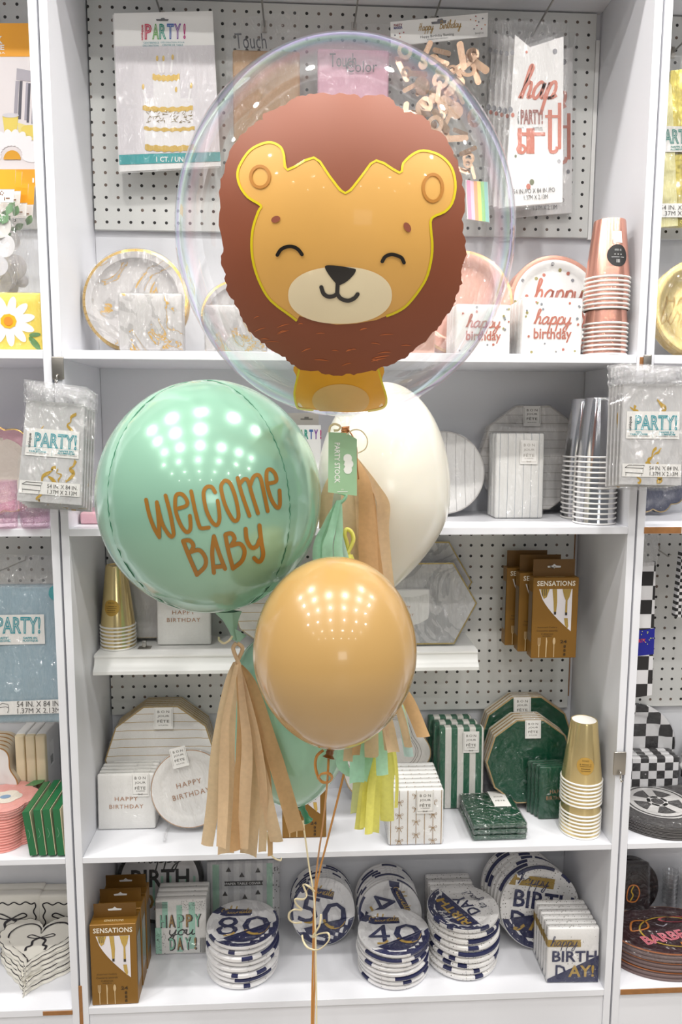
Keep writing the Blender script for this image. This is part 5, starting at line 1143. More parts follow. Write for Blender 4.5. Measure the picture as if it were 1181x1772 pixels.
# green lying packs
a = at4(866, 1455); w = pw(819, 912, 1455, a.y); d = PZ(866, 1370, Z4+.042).y-a.y
for i in range(3):
    T = thing('napkin_pack', 'dark green napkin pack lying flat, %s of three stacked by the gold cups' % ('lowest', 'middle', 'topmost')[i], 'napkins', a+Vector((.0015*(i % 2), .001, .0005+.0142*i)), (0, 0, RAD(1)), 'green napkins lying flat')
    MB().rbox(-w/2, w/2, 0, d, 0, .0125, .004, 2).build('napkins', GREEN, T, smooth=50); MB().rbox(-w/2-.002, w/2+.002, -.002, d+.002, .0003, .0137, .0045, 2).build('wrap', film_mat('film_green', .22, .4, .2, .9, 40), T, smooth=50)
    if i == 2:
        m = MB(); m.box(.008, .048, d*.5, d*.99, .0139, .0145); lb = m.build('label_card', STICK, T); p = Pr(); p.text('JOUR', .028, d*.8, .024, .006); p.text('FÊTE', .028, d*.68, .024, .007); p.place('lettering', INK, lb, lambda u, v: Vector((u, v, .0149)))
a = at4(967, 1424); w = pw(932, 994, 1424, a.y); a.y = .112
def ghb(T, fc):
    p = Pr(); p.text('HAPPY', 0, fc.h*.53, fc.w*.4, fc.h*.07, space=1.15); p.text('BIRTHDAY', 0, fc.h*.41, fc.w*.6, fc.h*.07, space=1.15); p.place('lettering', COPF, T, fc.fn(.0008)); sticker(T, fc.fn(.0006), fc.w*.3, fc.h*.88, fc.w*.3, fc.w*.2, ' . ')
T = napkin_pack('napkin_pack', '', 'napkins', a+Vector((0, .009, 0)), (RAD(-1), 0, 0), w, P(960, 1328, a.y).z-Z4, .009, GREEN, puff=.0006, group='green birthday napkins', film=FILM, prints=ghb)
ls = ords('dark green happy birthday napkins behind the gold cups, %s in file', 4); T['label'] = ls[0]
for i, q in enumerate(row(T, 4, .0112, ls, .0002)): q.location.x -= .006*i
a = at4(1012, 1452); rr1 = pw(979, 1049, 1440, a.y)/2; k = P(1018, 1243, a.y+rr1).z-Z4; pit = (k-.124-.02)/14.5
a.y += rr1*.85; a.x = P(1013, 1440, a.y).x; hb = pit*7.0+.01; T, fn = cup_stack('cup_stack', 'lower sleeve of gold foil cups at the right of the fourth shelf', a, 7, rr1*.64, rr1-.002, .1, pit, GOLDCUP, CUPRIM)
z2 = 7*pit+.014; hc = k-z2-6*pit; T, fn = cup_stack('cup_stack', 'upper sleeve of gold foil cups with a round gold label', a+Vector((.001, 0, z2)), 7, rr1*.62, rr1-.0015, hc, pit, GOLDCUP, CUPRIM)
m = MB(); m.lathe([(.0005, 0), (rr1*.6, 0), (rr1*.6, .0008), (.0005, .0008)], 32); m.build('cup_base', CUPRIM, T, loc=(0, 0, 6*pit+hc-.0018))
cup_sticker(T, fn, -.008, hc*.33, .02, mat('#d0a654', .4, metal=.5), mat('#4a3a18', .5), (('|||||| ', .62, .7, .2), ('- ------ -', .2, 1.3, .08), ('--------', -.02, 1.3, .06), ('------', -.3, 1.0, .08), ('-------', -.55, 1.1, .06)))
# ---------- lowest shelf
def at5(px, py): return PZ(px, py, Z5)
a = at5(190, 1739); w = pw(150.5, 230, 1739, a.y); h = P(190, 1600, a.y).z-Z5; t_ = .046
T = cutlery_box('', a+Vector((0, t_, 0)), (0, 0, RAD(1)), w, h, t_, .034, 'standing cutlery boxes')
ls = ords('brown box of gold cutlery standing at the left of the lowest shelf, %s of three', 3); T['label'] = ls[0]
for i in (1, 2): copy_tree(T, ls[i], Vector(T.location)+Vector((.0, .054*i, 0)))
Y = .262; R = pw(200, 349, 1532, Y)/2
def hyd_plate(T, fc):
    p = Pr(); p.script('Happy', .0, fc.R*.52, fc.R*1.0, fc.R*.4, .16, .2); p.text('BIRTH', 0, fc.R*.05, fc.R*1.35, fc.R*.42, 'bold'); p.place('lettering', mat('#3c3a3a', .5), T, fc.fn(.0006)); p = Pr(); p.text('DAY', 0, -fc.R*.5, fc.R*.9, fc.R*.4, 'bold'); p.place('lettering', mat('#a5854a', .5), T, fc.fn(.0006))
    p = Pr(); q = random.Random(2)
    for i in range(9): x = -.75+.19*i; p.rect(fc.R*x, fc.R*(x+.06), -fc.R*.6, fc.R*.1)
    p.place('stripe_print', mat('#a9d8c2', .5), T, fc.fn(.0003))
plate_pack('plate_pack', 'round birthday plates with a black border behind the happy you day napkins', 'paper plates', S(275, 1532, Y, Z5), (RAD(-6), 0, 0), circ(80), R, .02, mat('#e4e2e2', .45), BLK, BLK, dep=.008, rimw=.09, lip=.16, prints=hyd_plate, zc=P(275, 1533, Y-.02).z-Z5)
HYD = PAPER
def hyd(T, fc):
    w, h = fc.w, fc.h; fn = fc.fn(.0006); f2 = fc.fn(.0011); p = Pr(); p.rect(-.5*w, -.38*w, .02*h, .5*h); p.rect(-.08*w, .03*w, .05*h, .9*h); p.rect(.16*w, .28*w, .1*h, .95*h); p.rect(-.36*w, -.25*w, .5*h, .97*h); p.place('mint_print', mat('#a9d8c4', .5), T, fn)
    for s, cy, hh in (('HAPPY', .62, .24), ('DAY!', .2, .24)):
        ww = .84*w if s == 'HAPPY' else .6*w; n = len(s)
        for i, ch in enumerate(s):
            x = -ww/2+ww*(i+.5)/n+(.06*w if s == 'DAY!' else 0); p = Pr(); p.text(ch, x+.006*w, cy*h-.004*h, ww/n*(.8 if ch != '!' else .3), hh*h, 'bold'); p.place('lettering', mat('#4a4444', .5), T, f2); p = Pr(); p.text(ch, x-.012*w, cy*h+.004*h, ww/n*(.66 if ch != '!' else .22), hh*h*.92, 'bold'); p.place('lettering', (mat('#8fcab0', .5), mat('#a58450', .5))[i % 2], T, fc.fn(.0016))
    p = Pr(); p.script('you', .02*w, .415*h, .5*w, .2*h, .2, .2); q = random.Random(1)
    for i in range(70):
        x, y = q.uniform(.0, .48), q.uniform(.82, .99); p.disc(x*w, y*h, .0008, 6)
    for i in range(40): p.disc(q.uniform(-.49, -.3)*w, q.uniform(.02, .4)*h, .0009, 6)
    for i in range(5): p.rect(-.49*w, -.26*w, (.86+.022*i)*h, (.868+.022*i)*h); p.rect((.37+.026*i)*w, (.382+.026*i)*w, .03*h, .3*h)
    p.place('pattern_print', mat('#2e2b2b', .5), T, f2)
a = at5(314, 1653); w = pw(270, 358.5, 1653, a.y); h = P(314, 1556, a.y+.01).z-Z5
T = napkin_pack('napkin_pack', '', 'napkins', a+Vector((0, .018, 0)), (RAD(-2), 0, 0), w, h, .016, PAPER, puff=.0012, group='happy you day napkins', prints=hyd)
ls = ords('mint and black happy you day napkins on the lowest shelf, %s in file', 4); T['label'] = ls[0]; row(T, 4, .0195, ls, .0005)
Y = .258; a = S(422, 1560, Y, Z5); w = pw(360, 486, 1560, Y); h = P(422, 1493, Y).z-Z5; T = thing('tablecover_packet', 'grey and mint striped paper table cover in a clear bag behind the eighty plates', 'tablecover', a, (RAD(-4), 0, 0))
MB().rbox(-w/2, w/2, -.012, 0, 0, h, .004, 2, None, .002, 3).build('folded_cover', mono('#c9c9cb', '#dedede', 0, .03, .5), T, smooth=50); NFc = NFace(w, h, .012, .002)
p = Pr(); p.rect(-.42*w, -.33*w, .02*h, .98*h); p.rect(.32*w, .4*w, .02*h, .98*h); p.place('mint_print', mat('#a5cdb6', .5), T, NFc.fn(.0007))
p = Pr(); z = .7*h; p.poly([(-.26*w, z-.006), (.27*w, z-.006), (.255*w, z), (.27*w, z+.006), (-.26*w, z+.006), (-.245*w, z)]); q = random.Random(5)
for i in range(26): p.disc(q.uniform(.41, .49)*w, q.uniform(.05, .95)*h, .0016, 8)
for x, y in ((-.25, .55), (.02, .5), (.2, .56), (-.2, .9), (.2, .88), (-.02, .82)): p.poly([(x*w-.007, y*h-.005), (x*w+.007, y*h-.005), (x*w, y*h+.008)])
p.place('pattern_print', mat('#3a3634', .5), T, NFc.fn(.001)); p = Pr(); p.text('PAPER TABLE COVER', 0, z, .48*w, .006, 'bold'); p.place('lettering', WHT, T, NFc.fn(.0016))
film_sheet(((357, 1488), (487, 1488), (486, 1578), (360, 1578)), Y-.0165, a, T, .003, FILMS, 10, .001)
def age(num, rot=0, ban=True):
    def f(T, fc):
        R = fc.R; cr, sr = cos(rot), sin(rot); g = fc.fn(.0005); rt = lambda fn_: (lambda u, v: fn_(u*cr-v*sr, u*sr+v*cr)); A, B_, C_ = rt(fc.fn(.0005)), rt(fc.fn(.0010)), rt(fc.fn(.0015))
        n = 40; a0, a1 = RAD(-168), RAD(0); arc = [(R*.985*cos(a0+(a1-a0)*i/n), R*.985*sin(a0+(a1-a0)*i/n)) for i in range(n+1)]
        # navy field: grid of cells below a slanted line so that it follows the dish
        V, F = patch([(R*.985*cos(RAD(-134+138*i/36)), R*.985*sin(RAD(-134+138*i/36))) for i in range(37)], R*.12); p = Pr(); p._put(V, F); p.place('navy_field', NAVYD, T, A)
        V, F = patch([(-.92*R, .46*R), (-.70*R, .72*R), (-.45*R, .63*R), (.22*R, .63*R), (.22*R, .38*R), (-.5*R, .36*R), (-.78*R, .40*R)], R*.15); p = Pr(); p._put(V, F); p.place('navy_banner', NAVY, T, A)
        p = Pr(); p.script('celebrate', -.22*R, .54*R, .85*R, .26*R, .16, .2); p.place('lettering', mat('#b99a4e', .4), T, B_)
        p = Pr(); ww = .62*R
        p.text(num[0], -.42*R, -.06*R, .6*R, .78*R); p.text(num[1], .38*R, -.06*R, .78*R, .78*R); p.place('lettering', NAVY, T, B_)
        p = Pr(); n = 24; p.stroke([(.38*R+.34*R*cos(RAD(-150+140*i/n)), -.06*R+.36*R*sin(RAD(-150+140*i/n))) for i in range(n+1)], .085*R, 2); p.stroke([(-.5*R, -.43*R), (-.3*R, -.42*R), (-.2*R, -.33*R)], .07*R, 4); p.place('lettering', mat('#b08f3c', .4), T, C_)
    return f
MARBW = pattern_mat('marble_white', marble_build(False, ('#dcdbdc', '#ecebeb'), '#b7b5b7'), .4)
def stack(label_fmt, pc, x0, x1, ytop, ybot, n, prt, mface, mside, seed, grp, groupcat='paper plates'):
    q = random.Random(seed); cx = (x0+x1)/2; a = at5(cx, ybot); Rm = pw(x0, x1, ybot-20, a.y+.06)/2; a.y += Rm; a.x = P(cx, ybot-30, a.y).x; ztop = None
    # height from the top plate: centre of its ellipse
    for z in [i*.001 for i in range(40, 180)]:
        if proj(Vector((a.x, a.y, Z5+z)))[1] < ytop: ztop = z; break
    th = ztop/n; out = []
    for i in range(n):
        top = i == n-1; e = []
        for k in range(q.randint(1, 3)): s0 = q.uniform(pi*1.05, pi*1.9); e.append((NAVY, s0, s0+q.choice((.18, .25, .3, 1.1))))
        T = plate_pack('plate_pack', label_fmt % (('topmost' if top else 'lowest' if i == 0 else ['', 'second', 'third', 'fourth', 'fifth', 'sixth', 'seventh', 'eighth', 'ninth'][i]+' from the bottom')), groupcat, a+Vector((q.uniform(-.003, .003), q.uniform(-.003, .003), th*i)), (RAD(-90), 0, 0), circ(64), Rm*.97, th*.88, mface, None, mside, dep=.006, lip=.2, film=FILM if top else None, zc=0, prints=prt if top else None, edges=e, group=grp, bulge=True)
        T.location.z += 0
        out.append(T)
    return out
stack('white and navy age eighty plate pack, %s in its stack', None, 357, 486, 1597, 1717, 8, age('80'), MARBW, DOTS2, 1, 'age eighty plate stack')
stack('white and navy age forty plate pack, %s in its stack', None, 615, 743, 1610, 1719, 8, age('40'), MARBW, DOTS2, 2, 'age forty plate stack')
def bday_top(rot):
    def f(T, fc):
        R = fc.R; cr, sr = cos(rot), sin(rot); rt = lambda fn_: (lambda u, v: fn_(u*cr-v*sr, u*sr+v*cr)); A, B_, C_ = rt(fc.fn(.0005)), rt(fc.fn(.0010)), rt(fc.fn(.0015))
        V, F = patch([(R*.985*cos(RAD(5+170*i/36)), R*.985*sin(RAD(5+170*i/36))) for i in range(37)], R*.12); p = Pr(); p._put(V, F); p.place('navy_field', NAVYD, T, A)
        p = Pr(); p.text('BIRTH', 0, .3*R, 1.25*R, .36*R, 'bold'); p.place('lettering', mat('#b08f3c', .4), T, B_); p = Pr(); p.script('happy', -.1*R, .68*R, .7*R, .24*R, .14, .2); p.place('lettering', WHT, T, B_)
        p = Pr(); p.text('DAY', .05*R, -.16*R, .85*R, .36*R, 'bold'); p.script('to you!', .1*R, -.58*R, .8*R, .26*R, .14, .2); p.place('lettering', NAVY, T, C_)
    return f
def bday_round(rot=0):
    def f(T, fc):
        R = fc.R; cr, sr = cos(rot), sin(rot); rt = lambda fn_: (lambda u, v: fn_(u*cr-v*sr, u*sr+v*cr)); A, B_, C_ = rt(fc.fn(.0005)), rt(fc.fn(.0010)), rt(fc.fn(.0015))
        V, F = patch([(R*.985*cos(RAD(-157+162*i/36)), R*.985*sin(RAD(-157+162*i/36))) for i in range(37)], R*.12); V2 = V; p = Pr(); p._put(V, F); p.place('navy_field', NAVYD, T, A)
        V, F = patch([(-.86*R, .34*R), (-.72*R, .6*R), (.3*R, .6*R), (.3*R, .34*R)], R*.15); V = [(x, y+.12*R) for x, y in V]; p = Pr(); p._put(V, F); p.place('ochre_banner', OCHRE, T, A)
        p = Pr(); p.script('happy', -.22*R, .58*R, .8*R, .3*R, .14, .2); p.text('BIRTH', .08*R, .14*R, 1.5*R, .42*R, 'bold'); p.text('D', -.5*R, -.38*R, .4*R, .44*R, 'bold'); p.place('lettering', NAVY, T, B_)
        p = Pr(); p.text('AY', .15*R, -.38*R, .7*R, .42*R, 'bold'); p.stroke([(-.6*R, -.56*R), (-.45*R, -.58*R), (-.32*R, -.48*R)], .07*R, 4); p.place('lettering', mat('#b08f3c', .4), T, C_)
        p = Pr(); p.script('to you', .35*R, -.72*R, .6*R, .22*R, .14, .2); p.place('lettering', WHT, T, C_)
    return f
stack('dotted white and navy birthday dessert plate pack, %s in its stack', None, 736, 862, 1568, 1703, 9, bday_top(RAD(118)), DOTW, DOTW, 3, 'birthday dessert plate stack')
def srow(fmt, grp, x0, x1, yc, ybot, n, step, prt, seed, mside=DOTS2, mface=MARBW, lean=-14, dx=0, dz=0, sx=1, y0=None):
    q = random.Random(seed); a = at5((x0+x1)/2, ybot)
    if y0: a = S((x0+x1)/2, yc+40, y0, Z5)
    R = pw(x0, x1, yc, a.y)/2*.97; ls = ords(fmt, n); step = min(step, (.285-2*R*sin(RAD(-lean))-a.y-.02)/n)
    for i in range(n):
        e = [(NAVY, s0, s0+q.choice((.3, .5, 1.0))) for s0 in [q.uniform(.2, pi) for _ in range(2)]]
        plate_pack('plate_pack', ls[i], 'paper plates', a+Vector((dx*i, .02+step*i, 0)), (RAD(lean), 0, 0), circ(64), R, step*.88, mface, None, mside, dep=.006, lip=.2, film=FILM if i == 0 else None, prints=prt if i == 0 else None, edges=e, group=grp, ridges=2)
srow('white and navy age fifty plate pack standing on edge, %s in file', 'age fifty plate file', 502, 618, 1588, 1645, 7, .0205, age('50', RAD(-14)), 5, dx=-.0005)
srow('white and navy plate pack standing behind the forty stack, %s in file', 'plates standing behind the forty stack', 620, 735, 1592, 1650, 8, .0185, age('40', RAD(-62)), 6, dx=-.0005)
srow('large dotted birthday plate pack by the right upright, %s in file', 'large birthday plate file', 868, 1011, 1580, 1660, 7, .0185, bday_round(RAD(-9)), 7, DOTW, DOTW, -11, dx=-.0045, y0=.125)
# napkins at the back
a = at5(790, 1600); w = .13
for i in range(5):
    T = napkin_pack('napkin_pack', 'dotted birthday napkin pack in the rear file between the plates, %s in file' % ORD[i], 'napkins', Vector((P(787, 1530, .2).x-.0015*i, .165+.0255*i, Z5)), (RAD(-3), 0, 0), .118, .128, .0185, DOTW, group='rear birthday napkin file')
def bdn(T, fc):
    w, h = fc.w, fc.h; A, B_, C_ = fc.fn(.0006), fc.fn(.0011), fc.fn(.0016); V, F = patch([(-.495*w, .01*h), (.495*w, .01*h), (.495*w, .5*h), (-.49*w, .07*h)], w*.1); p = Pr(); p._put(V, F); p.place('navy_field', NAVYD, T, A)
    p = Pr(); p.rect(-.5*w, .14*w, .66*h, .79*h); p.place('ochre_banner', OCHRE, T, A); p = Pr(); p.script('happy', -.18*w, .72*h, .52*w, .17*h, .14, .2); p.text('BIRTH', .02*w, .49*h, .86*w, .2*h, 'bold'); p.text('D', -.24*w, .22*h, .2*w, .22*h, 'bold'); p.place('lettering', NAVY, T, B_)
    p = Pr(); p.text('AY!', .16*w, .22*h, .5*w, .22*h, 'bold'); p.place('lettering', mat('#b08f3c', .4), T, C_)
    m = MB(); m.box(-w/2-.0012, -w/2-.0004, -fc.t*.95, -.001, .66*h, .79*h); m.build('ochre_banner', OCHRE, T)
a = at5(992, 1702); w = pw(949, 1037, 1702, a.y); h = P(992, 1605, a.y+.01).z-Z5
T = napkin_pack('napkin_pack', '', 'napkins', a+Vector((0, .018, 0)), (RAD(-2), 0, RAD(-2)), w, h, .016, DOTW, puff=.001, group='front birthday napkin file', prints=bdn)
ls = ords('happy birthday napkins with navy corner and ochre banner, %s in file', 6); T['label'] = ls[0]; row(T, 6, .0185, ls, .0004)
# ------------------------------------------------------------------ adhesive hooks and foil tablecovers hanging on the uprights
def stick_hook(label, px, py0, py1, Y=0):
    a = P(px, (py0+py1)/2, Y); T = thing('adhesive_hook', label, 'hook', a, group=None); h = ph(px, py0, py1, Y); w = h*.52
    MB().rbox(-w/2, w/2, -.005, -.0006, -h/2, h/2, .0035, 3).build('plate', mat('#a9a49c', .3, metal=.9), T, smooth=40)
    m = MB(); m.tube(catmull([(0, -.005, -h*.30), (0, -.011, -h*.36), (0, -.012, -h*.56), (0, -.018, -h*.66), (0, -.024, -h*.55)], 6), .0018, 8); m.build('prong', STEEL, T, smooth=True); return T
stick_hook('brushed steel hook carrying the foil tablecovers beside the mint foil balloon', 101, 617, 657)
stick_hook('brushed steel hook carrying the foil tablecovers in front of the silver cups', 1120, 614, 642)
stick_hook('empty brushed steel hook on the upright beside the gold cups', 1072, 1300, 1340)
GFOIL = mat('#e4b83e', .25, metal=.45); GREYF = pattern_mat('grey_foil', marble_build(False, ('#c3c2c2', '#d4d3d3'), '#b5b4b4'), .35, coat=.4); AQ = mat('#2d9aa6', .5)
def foil_cover(Y, corners, label, group, seed, detail=True):
    """clear bag with a folded grey and gold sheet; corners are the frame corners tl, tr, br, bl of the sheet"""
    o = P(*corners[3], Y); T = thing('tablecover_packet', label, 'tablecover', o, group=group); c = [P(x, y, Y) for x, y in corners]; slab('folded_cover', GREYF, c, Y, .007, T, o)
    U = lambda u, v, off: (lambda a: Vector((a.x, Y-off, a.z))-o)((c[3].lerp(c[2], u)).lerp(c[0].lerp(c[1], u), v)); fn = lambda off: (lambda u, v: U(u, v, off)); q = random.Random(seed)
    p = Pr()
    for i in range(7):
        x, y = q.uniform(.1, .9), q.choice((q.uniform(.75, .95), q.uniform(.2, .42), q.uniform(.1, .45))); pts = [(x, y)]
        for k in range(5): x += q.uniform(-.09, .09); y -= q.uniform(.015, .06); pts.append((min(.97, max(.03, x)), max(.02, y)))
        p.stroke(pts, q.uniform(.015, .045), 5, taper=lambda t: .35+.9*abs(sin(t*5+i)))
    p.place('gold_veins', GFOIL, T, fn(.0006))
    if detail:
        p = Pr(); p.rect(.06, .94, .46, .73); lb = p.place('label_card', STICK, T, fn(.0012))
        p = Pr(); p.text('PARTY!', .55, .62, .70, .15, 'outline', outl=.03); p.text('FOIL', .27, .525, .1, .018, 'bold'); p.text('TABLECOVER', .27, .503, .3, .018, 'bold'); p.text('NAPPE EN', .73, .525, .24, .018, 'bold'); p.text('ALUMINIUM', .73, .503, .28, .018, 'bold'); p.rect(.06, .94, .549, .551); p.rect(.497, .501, .47, .55); p.place('lettering', AQ, T, fn(.0017))
        p = Pr(); p.text('unique', .12, .615, .14, .06, 'bold') if False else None
        V, F, asp = text_geo('unique', 'bold'); p._put([(.125-y*.06, .61+x*.14) for x, y in V], F); p.text('REUSABLE • WASHABLE', .27, .485, .36, .008); p.text('REUTILISABLE • LAVABLE', .73, .485, .36, .008); p.place('lettering', mat('#3b3937', .5), T, fn(.0017))
        p = Pr(); p.rect(.02, .98, .08, .21); p.place('size_strip', STICK, T, fn(.0012)); p = Pr(); p.text('54 IN. X 84 IN.', .70, .168, .48, .04); p.text('1.37M X 2.13M', .70, .112, .46, .04)
        p.stroke([(.06, .17), (.12, .195), (.38, .195), (.36, .165), (.06, .17), (.07, .12), (.36, .115), (.36, .165)], .006, 1, False); p.stroke([(.08, .12), (.08, .09)], .006, 1, False); p.stroke([(.34, .115), (.34, .088)], .006, 1, False); p.place('lettering', mat('#45423f', .5), T, fn(.0017))
    tl, tr, br, bl = corners; w = tr[0]-tl[0]
    film_sheet(((tl[0]-w*.04, tl[1]+3), (tr[0]+w*.05, tr[1]+3), (br[0]+w*.03, br[1]+6), (bl[0]-w*.04, bl[1]+6)), Y-.003, o, T, .006, FILMS, 14, .0022); film_sheet(((tl[0]-w*.05, tl[1]-36), (tr[0]+w*.06, tr[1]-30), (tr[0]+w*.055, tr[1]+4), (tl[0]-w*.045, tl[1]+4)), Y-.002, o, T, .006, FILMH, 14, .003, 'film_header'); return T
def foil_file(corners, n, dx, dy, fmt, grp, seed, Y0=-.115, dY=.02):
    for i in range(n):
        foil_cover(Y0+dY*i, [(x+dx*i, y+dy*i) for x, y in corners], fmt % ORD[i], grp, seed+i*3, i < 2)
foil_file(((46, 692), (146, 700), (140, 874), (29, 866)), 5, 4.5, 3, 'grey and gold foil tablecover hanging beside the mint foil balloon, %s in file', 'foil tablecovers beside the foil balloon', 11)
foil_file(((1081, 664), (1184, 664), (1180, 840), (1074, 838)), 5, -6, 1, 'grey and gold foil tablecover hanging by the silver cups, %s in file', 'foil tablecovers by the silver cups', 31)
# ------------------------------------------------------------------ left bay
Y = .2; c = [P(x, y, Y) for x, y in ((-62, 40), (52, 40), (65, 323), (-62, 323))]; o = c[3]; T = thing('decoration_packet', 'white and orange packet picturing a daisy centrepiece, hanging in the left bay', 'party decoration', o)
slab('card', mat('#e9e2e3', .45), c, Y, .006, T, o); fn = upx(Y, o, .0006); f2 = upx(Y, o, .0012); f3 = upx(Y, o, .0018)
OR = mat('#f0a413', .5); YL = mat('#ecd565', .5)
p = Pr(); p.poly([(x, -y) for x, y in ((-62, 40), (52, 40), (54.5, 98), (-62, 98))]); p.place('orange_band', OR, T, fn); p = Pr(); p.poly([(x, -y) for x, y in ((-62, 293), (63.5, 293), (65, 323), (-62, 323))]); p.place('orange_band', OR, T, fn)
p = Pr(); p.text('K', -1, -69, 11, 13, 'bold'); p.text('LE', 0, -82, 15, 9, 'bold'); p.text('RIJA', 0, -92, 18, 4); p.text('1', 57.5, -312, 3, 8, 'bold'); p.place('lettering', WHT, T, f2)
p = Pr(); p.poly([(x, -y) for x, y in ((29, 118), (56, 123), (58, 142), (28, 138))]); p.place('chair_print', mat('#b2adb6', .5), T, fn)
for x0, x1, y0, y1, m_ in ((24, 30, 140, 196, '#a9a4ae'), (31, 36, 140, 206, '#55545f'), (42, 46, 143, 208, '#aaa6b2'), (46, 50, 144, 212, '#55545f'), (54, 57, 145, 214, '#9a97a2'), (57, 60, 145, 216, '#55545f')):
    p = Pr(); p.poly([(x0+3, -y0), (x1+3, -y0), (x1, -y1), (x0, -y1)]); p.place('chair_print', mat(m_, .5), T, fn)
p = Pr(); p.poly([(4, -200), (32, -201), (28, -235), (20, -232), (9, -237)]); p.place('cup_print', YL, T, fn); p = Pr(); p.disc(18, -199.5, 14.5, 20, 4); p.place('cup_print', mat('#d9d6dc', .5), T, f2)
p = Pr(); p.poly([(30, -212), (50, -218), (61, -223), (62, -244), (48, -240), (32, -228)]); p.place('plate_print', mat('#f0e08c', .5), T, fn); p = Pr(); p.disc(58, -227, 22, 24, 10, -.2); p.v = [Vector((min(v.x, 61.5), 0, v.z)) for v in p.v]; p.place('plate_print', YL, T, f2)
p = Pr()
for a in range(12): t = pi*(a-.5)/10; p.disc(20+33*cos(t), -268+30*sin(t), 15, 14, 8, t)
p.v = [Vector((min(v.x, 62), 0, max(v.z, -284))) for v in p.v]; p.place('daisy_print', mat('#f7f4f7', .5), T, f2); p = Pr(); p.poly([(21+15*cos(t), -276+16*sin(t)) for t in [pi*i/14 for i in range(15)]]); p.place('daisy_print', mat('#e2a21c', .5), T, f3)
peg_hook('wire hook holding the orange daisy packet', -5, 36, .1, None)
# daisy banner bags
def daisy_bag(Y, dx, dy, label):
    o = P(-15+dx, 492+dy, Y); T = thing('banner_bag', label, 'banner', o, group='daisy banner bags'); c = [P(x+dx, y+dy, Y) for x, y in ((-52, 292), (27, 294), (23, 350), (-52, 350))]; slab('header_card', WHT, c, Y, .002, T, o)
    p = Pr(); p.poly([(x+dx, -(y+dy)) for x, y in ((-52, 292), (27, 294), (25.5, 327), (-52, 327))]); p.place('orange_band', OR, T, upx(Y, o, .0005)); q = random.Random(int(dx)+3)
    p = Pr()
    for x, y in ((0, 333), (3, 331), (6, 334), (4, 337), (1, 336)): p.disc(x+dx, -(y+dy), 1.2, 8)
    p.rect(7+dx, 8.5+dx, -(347+dy), -(341+dy)); p.rect(10+dx, 17+dx, -(344+dy), -(342+dy)); p.place('lettering', mat('#7a4a24', .5), T, upx(Y, o, .001))
    for i in range(7):
        x, y = q.uniform(-45, 18)+dx, q.uniform(385, 470)+dy; r = q.uniform(10, 20); m_ = mat(('#e8e6e8', '#d8d6da', '#e4e0dc')[i % 3], .5); m = MB(); ce = P(x, y, Y-.001*i)-o; R = r*.0014
        m.lathe([(.0005, -.0006), (R, -.0006), (R, .0006), (.0005, .0006)], 22, Matrix.Translation(ce) @ Matrix.Rotation(RAD(90), 4, 'X') @ Matrix.Rotation(q.uniform(-.3, .3), 4, 'Y')); m.build('daisy_cutout', m_, T)
    for i in range(3):
        x, y = q.uniform(-25, 14)+dx, q.uniform(358, 392)+dy; ce = P(x, y, Y-.008)-o; a = q.uniform(.4, 1.2); m = MB(); m.prism([(ce.x+(.024*t-.0)*cos(a)-s*sin(a)*.007*sin(pi*t), ce.z+(.024*t)*sin(a)+s*cos(a)*.007*sin(pi*t)) for s, ts in ((1, [k/8 for k in range(9)]), (-1, [1-k/8 for k in range(1, 8)])) for t in ts], ce.y, ce.y+.0006); m.build('paper_leaf', mat('#6f9a6c', .5), T)
    film_sheet([(-54+dx, 348+dy), (25+dx, 349+dy), (30+dx, 488+dy), (-54+dx, 492+dy)], Y-.010, o, T, .01, FILMS, 12, .003)
for i, lb in enumerate(('frontmost', 'second', 'third', 'fourth')): daisy_bag(.03+.035*i, 11*i, (0, 3, 24, 27)[i], 'clear bag of white daisy cutouts under an orange header, %s in file' % lb)
a = S(20, 560, .05, Z1); w = .128; x1 = P(77, 560, .028).x
def daisy(T, fc):
    w, h = fc.w, fc.h; cx, cy = -.02*w, .50*h
    for i in range(11): t = 2*pi*i/11+.2; p = Pr(); p.disc(cx+.25*w*cos(t), cy+.25*h*sin(t), .17*w, 16, .075*h, t); p.place('petal_print', WHT, T, fc.fn(.0007+.0001*(i % 2)))
    p = Pr(); p.disc(cx, cy, .13*w, 9, .13*h); p.place('daisy_heart', mat('#f3b01e', .5), T, fc.fn(.0013)); p = Pr(); p.disc(cx, cy, .07*w, 16); p.place('daisy_heart', mat('#f28a2a', .5), T, fc.fn(.0018))
    for x, y, r, a_ in ((.38, .27, .09, .1), (.37, .12, .13, -.9)): p = Pr(); p.disc(x*w, y*h, r*w, 18, r*.38*w, a_); p.place('leaf_print', mat('#5f8a50', .5), T, fc.fn(.0009))
T = napkin_pack('napkin_pack', 'yellow napkin pack with a big white daisy on the upper left shelf', 'napkins', (x1-w/2, .05, Z1), (0, 0, 0), w, P(20, 508, .03).z-Z1, .03, mat('#ecd258', .5), prints=daisy)
Y = .16; T = plate_pack('plate_pack', 'yellow and white plates behind the yellow daisy napkins', 'paper plates', S(-18, 560, Y, Z1), (LEAN, 0, 0), circ(64), (P(-18, 487, Y).z-Z1)/2/.99, .03, mat('#eee6b8', .45), mat('#e5d9a0', .45), dep=.008)
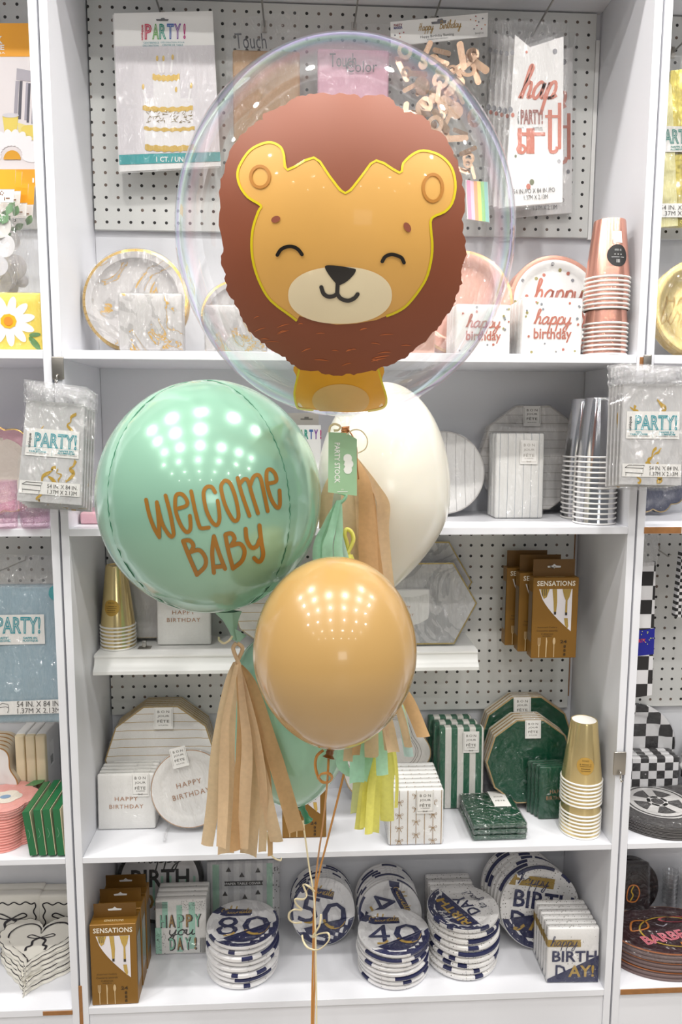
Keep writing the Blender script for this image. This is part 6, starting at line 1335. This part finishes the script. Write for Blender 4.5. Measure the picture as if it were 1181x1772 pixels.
# left bay, second shelf
Y = .18; SC12 = scallop(9, .05, 144); R = (P(5, 738, Y).z-Z2)/2/1.0
def pinkc(T, fc):
    p = Pr(); V, F = patch([(x*fc.R*.72, z*fc.R*.72) for x, z in circ(48)], fc.R*.15); p._put(V, F); p.place('cream_centre', mat('#dfd2c4', .45), T, fc.fn(.0006))
plate_pack('plate_pack', 'pink scalloped plates with a gold edge behind the pink glasses', 'paper plates', S(-2, 830, Y, Z2), (LEAN, 0, 0), SC12, R, .025, mat('#dcaab4', .4), RIMG, dep=.008, rimw=.03, prints=pinkc)
PINKG = film_mat('pink_glass', .16, .5, .06, .6, 70, tint=(.985, .89, .94, 1))
for lb, px, pb, pt, hw, dy in (('pink embossed glass tumbler nearest the picture edge behind the foil tablecovers', 2, 917, 832, 22, .0), ('pink embossed glass tumbler beside the white upright behind the foil tablecovers', 69, 917, 850, 26, .0)):
    a = PZ(px, pb, Z2); r = pw(px-hw, px+hw, pb, a.y)/2; h = P(px, pt, a.y+r).z-Z2; a.y += r; a.x = clampx(a.x, r*1.08); T = thing('glass_tumbler', lb, 'glass', a+Vector((0, 0, .0006)), group='pink glass tumblers'); m = MB(); k = 48; prof = [(.0005, .001), (r*.86, .001), (r*.93, .006), (r*.95, h*.3), (r, h*.7), (r*1.02, h), (r*.97, h), (r*.93, h*.6), (r*.88, .012), (.0005, .010)]
    m.lathe(prof, k); m.build('tumbler', PINKG, T, smooth=True); m = MB()
    q = random.Random(px)
    for i in range(70):
        t, z = q.uniform(0, 2*pi), q.uniform(.1, .9)*h; s_ = q.uniform(.004, .007); m.tube(catmull([(r*cos(t+d*s_/r)*1.0, r*sin(t+d*s_/r)*1.0, z+e*s_) for d, e in ((-.5, -.6), (.3, -.2), (.1, .5), (.6, .8))], 3), .0007, 5)
    m.build('embossed_pattern', PINKG, T, smooth=True)
# blue plastic tablecover
Y = .06; c = [P(x, y, Y) for x, y in ((-22, 1014), (103, 1014), (107, 1250), (-22, 1254))]; o = c[3]; T = thing('tablecover_packet', 'dusty blue folded plastic tablecover hanging in the left bay', 'tablecover', o)
BLU = mat('#93aab6', .42, noise=.06, scale=9, bump=.25, bscale=25); m = MB(); w = c[1].x-c[3].x; h = c[0].z-c[3].z; m.rbox(0, w, 0, .03, 0, h, .01, 3, None, .004, 4); m.build('folded_cover', BLU, T, smooth=50)
fn = upx(Y, o, .0052); f2 = upx(Y, o, .0060)
p = Pr(); p.poly([(x, -y) for x, y in ((-40, 1065), (76, 1063), (78, 1114), (-40, 1117))]); p.place('label_card', STICK, T, fn); p = Pr(); p.text('PARTY!', 32, -1082, 76, 30, 'outline', outl=.03); p.text('NAPPE EN', 52, -1104, 24, 4, 'bold'); p.text('PLASTIQUE', 52.5, -1109, 26, 4, 'bold'); p.text('PLASTIC', 5, -1104, 20, 4, 'bold'); p.text('TABLECOVER', 4, -1109, 30, 4, 'bold'); p.place('lettering', AQ, T, f2)
p = Pr(); p.poly([(x, -y) for x, y in ((-20, 1215), (105.6, 1210), (106, 1234), (-20, 1238))]); p.place('size_strip', STICK, T, fn); p = Pr(); p.text('54 IN. X 84 IN.', 67, -1218, 76, 9.5, rot=.02); p.text('1.37M X 2.13M', 67, -1229.5, 74, 9, rot=.02); p.stroke([(-4, -1222), (4, -1217), (14, -1219), (15, -1228), (13, -1234)], .9, 1, False); p.stroke([(-4, -1225), (10, -1223), (15, -1225)], .9, 1, False); p.place('lettering', mat('#45423f', .5), T, f2)
p = Pr(); p.disc(98, -1026, 14, 24); p.v = [Vector((min(v.x, 103), 0, v.z)) for v in p.v]; p.place('round_label', mat('#2d9aa0', .5), T, fn)
film_sheet(((-22, 958), (103, 962), (104, 1016), (-22, 1016)), Y-.004, o, T, .006, FILMH, 14, .003, 'film_header'); film_sheet(((-22, 1014), (103, 1014), (106, 1252), (-22, 1252)), Y-.009, o, T, .006, FILMS, 14, .003)
a = P(46, 968, YP); t = thing('peg_hook', 'wire hook carrying the dusty blue tablecover', 'hook', a); m = MB(); m.tube([Vector((0, -.003, .008)), Vector((0, -.006, .005)), Vector((0, -.008, 0)), Vector((-.012, -.21, .001)), Vector((-.012, -.218, .008))], .0018, 8); m.build('rod', STEEL, t, smooth=True)
# left bay, fourth shelf
Y = .2; a = S(-42, 1330, Y, Z4); WV2 = wavy(7, .07, 160, .9)
for i in range(5):
    q = plate_pack('plate_pack', 'wavy edged plate pack with brown and cream rims beside the cream napkins, %s in file' % ORD[i], 'paper plates', S(-44+4*i, 1330, .16+.021*i, Z4), (RAD(-8), 0, RAD(0)), WV2, .102, .018, mat('#e8e6e2', .45), mat('#a67c48', .4), mat('#cfc3ae', .5), dep=.004, rimw=.03, group='wavy plates beside the cream napkins', film=None)
CRM = mat('#e6d6b4', .6, noise=.04, scale=60)
for i, (x0, x1) in enumerate(((27, 44), (45, 62), (62.5, 80))):
    w = pw(x0, x1, 1330, .175); T = thing('napkin_pack', 'cream napkin pack standing edge on, %s of three above the green boxes' % ('first', 'middle', 'last')[i], 'napkins', (P((x0+x1)/2, 1330, .175).x, .175, Z4+.0006), group='cream napkins edge on')
    h = P((x0+x1)/2, 1274, .175).z-Z4; MB().rbox(-w*.47, w*.47, 0, .10, 0, h, .003, 2).build('napkins', CRM, T, smooth=50); MB().rbox(-w*.485, w*.485, .012, .102, .0, h+.0015, .003, 2).build('wrap', mat('#e3e1df', .35, coat=.4), T, smooth=50)
    if i == 2: p = Pr(); p.rect(.03, .06, h*.55, h*.85); p.place('price_label', WHT, T, lambda u, v: Vector((w*.5, u, v))); p = Pr(); [p.rect(.034+.004*k, .036+.004*k, h*.58, h*.68) for k in range(5)]; p.place('bar_code', BLK, T, lambda u, v: Vector((w*.505, u, v)))
GBX = mat('#12693b', .35, coat=.25)
for i, (xt, xb) in enumerate(((47, 63), (67, 79), (83, 95), (101, 111))):
    a = PZ(xb, 1486, Z4); yt = (1407, 1404, 1403, 1402)[i]; top = P(xt, yt, a.y); w = .0165; h = top.z-Z4; lean = math.atan2(top.x-a.x, h)*.85
    T = thing('folded_box', 'flat dark green folded box with cream edges, %s from the shelf front corner' % ('first', 'second', 'third', 'fourth')[i], 'box', a+Vector((-.007, .004, .0012)), (0, lean, 0), group='green folded boxes leaning in the left bay')
    MB().box(-w*.5, w*.42, 0, .14, .004, h).build('carton', GBX, T, bevel=.0008); MB().box(w*.43, w*.5, .001, .139, .005, h-.002).build('cream_edge', mat('#d9cfae', .6), T); p = Pr(); p.stroke([(-w*.2, h*.42), (w*.05, h*.5), (-w*.1, h*.62)], .0008, 4); p.place('bow_print', mat('#7fa58c', .4), T, y=-.0008)
def flower_out(m=120): return [((.86+.14*abs(cos(2.5*t)))*cos(t), (.86+.14*abs(cos(2.5*t)))*sin(t)) for t in [2*pi*i/m for i in range(m)]]
PNK = mat('#eda39a', .45)
def flower(T, fc):
    R = fc.R; p = Pr(); V, F = patch([(x*R*.5, z*R*.42) for x, z in flower_out(40)], R*.12); p._put(V, F); p.place('flower_heart', mat('#efe6d6', .5), T, fc.fn(.0008)); p = Pr(); p.disc(0, 0, R*.16, 18, R*.12); p.place('flower_heart', mat('#7da0c4', .5), T, fc.fn(.0014))
    p = Pr(); p.poly([(.42*R, .62*R), (.62*R, .92*R), (.98*R, .98*R), (.92*R, .72*R), (.7*R, .55*R)]); p.place('leaf', mat('#5d8f5c', .5), T, fc.fn(.001))
a = PZ(0, 1478, Z4); R = .075; a.y += R
for i in range(5): plate_pack('napkin_pack', 'pink flower shaped napkin pack lying by the green boxes, %s in its stack' % ('lowest', 'second', 'third', 'fourth', 'topmost')[i], 'napkins', a+Vector((-.012, 0, .0195*i)), (RAD(-90), 0, RAD(3*i-6)), flower_out(), R, .0185, PNK, None, PNK, dep=.002, film=FILMS if i == 4 else None, zc=0, prints=flower if i == 4 else None, group='pink flower napkins', ridges=3)
# left bay, lowest shelf
IVO = mat('#e9e5da', .5, noise=.04, scale=14); BLKL = mat('#262227', .45)
def bow_big(p, x, y, s):
    for d in (-1, 1):
        p.stroke([(x, y), (x+d*s*.45, y+s*.22), (x+d*s*.62, y+s*.1), (x+d*s*.3, y-s*.02), (x, y)], s*.055, 6); p.stroke([(x, y), (x+d*s*.28, y-s*.2), (x+d*s*.26, y-s*.5), (x+d*s*.44, y-s*.62), (x+d*s*.42, y-s*.85)], s*.11, 6)
def bown2(T, fc):
    w, h = fc.w, fc.h; p = Pr(); x0, x1, z1 = -.4*w, .4*w, .82*h; n = 60
    path = [(x0+.02*w*sin(i*.9), .1*h+(z1-.1*h)*i/20) for i in range(21)]+[(x0+(x1-x0)*i/24, z1+.025*h*sin(i*1.05)) for i in range(1, 24)]+[(x1+.02*w*sin(i*.9), z1-(z1-.1*h)*i/20) for i in range(21)]
    p.stroke(path, .022*w, 3); bow_big(p, 0, .5*h, .42*w); p.place('bow_print', BLKL, T, fc.fn(.0009))
for x0, x1, nm in ((-30, 72, 'beside the picture edge'), (73.5, 175, 'beside the white upright')):
    Yf = .232; w = pw(x0, x1, 1600, Yf); top = P(x0, 1552, Yf).z-Z5
    for i in range(2): napkin_pack('napkin_pack', 'ivory napkin pack with black bow and wavy border %s, %s of two' % (nm, ('front', 'rear')[i]), 'napkins', (P((x0+x1)/2, 1600, Yf).x, Yf+.026+.0275*i, Z5), (RAD(-1.5), 0, 0), w*.985, top*1.0, .026, IVO, prints=bown2 if i == 0 else None, group=None, film=None, r=.006) if x1 < 100 or True else None
def heart(m=160, sc=.035):
    out = []
    for i in range(m):
        t = 2*pi*i/m; x = 16*sin(t)**3; y = 13*cos(t)-5*cos(2*t)-2*cos(3*t)-cos(4*t); k = (1+sc*(abs(sin(13*t))-.5)*1.6); out.append((x/17*k, (y+2.5)/17*k))
    o2 = sorted(out, key=lambda p: math.atan2(p[1], p[0]) % (2*pi)); return o2
HRT = heart()
def heart_print(T, fc):
    R = fc.R; H = heart(120, 0); p = Pr(); p.stroke([(x*R*.76, z*R*.76) for x, z in H], R*.035, 2, closed=True); bow_big(p, .03*R, .18*R, R*.5); p.place('bow_print', BLKL, T, fc.fn(.0008))
a = PZ(38, 1728, Z5); R = .105; a.y += R*.86
for i in range(6): plate_pack('plate_pack', 'ivory heart shaped plate pack with black scalloped edge, %s in its stack' % ('lowest', 'second', 'third', 'fourth', 'fifth', 'topmost')[i], 'paper plates', a+Vector((.008-.002*(i % 2), 0, .0125*i)), (RAD(-90), 0, RAD(-4+3*(i % 3))), HRT, R, .0115, IVO, BLKL, IVO, dep=.004, rimw=.022, film=None, zc=0, prints=heart_print if i == 5 else None, group='heart plate stack', ridges=1)
# ------------------------------------------------------------------ right bay
Y = .2; R = (P(1212, 453, Y).z-Z1)/2/.985
def gold_pl(T, fc):
    R = fc.R; p = Pr(); p.text('HAPPY', -.22*R, .17*R, .95*R, .17*R); p.script('birthday', -.1*R, -.18*R, 1.5*R, .5*R, .07, .3); p.place('lettering', mat('#b09052', .35, metal=.5), T, fc.fn(.0006))
GPL = mat('#ead28c', .26, metal=.7)
plate_pack('plate_pack', 'shiny gold happy birthday plates on the upper right shelf', 'paper plates', S(1212, 535, Y, Z1), (LEAN, 0, 0), circ(72), R, .03, GPL, mat('#e0c070', .25, metal=.8), dep=.010, rimw=.05, film=FILMS, prints=gold_pl)
Y = .17; c = [P(x, y, Y) for x, y in ((1162, 122), (1262, 112), (1258, 394), (1144, 392))]; o = P(1150, 394, Y); T = thing('tablecover_packet', 'shiny yellow gold foil tablecover hanging in the right bay', 'tablecover', o); YF = mat('#e2d06a', .2, metal=.75, bump=.6, bscale=14)
slab('folded_cover', YF, c, Y, .012, T, o); slab('folded_cover', mat('#e9e2a8', .22, metal=.5, bump=.5, bscale=14), [P(x, y, Y) for x, y in ((1147, 130), (1161, 150), (1172, 392), (1143, 394))], Y-.006, .005, T, o)
fn, f2 = upx(Y, o, .0085), upx(Y, o, .0092); p = Pr(); p.poly([(x, -y) for x, y in ((1146, 218), (1260, 220), (1260, 262), (1146, 263))]); p.place('label_card', STICK, T, fn); p = Pr(); p.text('PARTY!', 1172, -236, 62, 26, 'outline', outl=.03); p.text('NAPPE EN', 1174, -254, 24, 3.4, 'bold'); p.text('ALUMINIUM', 1174, -258.5, 26, 3.4, 'bold'); p.place('lettering', mat('#3f8f84', .5), T, f2)
p = Pr(); p.poly([(x, -y) for x, y in ((1143, 352), (1258, 352), (1258, 376), (1143, 376))]); p.place('size_strip', STICK, T, fn); p = Pr(); p.text('54 IN. X 108 IN.', 1180, -359, 72, 8); p.text('1.37M X 2.74M', 1178, -369, 66, 8); p.place('lettering', mat('#45423f', .5), T, f2)
film_sheet(((1140, 98), (1266, 92), (1262, 398), (1142, 398)), Y-.013, o, T, .004, FILMS, 12, .002)
peg_hook('wire hook slanting out above the yellow foil tablecover', 1164, 92, .02, None)
NVS = mat('#34384f', .4, noise=.15, scale=16)
Y = .2; plate_pack('plate_pack', 'navy scalloped plates with a gold edge behind the foil tablecovers', 'paper plates', S(1128, 830, Y, Z2), (LEAN, 0, 0), scallop(12, .05), .1, .02, NVS, RIMG, dep=.006, rimw=.025, film=FILMS)
def checker(per, rough=.45):
    def f(nt, co, b):
        mp = N(nt, 'VectorMath', operation='ADD'); mp.inputs[1].default_value = (.0013, .5, .0017); nt.links.new(co, mp.inputs[0]); sx = N(nt, 'SeparateXYZ'); nt.links.new(mp.outputs[0], sx.inputs[0])
        a = mth(nt, 'FLOOR', mth(nt, 'DIVIDE', mth(nt, 'ADD', sx.outputs['X'], 5), per)); c = mth(nt, 'FLOOR', mth(nt, 'DIVIDE', mth(nt, 'ADD', sx.outputs['Z'], 5), per)); d = mth(nt, 'FLOOR', mth(nt, 'DIVIDE', mth(nt, 'ADD', sx.outputs['Y'], 5), per*40))
        k = mth(nt, 'MODULO', mth(nt, 'ADD', a, c), 2); nt.links.new(mixc(nt, mth(nt, 'GREATER_THAN', k, .5), lin('#222022'), lin('#e4e3e4')), b.inputs['Base Color'])
    return pattern_mat('checker', f, rough, coat=.3)
CHK, CHKS = checker(.0345), checker(.0215)
Y = .12; c = [P(x, y, Y) for x, y in ((1108, 975), (1136, 972), (1129, 1203), (1095, 1208))]; o = c[3]; T = thing('tablecover_packet', 'black and white checkered packet with a blue label hanging in the right bay', 'tablecover', o)
slab('folded_cover', CHK, [P(x, y, Y) for x, y in ((1104, 976), (1136, 972), (1129, 1203), (1094, 1208))], Y, .012, T, o); fn, f2 = upx(Y, o, .0008), upx(Y, o, .0015)
p = Pr(); p.poly([(x, -y) for x, y in ((1101, 1092), (1134, 1087), (1132, 1132), (1098, 1136))]); p.place('blue_label', mat('#1c2390', .4), T, fn); p = Pr(); p.text('PARTY', 1108, -1109, 20, 6, 'bold', rot=.1); p.place('lettering', mat('#d8384a', .5), T, f2); q = random.Random(3); p = Pr(); [p.disc(q.uniform(1104, 1131), -q.uniform(1092, 1118), .9, 8) for _ in range(14)]; p.place('confetti_print', mat('#c8d070', .5), T, f2)
film_sheet(((1100, 925), (1142, 920), (1138, 978), (1104, 982)), Y-.002, o, T, .005, FILMH, 10, .002)
a = P(1138, 951, YP); t = thing('peg_hook', 'wire hook carrying the checkered packet', 'hook', a); m = MB(); m.tube([Vector((.004, -.003, .01)), Vector((.004, -.006, .004)), Vector((0, -.008, 0)), Vector((-.03, -.12, .004)), Vector((-.03, -.13, .01))], .0018, 8); m.build('rod', STEEL, t, smooth=True)
Y = .14; c = [P(x, y, Y) for x, y in ((1181, 955), (1240, 955), (1240, 1075), (1169, 1068))]; o = c[3]; T = thing('tablecover_packet', 'finely checkered packet just entering at the right picture edge', 'tablecover', o); slab('folded_cover', checker(.008), c, Y, .02, T, o, .002)
a = P(1200, 960, YP); t = thing('peg_hook', 'wire hook carrying the finely checkered packet', 'hook', a); m = MB(); m.tube([Vector((0, -.003, .01)), Vector((0, -.006, .004)), Vector((0, -.008, 0)), Vector((0, -.13, .004))], .0018, 8); m.build('rod', STEEL, t, smooth=True)
Y = .274; plate_pack('plate_pack', 'black and white checkered round plates behind the checkered napkins', 'paper plates', S(1092, 1290, Y, Z4), (0, 0, 0), circ(72), (P(1092, 1221, Y-.01).z-Z4)/2, .016, CHK, None, CHK, dep=.008, film=FILM)
w = pw(1089, 1178, 1340, .2); h = P(1133, 1313, .2).z-Z4
T = napkin_pack('napkin_pack', '', 'napkins', (P(1133, 1340, .2).x, .222, Z4), (RAD(-1), 0, 0), w, h, .018, CHKS, puff=.001, group='checkered napkins', film=FILM); ls = ords('black and white checkered napkins behind the wheel plates, %s in file', 3); T['label'] = ls[0]; row(T, 3, .0205, ls)
WAV12 = wavy(16, .04)
for i in range(4): plate_pack('plate_pack', 'black and white wavy plate pack standing at the right picture edge, %s in file' % ORD[i], 'paper plates', S(1228, 1310, .215+.019*i, Z4), (RAD(-1), 0, 0), WAV12, .078, .016, CHKS, None, CHKS, dep=.004, film=None, group='wavy checkered plates')
TYR = mat('#4a4848', .45, noise=.1, scale=60); TYRS = mat('#6a6766', .5, noise=.2, scale=90); LGR = mat('#cfcdcb', .45)
def wheel(T, fc):
    R = fc.R; A, B_ = fc.fn(.0006), fc.fn(.0012); p = Pr(); p.ring(0, 0, R*.60, R*.64, 56); p.place('rim_line', LGR, T, A); p = Pr(); p.ring(0, 0, R*.46, R*.56, 56); p.place('wheel_print', LGR, T, A)
    p = Pr(); p.ring(0, 0, R*.12, R*.2, 30); p.place('wheel_print', LGR, T, B_)
    for i in range(5): t = 2*pi*i/5+.3; p = Pr(); p.poly([(R*.15*cos(t-.5), R*.15*sin(t-.5)), (R*.5*cos(t-.2), R*.5*sin(t-.2)), (R*.5*cos(t+.2), R*.5*sin(t+.2)), (R*.15*cos(t+.5), R*.15*sin(t+.5))]); p.place('spoke_print', LGR, T, B_)
    m = MB(); y0 = -fc.t-.0022; m.box(-.80*R, -.30*R, y0, y0+.0005, .58*R, .95*R); o = m.build('label_card', STICK, T); p = Pr(); p.poly([(-.66*R, .72*R), (-.5*R, .82*R), (-.46*R, .8*R), (-.4*R, .84*R), (-.5*R, .72*R)]); p.place('logo_mark', mat('#e08a30', .5), o, lambda u, v: Vector((u, y0-.0006, v)))
xl = .6375; 
def side_stack(x0, pxc, yt, yb, n, fmt, grp, out, R, mf, mr, ms, prt, dep, rd, rot0=0, th=None):
    a = PZ(pxc, yb, Z4 if yb < 1500 else Z5); fz = max(z for x, z in out); a.y = min(max(a.y, .004)+R*fz, .286-R*fz); z0 = a.z; ztop = .05
    for z in [i*.001 for i in range(20, 160)]:
        if proj(Vector((a.x, a.y, z0+z)))[1] < yt: ztop = z; break
    th = ztop/n; names = ('lowest', 'second', 'third', 'fourth', 'fifth', 'sixth')
    for i in range(n): plate_pack('plate_pack', fmt % ('topmost' if i == n-1 else names[i]), 'paper plates', a+Vector((.002*(i % 2), 0, th*i)), (RAD(-90), 0, rot0), out, R, th*.92, mf, mr, ms, dep=dep, lip=.2 if mr is None else .14, rimw=.03, film=FILM if i == n-1 else None, zc=0, prints=prt if i == n-1 else None, group=grp, ridges=rd)
    return a, th
R = pw(1088, 1260, 1400, .1)/2; aw, th = side_stack(1088, 1174, 1386, 1462, 5, 'black car wheel plate pack, %s in its stack in the right bay', 'wheel plate stack', circ(72), R, TYR, None, TYRS, wheel, .003, 2)
BBQ = mat('#3a2226', .45, noise=.35, scale=14); BBS = mat('#6e5a58', .5); COPR = mat('#b9744a', .3, metal=.6); NEON = mat('#d8485a', .5); NEO2 = mat('#e08a3c', .5); NEOY = mat('#d6b440', .5); NEOW = mat('#c9c4d0', .5)
def bbq(T, fc):
    R = fc.R; a_, b_ = fc.fn(.0006), fc.fn(.0012); A, B_ = (lambda u, v: a_(u, v*.7)), (lambda u, v: b_(u, v*.7)); p = Pr(); p.text('BARBECUE', .12*R, -.1*R, 1.35*R, .3*R, 'outline', rot=.28, outl=.035, shear=.1); p.place('lettering', mat('#f08a98', .5), T, B_); p = Pr(); p.text('BARBECUE', .12*R, -.1*R, 1.35*R, .3*R, 'bold', rot=.28, shear=.1); p.place('lettering', mat('#b02a44', .5), T, A)
    p = Pr(); p.stroke([(-.62*R, .12*R), (-.5*R, .42*R), (-.28*R, .42*R), (-.3*R, .18*R), (-.55*R, .08*R)], .035*R, 6, closed=True); p.place('neon_steak', NEO2, T, A); p = Pr(); p.ring(.28*R, .46*R, .26*R, .31*R, 40, .35); p.place('neon_sausage', NEON, T, A); p = Pr(); p.ring(.12*R, .02*R, .58*R, .61*R, 48, .9); p.place('neon_ring', NEOY, T, A)
    for x in (.1, .2): p = Pr(); p.stroke([(x*R, -.36*R), (x*R, -.62*R)], .04*R, 2, False); p.place('neon_fork', NEO2, T, A)
    p = Pr(); p.stroke([(-.12*R, .3*R), (-.02*R, .22*R), (.08*R, .3*R)], .025*R, 5); p.place('neon_smoke', NEOW, T, A)
OVAL = [(x*1.0, z*.62) for x, z in circ(80)]; R = .145; ab, thb = side_stack(1074, 1186, 1608, 1700, 3, 'dark barbecue party plate pack with copper rim, %s in its stack', 'barbecue plate stack', OVAL, R, BBQ, COPR, BBS, bbq, .008, 2)
DRK = mat('#221a1d', .4, coat=.3)
def dog(T, fc):
    k = getattr(fc, 'R', fc_w(fc)); cx, cy = (.0, .0) if hasattr(fc, 'R') else (.05*fc.w, .6*fc.h); p = Pr(); p.stroke([(cx-.3*k, cy-.3*k), (cx-.2*k, cy+.3*k), (cx+.15*k, cy+.35*k), (cx+.3*k, cy), (cx+.1*k, cy-.4*k)], .06*k, 5, closed=True); p.place('neon_hot_dog', NEO2, T, fc.fn(.0007)); p = Pr(); p.stroke([(cx-.15*k, cy-.35*k), (cx-.02*k, cy-.1*k), (cx-.1*k, cy+.1*k), (cx+.02*k, cy+.35*k)], .06*k, 6); p.place('neon_hot_dog', NEOY, T, fc.fn(.0011))
    p = Pr(); p.stroke([(cx-.5*k, cy+.3*k), (cx-.42*k, cy+.45*k), (cx-.5*k, cy+.6*k)], .04*k, 5); p.place('neon_smoke', NEOW, T, fc.fn(.0007))
def fc_w(fc): return fc.w*.5 if hasattr(fc, 'w') else 1
a = S(1086, 1540, .2, Z5); napkin_pack('napkin_pack', 'black napkin pack with a neon hot dog behind the barbecue plates', 'napkins', S(1088, 1540, .2, Z5), (RAD(-5), 0, 0), pw(1052, 1124, 1540, .18), P(1088, 1501, .18).z-Z5, .025, DRK, prints=dog, r=.012)
plate_pack('plate_pack', 'black round plates with neon doodles behind the hot dog napkins', 'paper plates', S(1088, 1540, .25, Z5), (RAD(-5), 0, 0), circ(64), pw(1040, 1137, 1540, .24)/2, .02, DRK, None, DRK, dep=.006, prints=dog, zc=P(1088, 1536, .24).z-Z5)
for i, x in enumerate((1160, 1186)): T = thing('clear_cup_pack', 'clear plastic cup pack behind the barbecue plates, %s the wall upright' % ('nearer', 'farther from')[i], 'plastic cups', S(x, 1540, .24, Z5)+Vector((0, 0, .0006)), group='clear cup packs'); h = .155; m = MB(); [m.lathe([(.016, .0+.012*k), (.0195, .05+.012*k), (.021, .052+.012*k), (.0195, .054+.012*k)], 24) for k in range(8)]; m.build('cup_sleeve', film_mat('clear_cups', .2, .5, .1, 0, 1), T, smooth=True)
